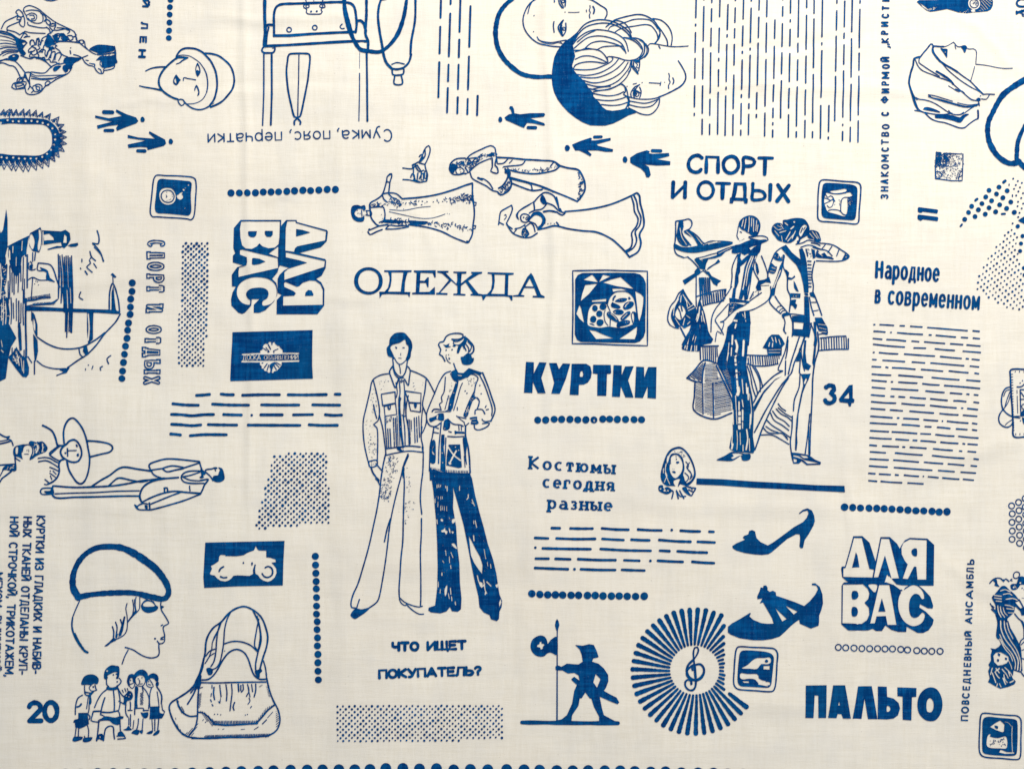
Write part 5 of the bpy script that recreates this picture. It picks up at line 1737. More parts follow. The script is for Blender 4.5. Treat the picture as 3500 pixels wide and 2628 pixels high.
P('''
l 14: 1090,365 1060,310 1030,290 1045,240 1020,190 1035,160 1075,150 1100,100 1150,70 1230,62 1285,75 1280,110 1220,130 1165,125
l 12: 1165,125 1200,150 1250,140 1310,95
F: 1200,210 1170,200 1190,180 1220,185 1250,180 1290,140 1310,95 1325,110 1330,150 1310,190 1300,240 1280,200 1260,230 1240,280 1220,280 1225,230 1235,200 1215,190
l 16: 1320,110 1370,160 1400,200 1400,260 1370,290
l 11: 1320,180 1350,230 1345,270
l 11: 1300,200 1320,250
l 11: 1340,150 1380,200 1360,260
F: 1065,180 1100,190 1140,170 1130,200 1160,205 1130,215 1100,218 1085,200
l 10: 1190,145 1180,170 1200,190
d 9: 1103,245 1168,240
d 6: 1103,300 1130,295
F: 1130,320 1148,335 1140,352 1128,345
l 8: 1100,315 1120,365 1150,388
F: 1260,320 1290,315 1330,280 1370,285 1385,330 1405,330 1400,370 1370,400 1320,408 1280,395 1268,360
l 11: 1185,390 1205,450 1225,500
l 12: 1150,475 1090,500 1030,590 975,720 920,850 890,940 895,1020 930,1070 990,1075 1040,1040
f: 1155,480 1215,450 1235,490 1290,495 1350,440 1420,465 1500,490 1470,525 1420,500 1380,500 1330,540 1255,575 1225,570 1215,600 1180,560
e: 1225,510 1280,520 1270,530 1235,525
f: 1215,570 1240,575 1230,640 1200,750 1175,880 1150,905 1120,890 1140,780 1180,680
b 7: 1212,600 1185,710 1150,840
l 9: 1150,500 1180,560 1200,580
l 10: 1095,540 1080,700 1050,760 1060,810 1030,830 1045,880
l 8: 1130,740 1100,850 1090,890
l 9: 1280,605 1260,650 1220,790 1185,900
l 12: 1330,540 1380,505 1450,545 1425,620 1410,700 1370,800
F: 1400,700 1425,650 1415,750 1440,760 1400,790 1360,890 1340,960 1320,980 1290,960 1310,900 1350,800
S 26/7: 1380,760 1420,700 1400,760 1350,900 1320,960 1310,920
l 14: 1500,490 1560,640 1600,760 1635,870 1630,930 1590,1020
l 12: 1470,520 1520,620 1570,760 1605,880 1600,960
l 13: 1440,765 1465,800 1440,890 1420,900 1418,940
l 12: 1440,890 1500,895 1525,940
l 9: 1540,895 1565,890
l 9: 1530,870 1540,850
d 8: 1485,720 1495,1000 1470,630 1310,690 1330,715
s 14/6: 1330,560 1430,540 1430,600 1350,640
s 14/5: 1150,600 1175,600 1150,760 1120,790
l 13: 950,915 970,890 1050,895
l 8: 980,920 1040,915 1150,915
F: 915,990 960,975 990,960 1020,935 1075,935 1080,960 1078,1010 1040,1015 1000,1000 960,1020 930,1030
e: 1000,950 1020,950 1010,1000 998,990
l 8: 1090,915 1120,900 1160,905
F: 1075,1050 1085,1010 1120,995 1145,1020 1140,1100 1100,1120 1070,1110
b 7: 1088,1098
l 11: 1120,995 1180,1050 1260,1060 1290,1075
l 8: 1215,960 1260,1000 1300,1030
l 9: 1225,870 1225,900
l 10: 1225,970 1320,990
l 9: 1300,1030 1310,1070 1350,1040
F: 1355,985 1440,970 1440,1000 1460,1040 1440,1055 1370,1050 1380,1010
x 6: 1380,1000 1430,995
x 5: 1385,1030 1430,1030
l 12: 1410,1060 1415,1100 1450,1115 1510,1100 1560,1070 1575,1040 1500,1045
l 11: 1500,1010 1530,1025 1590,1015
l 12: 970,1080 950,1200 930,1280 925,1400 920,1560
l 10: 985,1085 1020,1100
l 10: 965,1140 1020,1150
l 11: 1050,1030 1025,1300 1020,1480
l 10: 1130,1130 1160,1140
F: 1195,1120 1220,1130 1300,1135 1310,1155 1220,1155 1200,1165
l 9: 1240,1070 1245,1120
l 9: 1268,1070 1270,1120
l 12: 1120,1185 1200,1190 1300,1185
l 16: 1315,1070 1315,1180 1340,1290 1355,1400 1365,1580
f: 1050,1165 1085,1165 1085,1270 1075,1300 1085,1400 1090,1580 1040,1560 1045,1400 1045,1250
b 8: 1060,1365 1065,1470
F: 945,1240 970,1220 985,1240 990,1330 985,1470 965,1485 930,1470 930,1350
E: 958,1300 972,1280 950,1340 965,1360 980,1390 958,1380 948,1350
l 10: 1100,1200 1095,1350 1090,1500 1095,1580
f: 1130,1275 1255,1272 1265,1400 1275,1520 1240,1530 1105,1500 1110,1400
x 16: 1125,1300 1185,1385 1260,1445
x 16: 1215,1340 1180,1400 1140,1480
E: 1125,1460 1165,1480 1140,1495
b 8: 1240,1335 1205,1300
F: 1285,1200 1315,1200 1330,1280 1320,1380 1330,1500 1310,1450 1295,1330
F: 1335,1290 1355,1390 1358,1480 1345,1400
l 8: 1300,1400 1310,1520
f: 918,1490 935,1530 950,1550 965,1540 1040,1570 1090,1580 1095,1590 1200,1590 1345,1585 1365,1580 1380,1665 925,1665
h 7/17/88: 1100,1550 1345,1560 1345,1595 1100,1590
h 5/14/88: 940,1520 1040,1540 1040,1580 940,1550
''')
tile(1180, 1540, 2.769)
P('''
f: 805,180 900,200 1180,215 1200,260 1230,420 1270,580 1310,720 1350,880 1400,1030 1430,1160 1450,1300 1460,1360 1485,1420 1480,1480 1460,1520 1455,1590 1435,1612 1380,1595 1365,1555 1310,1530 1270,1480 1260,1380 1220,1210 1190,1060 1160,900 1120,700 1060,480 1020,340 1025,420 1020,540 1050,720 1060,900 1080,1060 1085,1250 1100,1400 1095,1500 1065,1525 1010,1520 990,1480 960,1520 900,1540 810,1530 785,1510 790,1485 850,1465 870,1300 875,1100 870,880 860,660 835,380
e: 1170,805 1195,850 1235,930 1275,1000 1300,1080 1295,1165 1260,1120 1220,1060 1190,990 1180,900
e: 1470,1400 1480,1430 1460,1480 1455,1440
x 7: 870,320 870,350
x 7: 885,315 888,345
x 7: 905,320 903,340
x 8: 950,330 953,350
x 8: 965,335 966,380
x 7: 1083,330 1082,375
x 6: 850,450 852,490
x 5: 880,430 882,455
x 5: 905,430 906,460
x 5: 920,430 920,455
x 5: 878,480 878,530
x 5: 905,520 905,565
x 5: 920,525 920,560
x 5: 938,525 938,565
x 5: 960,525 962,570
x 8: 1165,410 1165,440 1150,460
x 8: 1200,460 1225,520
x 7: 1195,490 1215,500
E: 905,640 925,645 925,670 905,665
E: 982,620 992,640 985,650
E: 1010,650 1035,640 1040,670 1015,690
x 8: 868,650 872,690
E: 905,755 935,740 945,720 950,750 970,760 955,795 940,770 915,772
E: 980,725 995,745 995,785 985,770
E: 1005,760 1030,765 1015,785
x 8: 1230,660 1245,725
x 6: 1215,660 1218,690
E: 1005,880 1030,875 1050,900 1060,930 1030,915
x 6: 950,940 955,990
x 8: 1000,960 1020,1010
x 6: 985,1000 988,1060
x 8: 998,1085 1000,1115
x 6: 920,1040 935,1060
x 10: 1215,800 1220,850
x 6: 1315,930 1330,1020
x 6: 1345,1050 1350,1090
x 7: 1375,1070 1380,1110
x 9: 915,1155 915,1180
E: 940,1310 965,1270 960,1350 945,1380
x 8: 995,1300 1000,1360
x 7: 975,1350 985,1400
x 8: 1005,1380 1010,1420
x 7: 880,1240 880,1290
x 6: 900,1310 898,1350
x 8: 1040,1430 1045,1460
x 10: 1250,1180 1265,1240 1290,1290 1320,1260
E: 1265,1240 1300,1250 1290,1300
x 9: 1310,1220 1325,1320 1340,1350
x 12: 1340,1240 1380,1280
E: 1420,1270 1445,1260 1440,1300
x 9: 1330,1330 1325,1360
x 7: 1240,1320 1250,1400
S 18/4: 840,240 1180,260 1250,560 1130,600 1060,450 1020,330 1010,700 870,700
S 18/4: 880,880 1060,900 1090,1400 880,1400
S 12/4: 1220,700 1310,760 1430,1200 1260,1200
b 5: 845,240
''')
tile(1920, 900, 5.358)
motif('printed_jar_panel', 'square framed panel with two jars of round and oval fruit')
P('''
K 22: 200,140 800,130 1100,138 1568,148 1570,600 1568,1510 1000,1495 600,1475 195,1470 205,1000 205,500
f: 245,300 290,220 380,180 700,180 1000,175 1330,180 1430,205 1500,270 1540,370 1540,700 1530,1000 1530,1250 1500,1350 1430,1430 1340,1460 1000,1455 700,1450 350,1440 280,1400 240,1300 240,1000 245,600
e: 395,305 555,212 590,245 665,350 500,325
e: 685,345 755,212 890,240
e: 755,355 900,300 1075,255 1320,472 1000,420
e: 430,400 650,375 500,560 348,692 375,560
e: 925,465 1100,465 1200,500 1020,505 940,525
e: 552,680 815,650 812,700 555,708
e: 325,765 355,820 375,920 412,1090 330,1020 268,925
e: 1345,510 1380,530 1450,565 1497,620 1490,750 1460,930 1420,1060 1400,1000 1375,760
e: 500,1220 620,1240 750,1300 945,1375 800,1380 630,1388
e: 1050,1385 1200,1290 1380,1160 1370,1290 1335,1390
E: 560,760 620,740 700,740 800,745 840,765 860,690 910,600 980,540 1060,525 1180,530 1260,575 1320,660 1350,800 1365,950 1370,1060 1330,1100 1300,1120 1140,1175 1020,1180 880,1160 840,1160 720,1180 600,1170 480,1130 475,1000 490,880 520,810
l 14: 1310,1110 1280,1000 1275,930 1300,890 1340,900
F: 1295,900 1330,885 1355,900 1380,980 1375,1080 1320,1110 1325,1000 1318,930
l 15: 835,765 870,840 890,900 890,1000 885,1150
l 13: 795,860 775,920 780,1000 800,1080 850,1140
F: 555,825 570,780 610,765 650,790 660,830 645,870 605,885 570,865
F: 692,800 710,755 760,738 805,755 822,790 800,840 760,858 715,845
F: 630,925 650,880 700,865 740,890 745,930 730,970 690,985 650,970
F: 518,1030 535,980 575,960 620,980 635,1030 620,1070 575,1090 535,1075
F: 635,1080 655,1040 710,1025 755,1040 770,1080 755,1120 710,1150 660,1140 640,1110
F: 500,1100 560,1105 610,1140 560,1130
F: 955,600 985,585 995,610 965,640 950,690 930,690 930,640
F: 970,700 1030,655 1120,635 1200,650 1170,695 1090,715
b 8: 1060,670 1100,665
F: 1215,625 1240,615 1265,650 1240,668 1218,655
F: 900,750 925,710 960,730 1040,765 1080,810 1040,835 960,820 910,800
F: 1120,800 1160,730 1240,700 1310,710 1320,760 1270,820 1190,850 1140,845
x 14: 1160,800 1180,760 1230,720
F: 935,885 980,850 1100,855 1140,900 1110,935 1010,940 960,920
b 14: 975,895
F: 820,930 850,885 900,905 980,960 1030,1020 1050,1080 1000,1080 920,1040 860,1000
x 14: 900,925 960,970 1010,1030
b 10: 860,920
F: 1070,1010 1120,950 1190,890 1250,880 1260,920 1210,980 1140,1040 1090,1045
x 11: 1110,1010 1160,955 1200,920
F: 1020,1080 1080,1060 1180,1040 1250,1060 1240,1110 1170,1140 1080,1160 1050,1180 1010,1170 1005,1120
b 10: 1170,1080 1210,1075
''')
tile(1160, 480, 2.048)
motif('printed_long_dress_figure', 'woman in a long patterned dress lying sideways, arm raised')
P('''
F: 80,500 90,460 130,452 150,460 175,452 185,480 170,500 175,530 170,565 130,570 95,550
E: 105,510 130,480 165,485 172,510 165,535 130,540 115,530
d 4: 125,490 130,510 145,512
l 6: 155,490 158,530
l 7: 185,492 220,495 225,525 185,522
l 6: 190,492 195,520
l 9: 212,480 215,440 265,410 300,380 325,310 330,285
l 8: 340,250 365,235 368,250 355,290 350,330 345,370
l 8: 330,290 355,295
l 8: 332,285 335,255 355,235
d 7: 365,240
l 9: 300,375 350,368 400,375 440,410
l 8: 345,375 370,400 400,410
l 9: 300,380 310,410 330,430
l 10: 215,480 222,540 260,590 280,600
l 8: 215,470 300,465 310,470 320,520 310,560 280,575
l 9: 205,630 230,620 280,600 340,590
d 9: 210,625
l 9: 200,640 215,660 260,640 300,625
l 8: 325,620 350,595 400,600 480,598 485,605 400,620 330,622
l 11: 440,410 560,400 680,380 800,345 880,315 930,300
l 10: 932,300 932,380 940,440 945,520 935,600 930,660 900,715 880,712
l 10: 485,590 560,600 640,615 720,640 800,680 880,712
F: 890,700 915,712 900,722 885,715
s 70/6: 330,420 500,425 640,420 760,405 900,385 930,420 900,445 760,440 600,450 400,460 335,455
s 30/6: 340,400 440,410 430,460 330,460
s 40/6: 830,385 925,375 930,420 840,425
s 60/6: 300,545 470,560 480,590 300,575
s 80/6: 480,560 620,570 760,580 900,600 930,635 760,610 620,600 480,590
s 24/6: 215,450 240,440 310,440 310,462 220,470
F: 480,562 560,565 620,570 600,590 500,585
F: 310,555 400,560 470,570 400,580 310,575
l 4: 350,485 450,490 560,470 640,462
l 4: 350,500 440,520 560,545 640,545 700,530 740,515
d 3: 295,520 755,512 770,515 350,500 450,480
K 7: 935,430 958,435 955,455 940,455
K 7: 935,595 955,598 950,618 938,618
''')
motif('printed_seated_figure', 'tiny seated person with a tall hat, lying sideways above the long dress')
P('''
l 8: 445,195 510,200 515,180 540,160 560,150
l 8: 560,150 580,110 600,60 625,38 636,60 630,100 610,150 600,170 608,210 618,240 612,280
l 8: 560,115 575,100 585,120 570,135
l 8: 600,65 600,110 570,150
l 8: 560,160 600,170
l 8: 510,175 530,165 540,180 520,190
l 8: 520,190 520,250 530,270
l 8: 530,180 560,220 590,210
l 9: 545,175 575,230 560,270
l 8: 550,230 545,275
K 8: 575,235 590,232 588,280 572,278
K 8: 598,215 612,218 610,270 596,265
l 8: 445,275 490,278 520,285 560,295 612,285
l 8: 500,260 510,235 525,245 525,270
l 9: 520,275 560,290
''')
motif('printed_hooded_dress_figure', 'woman in a fringed shawl and flared dress lying sideways, upper of the two on the right')
P('''
l 9: 770,200 780,160 820,130 880,125
F: 768,200 780,170 810,165 830,190 810,210 800,230 780,220
l 8: 770,205 790,235 840,240 880,230
s 50/6: 790,160 900,140 920,160 880,190 820,180
c 6: 815,210 830,190 860,195 875,215 850,235 825,235
d 4: 845,205 850,222
l 8: 880,190 900,225 880,235
l 8: 890,130 920,100 990,65 1060,38 1090,55 1095,90 1102,100
l 7: 890,130 960,120
s 90/6: 890,140 980,110 1080,80 1090,110 1020,120 960,160 930,200 910,215 900,180
l 8: 905,225 940,190 980,160 1050,130 1060,130
F: 1040,100 1085,85 1085,105 1050,115
l 8: 1095,100 1100,120 1105,160
l 9: 1070,125 1070,190 1060,215 1090,230 1110,228 1105,190 1090,175 1098,130
l 8: 915,225 930,265 980,295 1030,320 1070,350 1110,360
l 8: 970,265 1010,270 1050,300 1075,340
l 12: 970,262 1000,275
l 11: 1160,200 1180,230 1175,270 1140,320 1115,335
l 11: 1180,200 1195,230 1190,260 1205,290 1195,340 1160,370 1130,382 1110,365
s 40/6: 1130,330 1160,300 1190,280 1200,300 1190,340 1150,370 1115,365
s 20/6: 1140,180 1180,190 1190,240 1170,250
l 11: 1105,120 1200,125 1300,135 1400,140 1500,150 1545,180
l 8: 1110,165 1150,160 1180,130
l 8: 1150,185 1200,180 1280,170 1300,145
l 6: 1190,160 1210,140
l 10: 1180,205 1260,225 1360,235 1450,225 1510,210 1545,180
s 60/5: 1195,200 1300,210 1400,200 1480,185 1520,165 1530,190 1450,220 1350,230 1200,218
l 8: 1480,180 1500,155
l 12: 1545,180 1600,195 1670,208 1695,240 1715,290 1718,350 1690,400 1665,430
l 10: 1665,430 1600,400 1500,360 1420,330
l 12: 1200,262 1300,290 1420,325 1500,362
l 8: 1200,270 1260,285 1340,310 1350,350
l 10: 1205,300 1280,330 1350,352 1420,345
s 45/6: 1660,220 1690,250 1705,300 1705,360 1680,410 1665,410 1680,350 1685,280
''')
motif('printed_mermaid_dress_figure', 'woman in a hooded cape and wide flared dress lying sideways, lower of the two on the right')
P('''
l 8: 1205,455 1160,480 1130,500 1120,550 1115,590
l 8: 1205,455 1212,480 1195,530 1170,580
l 5: 1155,525 1165,520 1170,535 1155,555
l 8: 1120,575 1150,590
l 9: 1170,580 1185,610 1205,640 1230,660 1290,680 1340,678 1385,650
l 8: 1170,590 1210,620
l 8: 1230,620 1270,610 1300,590
l 7: 1240,625 1220,650
l 8: 1300,600 1310,650
F: 1285,615 1310,620 1330,660 1300,680 1275,660
S 10/5: 1285,620 1315,630 1310,670 1285,660
F: 1235,520 1270,480 1320,450 1360,430 1340,450 1290,480 1260,500 1250,530 1260,560 1245,550
l 9: 1360,430 1365,490 1345,500 1330,510
c 8: 1270,530 1290,515 1325,525 1335,550 1310,575 1275,565
d 6: 1290,540 1318,548
r 5/11: 1316,548
l 10: 1340,540 1360,510 1400,505 1420,520 1440,560 1420,600 1390,620
F: 1340,550 1350,515 1400,500 1440,550 1420,600 1400,625 1385,610 1410,590 1420,550 1400,530 1370,525
l 8: 1330,570 1370,585 1385,610
l 8: 1310,600 1340,580 1360,600 1370,640
l 9: 1365,430 1400,390 1440,365 1500,390 1520,430 1535,470
l 9: 1520,400 1530,440 1538,490
F: 1405,410 1420,380 1435,395 1450,430 1455,440 1430,450 1410,430
l 9: 1455,440 1420,480 1370,490
l 9: 1455,440 1500,460 1525,485
l 12: 1430,500 1470,495 1525,505
l 9: 1530,490 1560,505 1580,510 1560,525 1530,510
l 8: 1545,480 1555,500
l 11: 1580,500 1700,490 1800,475 1900,450 2000,410 2080,370
l 11: 1390,625 1440,615 1510,600 1600,620 1700,635 1800,645 1900,690 1960,740 2000,780
d 4: 1440,580 1460,585 1480,583 1505,585 1530,582
l 8: 1520,575 1535,595
l 12: 2085,372 2100,390 2105,440 2125,520 2130,600 2100,660 2110,720 2090,780 2030,818
l 10: 2060,385 2080,430 2090,490 2110,540 2100,600 2070,640 2080,700 2060,750 2010,785
l 10: 2045,400 2060,450 2065,500 2090,550 2080,600 2045,650 2050,700 2040,750 2005,775
l 12: 2000,780 2030,818
''')
# ================================================================== right of centre
tile(2260, 500, 3.16)
motif('printed_heading', 'two-line heading СПОРТ И ОТДЫХ above the striding couple')
sub('letter'); P('l 38: 440,130 410,105 370,103 325,125 297,170 295,220 320,265 370,285 410,275 430,252')
sub('letter'); P('k 38: 484,285 490,118 614,122 612,285')
sub('letter'); P('c 38: 760,112 805,130 832,180 832,230 800,275 755,294 705,280 675,235 672,180 700,135')
sub('letter'); P('l 36: 880,295 890,220 890,125 950,128 995,145 1008,170 990,205 940,218 895,215')
sub('letter'); P('k 32: 1052,130 1200,134')
P('k 40: 1120,135 1115,308')
sub('letter'); P('k 38: 130,390 122,555')
P('k 30: 135,545 258,420'); P('k 38: 260,390 255,555')
sub('letter'); P('c 34: 480,388 530,405 558,450 560,500 530,550 485,570 435,555 402,510 400,460 425,410')
sub('letter'); P('k 30: 595,402 740,406'); P('k 44: 665,410 660,565')
sub('letter'); P('f: 785,392 918,394 925,450 922,560 938,572 932,620 900,620 892,592 785,590 772,620 738,618 742,560 760,550 775,470'); P('e: 825,425 880,426 888,500 885,558 800,556 815,500')
sub('letter'); P('l 34: 990,405 988,490 985,575 1060,580 1110,565 1120,530 1095,495 1040,480 1000,482'); P('k 40: 1178,420 1172,585')
sub('letter'); P('k 40: 1258,420 1375,598'); P('k 40: 1380,425 1250,595')
tile(2760, 590, 8.74)
motif('printed_tile_emblem', 'rounded square with a pale cup and fruit, right of the sport heading')
P('''
c 38: 430,230 700,240 1000,270 1300,290 1480,310 1560,370 1580,470 1570,700 1550,950 1530,1200 1525,1420 1500,1510 1420,1545 1200,1525 900,1500 600,1475 400,1460 320,1400 300,1300 305,1000 310,700 330,450 360,290
F: 520,320 800,325 1100,350 1300,370 1430,420 1475,500 1475,700 1460,1000 1440,1250 1410,1390 1340,1430 1100,1420 850,1400 600,1380 480,1350 420,1260 415,1000 415,700 435,480 460,360
E: 560,605 620,620 700,640 850,650 1050,640 1200,605 1270,600 1300,650 1330,680 1300,730 1200,740 1050,745 1340,760 1355,900 1365,1100 1360,1300 1320,1385 1250,1380 1210,1330 1220,1200 1260,1050 1310,900 1330,800 1320,740 1190,760 1190,1000 1180,1200 1150,1270 1100,1320 950,1280 780,1230 620,1185 560,1120 540,1050 500,950 490,850 520,700 545,650
E: 650,580 720,550 850,535 1000,510 1100,490 1155,510 1160,560 1100,590 950,620 780,625
f: 1195,760 1330,740 1330,850 1290,970 1240,1080 1215,1200 1190,1270 1160,1260 1185,1100
S 12/16: 1210,770 1320,760 1300,900 1220,1000
l 22: 660,620 800,645 950,645 1140,615
l 24: 1180,1240 1130,1280 1040,1240 990,1180 985,1000 1000,850 1040,780 1100,750 1250,750 1320,720
l 22: 620,1140 700,1115 800,1115 920,1135 990,1180
l 22: 540,670 600,750 680,700 740,730 790,830
l 22: 520,770 600,790 680,840 740,810
l 22: 500,940 600,890 700,840
l 20: 580,990 640,1050 720,1020 760,930 780,850
F: 730,780 760,790 830,870 790,880 740,830
d 14: 935,820 960,860 945,930 950,975 805,960
''')
tile(2260, 720, 3.3515)
motif('printed_striding_couple_drawing', 'striding couple in striped knitwear in front of a windmill')
sub('windmill', 'windmill with lattice sails and a plank gallery')
P('''
F: 380,555 430,545 470,590 500,560 540,560 520,600 510,640 500,680 450,660 420,620
l 13: 300,530 340,560 380,600 430,660
h 6/11/70: 440,560 500,560 480,620 440,610
f: 245,800 380,718 400,680 420,650 455,690 435,728 405,750 270,850
f: 520,680 540,650 620,600 655,555 680,585 660,600 600,630 560,660 530,680
f: 510,690 550,700 580,750 690,805 650,835 645,865 600,840 560,770 520,710
f: 480,690 500,660 520,690 500,705
b 7: 500,683
l 9: 385,700 420,660 480,670
l 9: 430,730 480,690 530,730
l 12: 400,720 402,800 400,960 402,1100
h 16/22/88: 430,765 565,765 570,960 435,975
f: 430,770 500,765 470,900 440,960
l 12: 400,985 500,955 620,920 745,900
l 12: 480,1090 560,1065 640,1050 720,1030
l 12: 745,900 735,960 730,1010
h 14/26/85: 440,985 740,910 720,1030 480,1085
f: 440,1000 465,1080 500,1180 530,1320 545,1420 590,1470 580,1510 520,1530 440,1540 230,1540 270,1460 330,1360 355,1220 400,1160 420,1070
x 13: 440,1100 430,1200 400,1300
x 12: 470,1150 500,1300 520,1400
x 10: 400,1330 380,1430 330,1530
x 10: 440,1280 440,1390
x 9: 460,1300 480,1420
x 10: 350,1380 300,1530
x 8: 400,1440 370,1540
x 10: 440,1460 420,1540
x 8: 460,1200 480,1400
x 9: 420,1180 400,1250
''')
sub('tree', 'wind-bent tree left of the windmill')
P('''
l 13: 250,905 200,950 160,1030 110,1090 80,1180 75,1260 100,1310
l 9: 100,1310 150,1340 200,1350
F: 250,900 270,930 310,1000 370,1080 400,1120 400,1200 350,1240 350,1300 300,1330 260,1350 230,1320 180,1350 140,1290 110,1210 130,1130 180,1060 210,970
E: 180,1130 220,1080 260,1110 280,1160 260,1210 220,1250 190,1240 160,1200
x 9: 250,960 290,1040 300,1100
x 8: 200,1010 150,1110 140,1200
x 9: 300,1120 360,1080
x 9: 310,1145 380,1110
x 8: 230,970 220,1050
x 8: 270,990 330,1080
x 10: 160,1230 210,1310
x 8: 270,1230 250,1310
x 9: 290,1200 330,1230
x 8: 300,1300 330,1270
l 11: 190,1110 215,1160 230,1230
l 12: 225,1080 240,1150
l 16: 220,1340 250,1400 280,1460
''')
tile(2260, 1100, 2.863)
sub('log_house', 'tall timber house under the windmill, drawn in hatching')
P('''
f: 200,250 230,180 270,100 300,0 420,0 480,130 510,170 490,210 430,220 380,240 370,290 260,285 205,270
x 9: 300,60 270,150 250,270
x 8: 330,20 320,120 290,280
x 8: 260,130 230,260
x 8: 350,100 330,200 330,285
x 8: 380,30 390,120
x 8: 420,40 430,130
x 9: 350,150 345,280
l 12: 365,240 560,235
l 12: 380,240 385,370
h 9/19/88: 390,245 555,240 545,405 400,375
l 13: 250,550 320,480 420,375 540,405
l 13: 250,550 325,580 400,590
l 13: 400,590 410,480 430,400
h 8/17/38: 265,545 410,400 420,450 395,580
h 5/15/-4: 425,410 550,410 560,560 420,590
l 13: 330,590 325,720 322,865 510,950 690,890
l 10: 405,600 410,900
l 12: 505,600 512,945
h 5/15/25: 335,590 400,600 405,890 330,860
h 5/15/-10: 415,600 500,600 505,920 420,890
h 6/17/-12: 515,600 660,560 690,860 520,920
h 4/14/0: 430,560 600,540 600,600 430,610
l 13: 540,430 600,560 690,760 700,800
l 11: 560,420 620,540 690,700
h 7/14/20: 570,330 620,300 690,520 690,700 600,520
F: 560,380 600,280 640,230 650,300 620,400 640,460 590,480 560,440
''')
sub('shed', 'small gabled shed between the legs of the couple')
P('''
f: 990,255 1050,150 1080,125 1150,125 1180,160 1210,215 1180,250 1175,330 1040,330 1030,265
x 9: 1080,150 1095,190
x 9: 1115,150 1125,200
x 8: 1060,200 1050,240
x 8: 1090,205 1085,245
x 7: 1150,170 1165,220
x 6: 1050,275 1170,270
x 6: 1050,300 1160,300
''')
sub('plank_fence')
P('''
l 11: 840,325 1000,330 1160,325
l 11: 840,410 920,430 1030,430 1140,410
h 9/22/86: 850,328 1160,328 1140,405 1000,425 850,405
''')
sub('plank_fence')
P('''
l 11: 1555,160 1680,145 1805,140
l 11: 1545,280 1680,270 1830,268
l 10: 1830,165 1830,268
h 9/24/88: 1550,160 1820,145 1820,265 1550,280
''')
sub('water', 'wavy lines of ground behind the legs')
P('''
l 10: 840,430 870,520 890,640 920,730
l 10: 865,430 890,520 920,620 940,700
l 10: 890,430 930,500 960,580 965,680
l 10: 915,440 955,520 990,640
l 10: 1140,800 1170,840 1215,870
l 10: 1120,850 1170,900 1230,930 1275,970
l 9: 1140,840 1200,890 1270,930
l 10: 1085,870 1130,930 1200,970 1250,1020
l 10: 1065,890 1100,960 1180,1010 1245,1060
l 10: 1030,960 1080,1010 1160,1060 1260,1130
l 9: 1020,1020 1080,1060 1140,1080
l 10: 1000,1040 1040,1080 1120,1090 1180,1090 1235,1150
l 10: 970,1105 1080,1105 1170,1150 1245,1195
l 9: 1180,1090 1230,1130
''')
tile(2260, 720, 3.3515)
sub('figure', 'man with a long striped scarf streaming behind him')
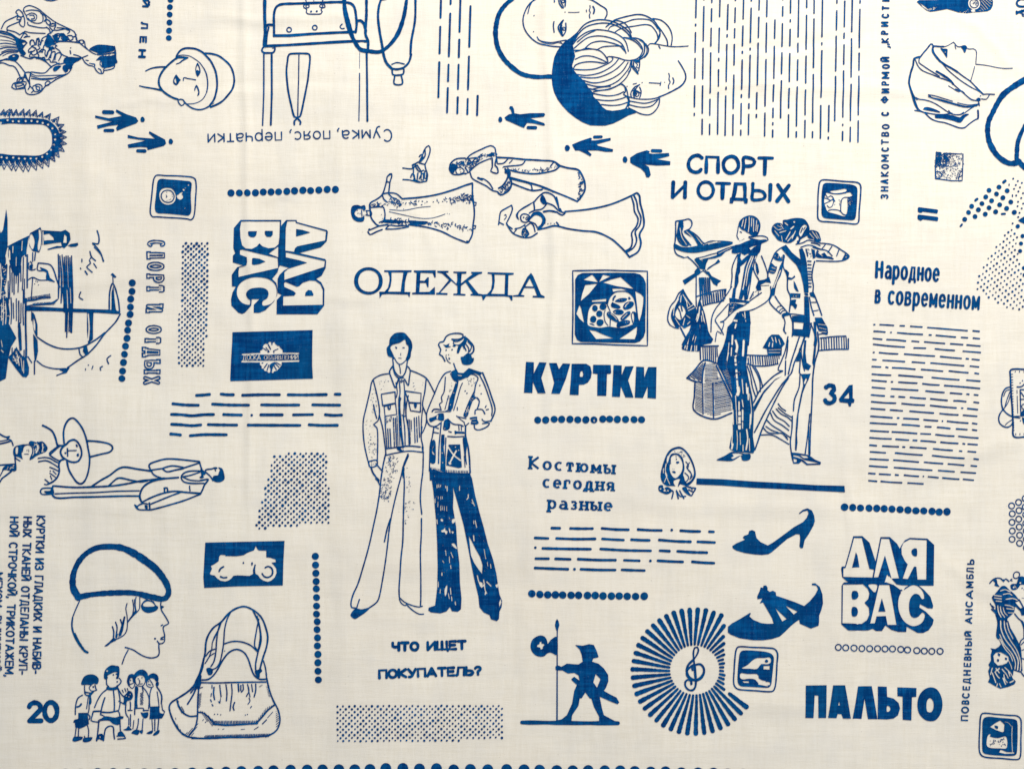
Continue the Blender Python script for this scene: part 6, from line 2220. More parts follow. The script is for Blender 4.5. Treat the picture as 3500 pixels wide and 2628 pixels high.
P('''
F: 885,180 900,120 950,75 1010,55 1070,65 1120,110 1138,170 1125,240 1090,300 1050,295 1010,260 985,250 960,230 930,220 900,190
x 9: 945,100 925,180
x 8: 975,90 955,200
x 9: 1010,70 1010,160 1000,240
x 8: 1040,80 1035,180
x 9: 1060,90 1060,240
x 8: 1095,110 1085,230
x 7: 1110,160 1100,240
l 9: 885,180 880,230 870,290 890,330
l 8: 905,240 925,250
d 7: 915,245
d 5: 930,335 950,325 905,345
l 11: 1100,292 1160,290 1215,310 1225,335 1190,355 1150,370
F: 995,310 1060,320 1130,335 1200,330 1215,345 1160,370 1145,400 1140,450 1120,490 1080,480 1040,530 1000,490 960,510 910,480 870,490 810,480 840,400 900,385 980,350 1030,330
E: 1010,430 1060,405 1100,400 1060,420 1030,450
l 14: 1010,300 1060,300
F: 145,380 250,420 380,410 480,380 560,345 640,345 720,345 825,360 820,380 740,410 600,445 480,470 380,485 260,475 150,430
x 8: 480,395 560,365 640,355
x 8: 540,385 620,365 680,360
f: 200,120 250,112 255,160 235,230 270,330 320,390 330,400 250,400 200,330 175,270
x 9: 215,200 235,300 290,390
f: 300,215 340,240 400,300 450,370 480,400 420,400 350,310 270,260 255,235
x 10: 290,240 360,310 410,390
l 13: 165,125 200,118 262,110
l 13: 165,125 165,230 160,340 150,430 175,500 260,540
l 13: 175,280 200,350 250,400 300,405
l 13: 265,110 310,98 345,120 350,170 320,215 300,225
l 13: 250,180 235,260 280,330 340,400
l 13: 310,225 370,260 420,300 470,360 500,380
l 8: 260,540 310,530
l 9: 400,545 480,530 560,505 660,480
f: 640,470 740,430 835,400 830,430 740,470 690,520 620,545 520,560 480,580 470,555 560,535 640,510
x 6: 660,490 740,450 800,425
l 12: 880,500 840,580 815,660 815,760 800,880
f: 880,500 920,480 910,540 925,570 980,520 1010,500 1040,510 960,600 910,640 910,700 890,740 890,820 860,900 850,1000 840,1040 810,1000 830,880 850,750 870,640
f: 1040,470 1120,480 1085,560 1060,650 1050,700 1030,780 1000,880 990,960 1000,1010 960,1030 950,960 930,1020 890,1010 920,880 940,760 960,640 1000,540
x 12: 870,580 845,740 835,880
x 10: 1060,520 1000,700 980,860
x 11: 1040,520 990,640 960,800 940,900
x 8: 1090,520 1050,640
l 11: 1040,700 1020,860 990,1010
l 10: 1000,780 980,900 960,1010
l 12: 1080,560 1060,650 1080,720 1120,790
f: 1080,570 1110,620 1125,700 1110,740 1090,690
l 11: 1150,520 1190,620 1220,720 1225,770
f: 1115,800 1180,790 1240,760 1250,800 1260,830 1200,820 1140,850 1150,910 1110,920 1085,880
l 6: 1140,860 1240,855
s 16/6: 1060,920 1150,900 1130,960 1020,1010
l 11: 1060,930 1020,1010
l 11: 1255,870 1255,960 1220,1030 1120,1100 1030,1140 900,1160
l 11: 1150,940 1050,1010 960,1080 860,1130 780,1200 720,1260 680,1275
f: 780,1000 840,1000 900,1020 1020,1035 1010,1060 900,1050 790,1060
x 7: 800,1055 950,1055
f: 780,1060 860,1060 960,1080 900,1110 800,1160 765,1210
S 14/8: 790,1070 860,1070 820,1140 780,1180
l 11: 810,870 760,950 690,1040 620,1130 580,1230 570,1390
l 10: 770,1070 700,1150 620,1250 650,1310 690,1370 715,1420
l 9: 680,1275 720,1280 690,1390
l 9: 620,1500 635,1400 645,1380 690,1410
f: 870,1170 960,1150 1015,1150 1025,1250 1020,1400 1005,1545 715,1545 750,1430 760,1350 800,1320 830,1240
e: 835,1240 880,1250 875,1275 825,1268
e: 820,1280 870,1290 865,1310 815,1305
e: 820,1325 870,1335 860,1365 815,1360
x 13: 885,1400 870,1540
x 10: 960,1160 965,1230
x 8: 930,1180 945,1210
x 8: 970,1250 975,1300
x 8: 835,1420 820,1500
x 7: 985,1370 985,1410
''')
tile(2260, 1100, 2.863)
P('''
f: 650,50 700,0 880,0 870,60 850,200 840,320 830,420 850,540 870,640 890,740 905,880 900,1000 895,1120 915,1250 900,1285 720,1270 680,1250 665,1230 690,1100 700,950 695,800 690,680 680,560 640,440 620,380 560,400 540,440 555,350 600,260 630,180
e: 575,400 590,330 625,260 640,240 600,340 590,400
x 22: 730,180 745,240 735,290
x 16: 700,130 695,220
x 10: 690,250 685,330
x 9: 660,300 640,380
x 9: 790,560 800,700
x 9: 700,860 705,1000
x 9: 870,900 865,1040
x 8: 850,450 865,560
x 20: 810,180 805,260 800,330
x 14: 735,20 725,60
x 14: 745,310 725,340
x 20: 725,360 730,420
x 18: 735,470 740,560 745,620
x 30: 750,640 755,680 745,710
x 14: 760,780 760,860
x 24: 765,880 765,960
x 14: 795,860 795,960
x 26: 765,980 765,1040
x 10: 795,980 795,1040
x 12: 845,640 850,760
x 10: 830,600 835,700
x 9: 790,760 800,830
x 14: 835,1050 845,1140 830,1250
x 8: 860,1140 865,1260
x 10: 690,960 695,1080 690,1200
x 16: 700,1190 690,1240
x 9: 800,1200 800,1260
S 16/5: 700,300 780,300 760,1040 720,700
x 7: 665,200 655,300 640,420
x 7: 870,250 850,330 845,420
x 7: 725,720 735,900 740,1000
x 7: 860,700 880,860 875,1000
x 7: 740,1060 745,1160 740,1250
x 7: 770,1080 775,1200
k 8: 715,320 745,315
k 8: 715,400 745,395
k 8: 720,440 750,440
k 8: 725,500 755,500
k 8: 725,560 755,560
k 8: 750,920 785,920
k 8: 750,1000 785,1000
F: 540,1350 620,1310 690,1270 750,1275 830,1290 870,1290 870,1340 830,1358 790,1350 780,1310 730,1340 690,1360 600,1358
E: 690,1290 760,1285 800,1300 760,1310 700,1340 680,1330 710,1310
''')
tile(2260, 720, 3.3515)
sub('figure', 'woman in a belted patterned cardigan with her hand behind her head')
P('''
F: 1395,170 1395,110 1440,105 1500,90 1570,85 1640,100 1680,150 1700,210 1680,280 1650,300 1600,330 1570,380 1550,380 1580,320 1560,290 1540,330 1480,370 1430,370 1400,360 1340,340 1300,290 1270,250 1265,200 1290,160 1330,140 1380,150
E: 1580,270 1600,200 1640,160 1670,180 1640,230 1600,300
x 13: 1420,140 1450,165
b 12: 1525,130
x 13: 1485,210 1520,180
x 11: 1360,250 1430,230
x 9: 1290,180 1340,220 1380,210
x 9: 1300,230 1350,290
x 9: 1430,330 1480,240
x 9: 1450,350 1520,270
x 8: 1370,160 1400,210
x 8: 1540,230 1500,320
x 8: 1330,170 1370,190
x 7: 1380,290 1390,350
l 10: 1620,200 1600,250
l 8: 1650,190 1630,220
F: 1690,230 1740,225 1800,250 1820,300 1830,350 1790,360 1740,330 1690,320 1670,270
x 9: 1700,260 1750,320
x 9: 1730,240 1790,320
x 8: 1770,250 1810,320
l 12: 1545,385 1620,370 1680,340 1740,350 1830,375
l 9: 1560,350 1590,345 1570,375
l 12: 1840,375 1900,380 1980,400 2060,450 2120,490 2155,525 2120,560 2030,580 1900,580 1780,575
l 12: 1820,400 1780,380 1720,370
l 10: 1600,420 1680,395 1740,405 1820,440 1900,460 1960,520
l 11: 1740,420 1800,440 1870,450
l 10: 1880,390 1840,440
l 11: 1955,410 1910,480
l 10: 2035,450 2010,520
l 12: 2110,500 2080,560
f: 2090,520 2130,505 2155,525 2120,560 2080,560
e: 2100,535 2130,522 2120,540
F: 1790,450 1830,500 1870,480 1900,520 1950,530 1980,560 1900,550 1800,540 1770,520
x 8: 1800,480 1850,520
f: 1375,430 1430,390 1500,480 1560,530 1600,560 1580,440 1620,430 1650,500 1670,600 1680,720 1690,850 1690,940 1640,940 1630,850 1600,720 1550,620 1470,540
l 12: 1430,400 1370,430 1310,480 1280,540 1250,620 1225,720 1220,770
F: 1300,480 1340,490 1370,540 1400,500 1420,510 1410,560 1370,580 1290,550
S 6/8: 1310,490 1400,520 1390,560 1310,540
F: 1260,600 1310,640 1330,640 1300,720 1240,710 1230,670
x 9: 1270,650 1310,665
x 7: 1250,690 1300,700
l 10: 1410,540 1400,640 1440,720 1450,800
f: 1400,560 1390,680 1370,750 1330,820 1310,900 1300,970 1255,980 1250,930 1290,850 1330,740 1360,640
x 10: 1370,680 1330,780 1290,880
f: 1400,660 1440,680 1470,710 1460,760 1500,770 1530,740 1540,760 1500,790 1450,790 1430,720
l 13: 1450,790 1450,900 1475,960 1485,1010 1470,1160
f: 1520,800 1540,830 1560,880 1580,930 1550,920 1525,880
f: 1480,945 1600,950 1595,1000 1485,995
S 5/7: 1500,960 1590,960 1590,990 1500,990
F: 1480,1030 1510,1020 1550,1020 1540,1060 1560,1080 1540,1130 1510,1090 1480,1080
l 12: 1265,980 1240,1040 1300,1120 1370,1180
l 12: 1305,980 1350,1050 1410,1120 1450,1170
l 9: 1320,1130 1340,1100 1380,1090
l 8: 1350,1160 1370,1130 1400,1120
l 10: 1370,1180 1390,1150 1430,1140
F: 1380,1190 1450,1165 1500,1190 1460,1200 1410,1215 1400,1240
l 11: 1405,1220 1420,1290 1400,1370 1430,1405
l 10: 1460,1180 1520,1185 1640,1200
f: 1640,980 1690,985 1700,1100 1705,1300 1690,1450 1500,1430 1500,1250 1500,1205 1640,1200
e: 1520,1275 1632,1285 1620,1360 1520,1355
h 5/14/80: 1520,1210 1630,1215 1630,1260 1520,1260
l 11: 1480,1200 1510,1300 1500,1440
l 13: 1760,580 1740,660 1730,760 1745,860 1740,930
h 14/36/4: 1680,560 1720,570 1720,880 1690,900
l 12: 1660,440 1680,520
s 20/6: 1650,430 1740,430 1740,540 1680,560
f: 1720,440 1760,450 1770,540 1740,550
l 14: 1740,930 1770,1000 1800,1080 1840,1200
f: 1700,940 1740,930 1760,1000 1710,980
l 12: 1700,990 1720,1100 1750,1200
l 9: 1720,1050 1780,1050
l 9: 1740,1150 1800,1140
f: 1760,1225 1840,1225 1870,1280 1905,1340 1910,1410 1880,1420 1840,1400 1800,1370 1770,1290
x 8: 1800,1300 1880,1310
x 8: 1810,1340 1890,1360
x 8: 1830,1385 1890,1390
l 11: 1710,1290 1740,1360 1760,1440 1750,1540
l 12: 1760,1400 1780,1480 1770,1545
l 10: 1790,1420 1850,1410 1900,1420
l 12: 1690,1450 1720,1290
F: 1640,950 1680,945 1690,970 1660,975
''')
tile(2260, 1100, 2.863)
P('''
l 9: 1210,20 1205,90 1220,115
l 11: 1240,145 1210,290 1170,390 1140,470 1185,480
l 12: 1185,480 1110,520 1040,580 960,670 900,790
f: 1180,530 1110,560 1060,610 1000,670 950,750 900,830 910,880 960,780 1000,700 1060,630 1110,570
l 11: 1240,180 1230,290 1215,360
l 11: 1215,380 1210,520
l 12: 1350,150 1310,270 1270,390 1240,510
l 12: 1400,150 1350,290 1300,400 1270,500 1235,540
l 13: 1240,540 1170,620 1080,760 1010,880 950,1000 910,1080
l 12: 1240,550 1180,640 1100,790 1040,920 980,1060 940,1180 915,1250
l 9: 1410,145 1370,260 1380,400 1400,480
f: 1400,180 1420,180 1410,300 1420,400 1465,430 1440,475 1400,460 1380,380
l 11: 1365,300 1355,420 1355,510 1415,515
f: 1350,250 1360,300 1350,385 1315,390 1340,320
l 13: 1530,100 1540,250 1500,400 1480,550 1475,700
f: 1490,0 1515,0 1520,150 1510,300 1490,440 1475,400 1500,200
f: 1365,520 1460,505 1440,560 1410,620 1380,700 1360,800 1340,900 1335,1000 1325,1100 1330,1180 1320,1260 1305,1250 1310,1100 1320,950 1340,820 1360,720 1385,620 1380,560
x 14: 1415,560 1400,600
l 11: 1355,520 1345,640 1300,760 1290,870
l 11: 1280,920 1275,1050 1260,1180 1270,1280
l 12: 1475,700 1465,900 1455,1100 1450,1300
l 10: 1450,900 1430,1100 1405,1290
l 8: 1440,1020 1440,1290
f: 1262,1275 1330,1280 1440,1300 1500,1345 1560,1370 1555,1395 1420,1400 1370,1360 1345,1385 1290,1385 1275,1340
e: 1290,1300 1340,1310 1400,1350 1500,1370 1540,1382 1430,1385 1380,1345 1330,1325 1290,1315
e: 1350,1300 1420,1310 1440,1330 1390,1330
e: 1290,1335 1325,1345 1320,1370 1295,1370
''')
motif('printed_number', 'bold number 34 right of the striding couple')
sub('digit'); P('l 42: 1610,640 1640,622 1680,630 1688,665 1655,700 1690,725 1690,770 1650,795 1610,785 1600,765')
sub('digit'); P('f: 1835,620 1872,615 1872,745 1890,760 1885,790 1860,795 1855,825 1835,828 1825,795 1745,785 1735,755'); P('e: 1835,690 1838,750 1785,748')
motif('printed_thick_rule', 'long thick slanting bar below the striding couple')
P('f: 348,1530 600,1538 900,1560 1200,1575 1500,1595 1792,1603 1797,1665 1500,1650 1200,1635 900,1622 600,1600 345,1590')
# ================================================================== lower centre and lower right
tile(1760, 1200, 3.814)
motif('printed_heading', 'heavy black-style heading КУРТКИ in blue')
sub('letter'); P('f: 145,140 248,145 246,290 318,145 412,150 345,350 400,548 298,548 235,400 228,545 118,542')
sub('letter'); P('f: 445,155 545,155 575,235 625,160 722,165 665,360 585,555 475,552 512,410')
sub('letter'); P('f: 740,165 930,165 985,200 1002,280 990,350 950,410 900,435 835,438 830,572 714,568 730,360'); P('E: 862,260 880,262 890,300 880,335 850,335 848,300')
sub('letter'); P('f: 1020,178 1248,180 1255,285 1240,295 1200,298 1190,582 1072,580 1075,298 1015,290')
sub('letter'); P('f: 1285,182 1392,186 1390,315 1435,200 1548,196 1475,380 1545,605 1440,602 1380,460 1368,598 1265,592')
sub('letter'); P('f: 1580,202 1682,208 1685,345 1735,208 1845,208 1842,400 1838,618 1728,610 1730,460 1668,610 1562,605')
motif('printed_dot_row', 'row of fourteen solid dots under the heading КУРТКИ, one with a pale fleck')
for x, y in [(298,898),(402,897),(512,887),(610,888),(718,888),(820,894),(925,894),(1145,884),(1235,884),(1335,888),(1442,888),(1552,890),(1650,892)]:
    sub('dot'); P('d 47: %d,%d' % (x, y))
sub('dot'); P('d 46: 1030,895'); P('e: 1035,880 1045,915 1030,920 1022,905')
tile(1770, 1520, 3.134)
motif('printed_caption', 'three-line serif caption Костюмы сегодня разные')
GL['ю'] = (.74, [[(0,0),(0,.66)], _a(.48,.33,.26,.33,0,360,14), [(0,.34),(.22,.34)]])
GL['К '] = GL['К']
def srf(s, x0, y0, x1, y1, h=145): text(s, x0, y0, x1, y1, h, 27, gap=.42, serif=.17, wv=16)
srf('К', 118, 264, 235, 268, 150)
srf('остюмы', 262, 272, 1036, 318, 150)
srf('сегодня', 262, 462, 1028, 500, 150)
srf('разные', 318, 688, 1012, 716, 150)
motif('printed_dash_block', 'five lines of level dashes under the caption about suits')
dash_list(26, '''362,888 450,890;562,892 680,895 800,894;900,892 1050,905 1186,908;1288,906 1420,914 1540,916;1648,912 1652,912;1745,918 1850,925 1952,926;2050,928 2098,930;
184,992 325,998;413,998 620,1006 828,1004;904,1004 1020,1012 1134,1018;1216,1014 1320,1020 1412,1022;1515,1018 1700,1032 1850,1036;1926,1036 2020,1040 2108,1044;
184,1096 188,1096;266,1104 500,1110 780,1114;885,1112 1150,1128 1425,1134;1522,1132 1625,1138;1710,1138 1870,1148 2024,1152;
190,1213 330,1215;403,1216 562,1222;645,1220 850,1230 1046,1232;1138,1234 1304,1240;1418,1242 1422,1242;1500,1240 1640,1248 1768,1252;1868,1250 1990,1260 2102,1264;
184,1314 360,1322 536,1328;604,1328 608,1328;674,1328 860,1336 1044,1338;1113,1336 1240,1342 1358,1346''')
motif('printed_dot_row', 'row of fifteen solid dots under the level dashes in the lower centre')
for x, y in [(150,1590),(236,1598),(320,1602),(402,1602),(480,1604),(570,1606),(650,1606),(745,1608),(828,1608),(912,1614),(1002,1616),(1086,1616),(1172,1620),(1262,1622),(1355,1620)]:
    sub('dot'); P('d 41: %d,%d' % (x, y))
motif('printed_girl_head_drawing', "small girl's head with wavy hair and a frilled collar at the end of the thick bar")
P('''
F: 1700,22 1740,20 1790,50 1840,110 1880,190 1905,280 1905,340 1870,400 1820,440 1770,430 1740,420 1700,440 1640,440 1600,440 1560,415 1535,370 1530,310 1545,240 1570,160 1600,90 1640,45
E: 1700,45 1740,42 1790,75 1840,150 1875,230 1888,300 1870,360 1830,400 1800,410 1770,380 1775,300 1780,220 1770,150 1730,100 1680,90 1640,110 1620,150 1610,130 1630,90 1660,60
F: 1640,100 1680,90 1740,115 1780,200 1785,270 1760,330 1720,370 1680,385 1640,360 1615,300 1610,220 1620,150
E: 1660,115 1700,105 1740,140 1765,200 1762,270 1735,320 1690,358 1655,335 1630,280 1628,220 1640,180 1640,140
E: 1670,385 1740,365 1735,420 1720,450 1680,430
E: 1610,110 1620,150 1600,200 1595,160
x 9: 1590,200 1580,270 1600,330
x 9: 1580,300 1610,380 1630,420
x 8: 1560,250 1560,300
x 7: 1590,350 1570,400
l 9: 1800,180 1830,220 1820,260 1860,310 1850,350
l 9: 1840,190 1810,240 1850,290
l 8: 1850,290 1870,340 1840,370
l 9: 1790,300 1830,340 1820,380 1790,400
F: 1740,370 1775,330 1790,380 1820,430 1780,435 1750,410 1720,450 1715,440
s 26/5: 1660,70 1750,60 1800,120 1760,140 1700,95
F: 1622,180 1645,200 1625,210
F: 1695,180 1720,175 1735,190 1700,200
d 7: 1700,155 1712,195
k 5: 1695,110 1698,140
d 4: 1660,255 1675,260
F: 1650,285 1680,280 1695,295 1685,305 1665,300
F: 1510,440 1550,430 1570,460 1600,450 1640,470 1650,500 1600,530 1560,520 1510,490
b 10: 1530,470 1570,490 1610,490
x 7: 1560,450 1590,500
l 14: 1630,480 1665,500 1650,575
l 14: 1700,490 1720,575
l 13: 1735,490 1760,540 1780,575
l 12: 1700,490 1740,550 1800,550
F: 1760,460 1800,450 1830,500 1860,550 1830,540 1790,510
l 14: 1800,440 1860,460 1905,465 1880,510
l 12: 1830,480 1880,510 1860,545
l 10: 1850,450 1870,480
''')
tile(2440, 1700, 2.633)
motif('printed_shoe_drawing', 'solid blue slingback shoe with a bow and thin high heel')
P('''
f: 165,435 200,412 280,378 260,360 270,345 310,330 318,300 345,292 372,305 378,340 385,365 420,400 485,430 530,405 620,340 720,265 800,220 835,180 850,140 840,115 800,125 770,148 765,138 800,108 840,95 880,115 900,160 907,210 895,250 850,330 815,380 800,450 782,455 768,440 775,360 770,330 740,328 660,370 590,430 520,490 490,508 430,515 360,510 280,498 200,475 170,455
''')
motif('printed_shoe_drawing', 'solid blue strappy shoe with ankle bow and broad heel, lower of the two')
P('''
f: 125,1160 160,1130 240,1085 325,1032 330,1042 318,1065 350,1095 420,1125 480,1132 535,1130 520,1080 480,1010 440,940 410,948 435,905 390,910 388,885 410,840 420,805 440,810 445,790 470,788 482,810 480,830 500,845 530,835 555,850 558,880 620,900 720,935 810,972 860,930 910,870 935,820 920,790 880,785 880,770 910,768 950,800 975,870 980,950 965,1010 945,1060 945,1110 940,1150 870,1175 770,1130 765,1095 740,1110 690,1150 640,1200 590,1245 520,1268 440,1280 350,1280 230,1262 150,1230 125,1210
e: 640,968 750,1022 715,1048
e: 550,992 652,1088 612,1110 590,1070
''')
motif('printed_dot_row', 'row of fourteen solid dots above the upright ДЛЯ ВАС lettering')
for x, y in [(1175,85),(1248,88),(1320,93),(1398,95),(1468,97),(1536,100),(1607,104),(1680,108),(1750,113),(1820,118),(1890,119),(1965,123),(2030,130),(2100,127)]:
    sub('dot'); P('d 33: %d,%d' % (x, y))
motif('printed_block_lettering', 'upright shadowed block letters ДЛЯ ВАС at the lower right')
P('''
f: 1250,345 1335,345 1400,405 1455,575 1500,355 1585,355 1650,415 1675,460 1690,430 1720,385 1765,362 1920,368 1982,425 1975,790 1660,788 1620,770 1560,690 1540,755 1530,775 1215,768 1155,715 1145,640 1150,620 1180,618
f: 1150,780 1175,762 1600,762 1625,780 1700,835 1680,845 1690,870 1720,810 1760,785 1830,780 1890,830 1945,890 1970,970 1965,995 1920,992 1850,955 1845,985 1900,1020 1975,1095 1965,1140 1930,1190 1880,1215 1830,1215 1735,1160 1732,1208 1660,1208 1600,1190 1545,1150 1515,1200 1460,1200 1430,1180 1390,1195 1210,1195 1148,1140
f: 1400,1000 1700,1000 1700,1150 1400,1150
e: 1150,770 1160,780 1150,790
e: 1258,360 1330,362 1400,640 1440,648 1428,718 1165,712 1165,635 1185,632
f: 1275,490 1290,520 1308,625 1240,628
e: 1508,368 1580,372 1668,725 1600,728 1540,520 1480,715 1440,718
e: 1765,375 1915,382 1908,735 1830,735 1820,620 1800,620 1745,732 1700,728 1745,600 1720,570 1692,510 1690,450 1710,405
F: 1805,455 1825,458 1825,525 1800,525 1782,505 1780,475
e: 1162,782 1340,778 1385,820 1400,860 1390,910 1355,945 1395,990 1400,1050 1380,1100 1330,1135 1158,1130
E: 1390,785 1470,785 1455,850 1440,850
F: 1245,842 1285,840 1300,880 1280,910 1245,912
F: 1245,985 1280,985 1295,1025 1280,1065 1245,1065
e: 1488,785 1580,785 1645,1145 1565,1145 1548,1065 1465,1068 1450,1130 1408,1132
f: 1512,905 1545,1025 1480,1025
E: 1740,810 1790,785 1840,800 1880,850 1888,905 1870,912 1840,870 1800,865 1765,910 1755,990 1770,1060 1800,1080 1840,1065 1870,1030 1895,1050 1870,1120 1800,1155 1740,1135 1690,1080 1660,990 1665,900 1690,850
e: 1555,745 1580,705 1645,780 1700,790 1680,830 1620,785 1560,765
''')
motif('printed_ring_row', 'row of fourteen hollow rings under the upright ДЛЯ ВАС lettering')
for x, y in [(1122,1347),(1190,1352),(1263,1353),(1335,1358),(1406,1360),(1477,1360),(1545,1362),(1612,1362),(1686,1366),(1745,1370),(1826,1374),(1892,1377),(1960,1380),(2034,1380)]:
    sub('ring'); P('r 9/27: %d,%d' % (x, y))
tile(1760, 2040, 2.765)
motif('printed_guard_silhouette', 'solid blue silhouette of a guard in a cocked hat holding a flag spear')
P('''
f: 398,202 412,225 420,262 410,295 405,320 405,1165 390,1165 395,320 385,292 378,262 385,225
F: 237,360 285,375 305,415 310,440 340,400 395,372 397,545 340,522 305,530 280,555 240,562 190,545 155,500 148,450 170,395
e: 235,422 250,418 252,438 275,440 278,455 262,468 265,485 245,494 238,475 208,468 212,450 232,442
f: 568,448 640,455 700,440 745,448 770,500 790,560 785,565 740,575 728,605 790,625 840,670 880,730 882,790 860,850 840,880 900,915 960,945 985,990 970,1008 900,980 800,935 820,1040 840,1110 940,1165 988,1180 988,1195 780,1195 795,1160 795,1125 745,1030 722,955 705,950 665,895 630,950 612,950 600,1020 540,1110 530,1195 390,1195 390,1160 440,1150 490,1110 540,1000 560,880 585,825 540,785 532,770 560,748 610,785 600,735 560,712 500,718 450,690 405,690 385,685 382,655 400,640 440,655 490,625 560,630 600,632 640,605 630,540 610,490
e: 762,722 808,770 775,850 740,800
k 36: 65,1180 975,1188
''')
motif('printed_sunburst_emblem', 'large radial burst of curved rays round a treble clef')
_cx, _cy = 1700, 688
for q in range(47):
    a = q / 47 * 2 * math.pi + .03
    R = 588 + 14 * math.sin(a) ; run = []
    pl = []
    for t in np.linspace(0, 1, 24):
        r = 240 + (R - 240) * t; b = a + math.radians(5.5) * t - math.radians(2.5) * t * t
        pl.append((_cx + r * math.cos(b), _cy + r * math.sin(b), 21 + 24 * t))
    for x, y, w in pl + [(9999, 0, 1)]:
        ok = x < 1978 + max(0, (y - 560) * .02) or (y > 905 + max(0, (x - 2020)) * .35 and x < 2210)
        if ok: run.append((x, y, w))
        else:
            if len(run) > 1:
                sub('ray'); P('l %s: %s' % ('-'.join('%.1f' % r[2] for r in run[::3] or run), ' '.join('%.1f,%.1f' % r[:2] for r in run)))
            run = []
sub('treble_clef')
P('''
l 16-20-16: 1680,690 1675,660 1700,640 1690,640 1660,660 1630,690 1625,740 1650,770
l 20-26-18: 1690,590 1640,640 1625,700 1650,760 1700,785 1750,770 1785,720 1785,670 1755,635 1710,640 1675,665
l 14: 1690,590 1720,545 1735,500 1722,472 1700,478 1688,520 1690,580 1700,660 1710,760 1712,820
l 18: 1712,800 1705,850 1680,880 1640,875 1612,840 1612,800 1640,780 1670,800
l 24: 1700,660 1708,760
F: 1655,810 1675,800 1680,825 1665,835
''')
tile(2440, 2140, 2.633)
motif('printed_tile_emblem', 'rounded square with a pale leg and hand, beside the sunburst')
P('''
c 12: 220,182 350,186 480,190 545,200 570,240 565,330 560,430 550,530 530,575 480,582 380,575 280,570 210,560 180,520 182,400 190,280 200,210
F: 260,215 400,218 500,235 535,270 532,350 520,460 512,520 490,545 420,545 320,540 240,535 215,505 215,400 225,290 235,235
E: 250,375 300,345 350,300 385,282 450,280 500,275 512,300 505,325 470,338 425,335 385,380 320,378
F: 455,305 470,292 488,305 480,322 462,322
e: 445,352 500,350 498,385 444,382
E: 240,420 300,425 385,425 400,440 400,460 440,490 500,498 500,522 450,522 400,510 370,475 310,468 260,475 235,460
x 7: 395,465 430,485 460,490
e: 255,490 310,490 318,505 270,505
x 6: 400,515 480,530
''')
motif('printed_heading', 'heavy heading ПАЛЬТО at the lower right')
sub('letter'); P('f: 825,528 1015,528 1010,822 940,822 938,620 905,618 895,822 822,820')
sub('letter'); P('f: 1075,530 1185,532 1235,830 1165,830 1150,790 1115,788 1105,825 1028,822'); P('e: 1128,675 1136,710 1120,710')
sub('letter'); P('f: 1300,540 1425,540 1475,835 1390,835 1358,650 1330,832 1250,830')
sub('letter'); P('f: 1480,542 1560,545 1562,635 1620,650 1665,690 1678,740 1660,800 1620,830 1560,838 1478,835'); P('E: 1562,715 1585,725 1592,750 1575,770 1560,770')
sub('letter'); P('f: 1655,550 1822,552 1820,630 1782,635 1778,845 1702,840 1700,632 1655,628')
sub('letter'); P('F: 1945,545 2000,560 2040,620 2055,700 2040,780 1995,840 1945,850 1895,835 1845,780 1830,700 1845,620 1890,565'); P('E: 1942,640 1970,670 1975,730 1955,768 1920,765 1910,710 1918,660')
# ================================================================== bottom edge and right edge
tile(1120, 2150, 3.456)
motif('printed_caption', 'two-line caption ЧТО ИЩЕТ ПОКУПАТЕЛЬ? below the standing couple')
text('ЧТО', 752, 262, 1085, 262, 122, 34, gap=.24)
text('ИЩЕТ', 1168, 258, 1645, 244, 122, 32, gap=.2)
text('ПОКУПАТЕЛЬ?', 598, 588, 1825, 545, 122, 32, gap=.2)
motif('printed_halftone_panel', 'wide level panel of small dots at the bottom centre')
halftone('85,872 600,885 1100,875 1600,880 2060,868 2062,1300 1500,1312 700,1310 90,1320', 68, 12.5, 12.5)
tile(0, 0, 1)
motif('printed_dot_row', 'row of large solid dots along the bottom edge')
_b = [(163,2626),(225,2625),(276,2625),(334,2623),(387,2623),(438,2622),(494,2623),(545,2623),(599,2622),(657,2621),(716,2620),(772,2619),(825,2616),(883,2615),(935,2613),(993,2612),(1050,2611),(1103,2610),(1159,2609),(1213,2609),(1265,2608),(1319,2606),(1377,2606),(1434,2607),(1492,2607),(1551,2610),(1608,2608),(1667,2610),(1732,2609),(1791,2610),(1845,2610),(1903,2611),(1958,2612),(2010,2613),(2067,2614),(2120,2614),(2170,2616),(2225,2618),(2275,2618),(2330,2620),(2386,2621),(2438,2622),(2487,2624),(2541,2625),(2596,2627)]
for x, y in _b: sub('dot'); P('d 18.6: %d,%d' % (x, y + 19))
tile(2940, 860, 3.95)
motif('printed_caption', 'two-line narrow caption Народное в современном at the right')
text('Н', 200, 362, 310, 366, 242, 38)
text('ародное', 330, 372, 1068, 415, 278, 33, gap=.36)
text('в', 192, 700, 276, 704, 272, 34)
text('современном', 370, 715, 1605, 795, 278, 32, gap=.38)
motif('printed_dash_block', 'tall block of many level dashes under the narrow caption at the right')
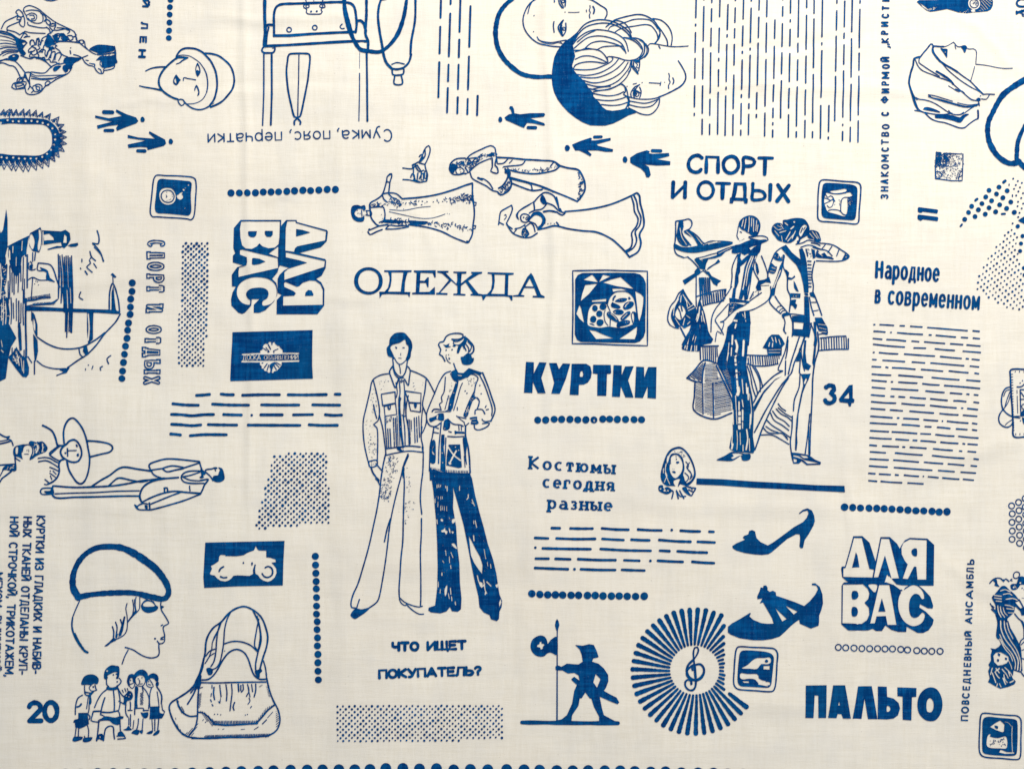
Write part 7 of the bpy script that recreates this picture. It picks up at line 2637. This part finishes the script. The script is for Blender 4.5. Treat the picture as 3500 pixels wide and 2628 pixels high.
dash_list(17, '''185,985 200,985;268,985 330,988 455,996;540,1000 598,1002;680,1008 760,1014 835,1018;910,1024 1150,1044 1440,1068;1518,1070 1602,1078;
187,1075 260,1078 338,1086;415,1090 425,1090;508,1094 680,1110 840,1118;930,1124 958,1126;1024,1130 1150,1142 1282,1154;1362,1158 1445,1164;1522,1168 1606,1176;
176,1172 296,1184;364,1186 490,1192 615,1206;698,1208 790,1216;868,1218 1000,1230 1138,1240;1216,1244 1380,1256;1436,1260 1614,1276;
180,1250 380,1272 600,1288;724,1300 882,1304;1010,1312 1140,1326 1270,1334;1382,1344 1618,1362;
178,1360 190,1360;262,1362 380,1374 512,1380;600,1382 800,1398 1002,1410;1080,1416 1240,1432 1360,1442;1426,1444 1455,1448;1504,1452 1600,1462;
168,1455 218,1458;308,1466 460,1474 600,1484;700,1490 868,1502;950,1502 1180,1522 1392,1540;1478,1544 1594,1556;
160,1550 280,1556;350,1558 378,1564;440,1566 600,1574 736,1588;822,1590 960,1600 1110,1614;1194,1610 1320,1624 1450,1634;1542,1640 1594,1648''')
tile(2940, 1240, 3.775)
dash_list(17, '''155,145 280,155 398,160;500,160 650,172 802,185;922,188 1100,206 1270,218;1368,222 1540,236;
153,225 240,232 338,240;404,244 420,244;498,248 610,256 728,262;802,268 900,280 1014,286;1084,292 1300,308 1538,330;
156,315 322,330;406,334 570,344 740,354;842,362 960,374 1080,382;1158,388 1306,400;1370,402 1398,406;1468,410 1516,416;
143,412 230,420 316,426;398,432 438,434;502,436 575,442;644,444 740,454 838,460;906,462 1010,474 1120,484;1204,488 1280,490 1360,500;1464,506 1526,514;
147,500 300,514 462,520;540,524 680,538 826,546;903,548 1080,568 1236,580;1304,582 1322,584;1384,588 1512,602;
142,588 322,602;394,606 470,612 548,618;640,622 780,634 944,646;1026,652 1140,664 1260,670;1328,674 1504,688;
136,688 280,698 418,708;486,710 504,711;565,716 752,726;820,732 900,740 998,746;1058,750 1062,750;1124,752 1250,766 1388,776;1448,778 1504,786;
131,774 300,784 474,792;546,796 660,802 764,812;836,820 914,824;996,830 1080,836 1158,846;1240,850 1378,860;1448,862 1502,870;
136,874 260,882 372,888;420,890 570,898 730,910;780,912 908,918;974,924 1100,938 1208,944;1268,946 1400,960 1518,968;
128,964 270,976 408,980;468,984 628,996;684,998 730,1000;784,1004 880,1010 974,1020;1040,1022 1150,1032 1260,1038;1324,1040 1346,1044;1388,1046 1508,1054;
128,1060 214,1068;296,1072 400,1078 500,1082;556,1084 580,1086;648,1088 750,1094 850,1102;944,1106 1070,1120 1188,1128;1278,1134 1308,1138;1386,1140 1486,1148;
134,1146 240,1154 334,1160;462,1162 620,1176 800,1188;932,1194 1130,1216 1336,1230;1466,1236 1522,1244;
130,1238 250,1246 370,1252;440,1254 600,1266 752,1278;828,1280 940,1290 1064,1298;1134,1302 1240,1310 1336,1320;1430,1324 1502,1332;
122,1328 240,1338 356,1344;448,1350 700,1368 926,1384;1008,1386 1110,1394 1214,1402;1302,1408 1490,1420;
113,1424 196,1430;254,1434 398,1442;462,1444 498,1448;576,1448 660,1456 752,1462;812,1460 816,1463;878,1466 1008,1480;1066,1482 1160,1492 1276,1500;1334,1500 1464,1512;
114,1518 218,1528;276,1528 410,1540 542,1546;620,1548 720,1554 814,1560''')
tile(3290, 580, 3.322)
motif('printed_dot_petal', 'large leaf shape of tiny dots at the right edge above the bag')
def lattice(poly, ox, oy, vx, vy, r):
    p = pts_of(poly); rr = random.Random(9)
    for i in range(-30, 31):
        for j in range(-30, 31):
            x = T[0] + (ox + i * vx[0] + j * vy[0] + rr.uniform(-3, 3)) / T[2]; y = T[1] + (oy + i * vx[1] + j * vy[1] + rr.uniform(-3, 3)) / T[2]
            if inside(p, x, y): push(ngon((x, y), r / T[2] * rr.uniform(.75, 1.2), n=8, rot=rr.random()), True)
    stuff()
lattice('570,600 615,740 640,900 650,1050 690,1300 700,1590 640,1610 500,1575 340,1500 220,1425 140,1340 170,1230 250,1070 340,930 440,770 520,690', 558, 685, (-41, 30), (30, 42), 11.5)
P('''
d 24: 625,645 680,755 662,840 652,925 695,1118
k 16: 690,1185 690,1210
f: 628,578 660,555 720,520 720,630 690,612 655,598
''')
tile(2940, 1240, 3.775)
motif('printed_stitched_bag_drawing', 'stitched bag with looped cord, cut by the right edge')
P('''
l 20: 2150,85 1940,90 1935,180 1945,400 1960,600 1970,800 1980,950 2150,950
h 8/34/0: 1945,130 1965,130 1985,900 1970,900
h 8/60/90: 1960,105 2140,100 2140,125 1965,120
h 8/60/90: 2000,910 2140,905 2140,925 2000,930
l 16: 1940,310 1880,325 1840,380 1820,480 1830,570 1850,610 1900,660 1960,690 2050,690
l 10: 1945,340 1880,360 1850,430
l 10: 1930,370 1890,480 1860,580 1830,610
l 9: 1950,360 1910,500 1870,570
l 16: 1840,600 1800,660 1785,720 1800,780 1850,820 1900,830 1950,800 1965,770
l 9: 1960,730 1900,770 1870,800
l 10: 1970,700 2060,712
l 8: 2020,350 2030,650
x 6: 2022,400 2022,420
l 14: 2020,310 2080,305 2150,230
l 12: 2060,350 2070,690
k 14: 2060,345 2150,345
l 12: 2070,380 2120,450
k 12: 2060,470 2120,470
c 10: 2100,530 2130,560 2100,600 2080,560
F: 2070,640 2120,600 2120,680 2080,690
F: 2085,700 2120,720 2120,800 2100,780
d 9: 2060,260 2090,230 2065,745
''')
tile(3240, 1680, 3.323)
motif('printed_ring_cluster', 'honeycomb of small hollow rings at the right edge')
for x, y in [(718,158),(724,247),(720,343),(722,441),(719,535),(797,118),(801,210),(797,307),(801,395),(805,489),(804,580),(872,75),(872,170),(876,258),(876,355),(880,440),(880,535),(882,632)]:
    sub('ring'); P('r 11/33: %d,%d' % (x, y))
motif('printed_vertical_line', 'thin line of capitals reading upwards, ПОВСЕДНЕВНЫЙ АНСАМБЛЬ')
for ch, ya, yb, bx, h in [('Ь',765,828,296,82),('Л',860,920,290,86),('Б',932,990,286,84),('М',1015,1090,284,84),('А',1115,1215,280,80),('С',1238,1310,278,84),('Н',1330,1395,275,84),('А',1420,1496,270,84),('Й',1580,1642,262,72)]:
    text(ch, bx, yb, bx + 2, ya, h, 16)
tile(3220, 2120, 3.27)
for ch, ya, yb, bx, h in [('Ы',195,285,330,80),('Н',310,382,328,82),('В',395,445,324,84),('Е',468,518,320,84),('Н',550,612,318,86),('Д',634,705,312,84),('Е',728,778,308,84),('С',802,868,304,86),('В',886,936,300,86),('О',958,1036,298,88),('П',1055,1120,290,84)]:
    text(ch, bx, yb, bx + 2, ya, h, 16)
motif('printed_tile_emblem', 'rounded square with pale packets at the lower right corner')
P('''
c 14: 450,1035 600,1045 750,1058 840,1065 880,1100 885,1200 880,1350 878,1480 862,1540 820,1550 650,1535 500,1525 440,1505 415,1460 412,1350 420,1200 428,1080
F: 470,1085 520,1072 650,1085 800,1100 838,1120 845,1250 840,1400 828,1490 790,1508 650,1505 500,1490 455,1470 445,1400 448,1250 452,1120
e: 535,1185 600,1140 650,1115 698,1160 690,1240 670,1245 600,1220
F: 585,1170 625,1180 620,1210 590,1195
E: 505,1290 530,1265 545,1270 530,1290 620,1310 715,1295 720,1420 650,1425 505,1405
s 26/8: 530,1320 705,1320 700,1400 530,1395
e: 635,1470 650,1440 670,1445 720,1465 808,1468 805,1482 700,1485
x 7: 785,1180 780,1300 785,1460
x 5: 700,1130 740,1140 775,1180
''')
tile(3240, 1680, 3.323)
motif('printed_braided_woman_drawing', 'woman with braided hair and striped dress, upside down at the right edge')
P('''
l 12: 468,1035 510,990 560,975 600,985 620,1010 650,985 685,1015
F: 500,1000 545,990 555,1040 580,1075 520,1060 530,1030
F: 610,990 640,995 625,1025
c 10: 765,905 800,915 805,950 770,980 740,970 738,930
l 9: 720,985 700,1000 730,1010
F: 790,980 820,955 864,970 870,1050 820,1050 780,1100 720,1110 700,1060 730,1040 770,1040
E: 725,1010 770,990 780,1020 740,1040 720,1030
b 12: 740,1080 815,1030
x 7: 750,1060 770,1090
d 8: 835,1090 860,1105
F: 565,1110 600,1070 640,1065 690,1110 750,1160 790,1210 830,1270 860,1340 855,1380 800,1340 755,1300 745,1360 700,1410 670,1440 680,1500 700,1580 760,1665 555,1665 555,1480 530,1370 535,1290 490,1195 520,1160
x 12: 520,1170 600,1180
x 12: 520,1200 600,1210
x 12: 540,1235 600,1240
x 11: 590,1120 640,1105 700,1130
x 11: 620,1160 690,1150 720,1170
x 12: 650,1215 730,1205 780,1225
x 12: 640,1280 700,1290 740,1310
x 12: 660,1320 740,1330
x 10: 680,1370 730,1370
x 12: 560,1290 570,1360 600,1420
x 12: 590,1300 600,1360 640,1420
x 10: 620,1310 640,1370 670,1400
x 14: 590,1480 590,1560 600,1665
x 14: 630,1480 630,1560 660,1665
x 12: 665,1500 680,1580 720,1665
e: 755,1250 800,1235 840,1310 815,1320
e: 760,1330 790,1340 840,1450 855,1470 800,1420
l 12: 475,1265 500,1310 530,1350
l 12: 490,1330 530,1370
l 8: 500,1290 520,1310
l 12: 750,1380 800,1440 850,1480 860,1560 862,1665
l 12: 800,1220 840,1290 870,1350
l 5: 830,1200 860,1205
F: 810,1335 864,1320 870,1390 830,1400 820,1370
''')
tile(3220, 2120, 3.27)
P('''
f: 612,0 735,0 760,80 820,180 880,300 890,400 895,480 900,560 870,580 800,555 790,640 825,680 810,710 740,740 650,760 590,730 540,700 510,685 530,640 512,560 530,520 515,490 545,440 540,380 555,330 535,305 590,315 630,290 655,260 620,180 612,80
e: 570,390 600,355 650,350 690,370 740,400 745,440 720,475 670,495 620,500 580,460
F: 620,360 650,375 640,400 620,385
F: 615,425 635,430 630,460 612,455
F: 700,410 725,415 725,440 702,435
x 13: 650,0 655,90 700,200 790,320 850,440 845,550
x 11: 690,0 700,90 750,200 840,340 880,480 875,560
x 10: 720,20 740,100 790,200
x 11: 640,150 690,260 780,370 820,470 815,540
x 11: 640,200 700,310 760,380 790,450
x 9: 740,440 770,500 780,540
x 11: 560,525 540,600
x 12: 600,530 640,580
x 12: 560,580 600,690
x 12: 590,570 620,620 640,640
x 12: 640,530 600,560
x 12: 670,540 720,600 740,640
x 11: 690,600 700,650 730,690
x 12: 680,640 710,710
x 11: 640,700 660,740
x 10: 620,700 610,730
x 10: 700,520 770,590 800,650
x 13: 760,690 800,670
x 10: 740,560 760,620
l 14: 880,0 905,60 920,150
l 12: 855,300 880,220 920,190
l 10: 880,270 920,230
l 8: 890,330 920,320
l 10: 890,420 920,430
l 12: 880,570 916,620
''')
build_all()
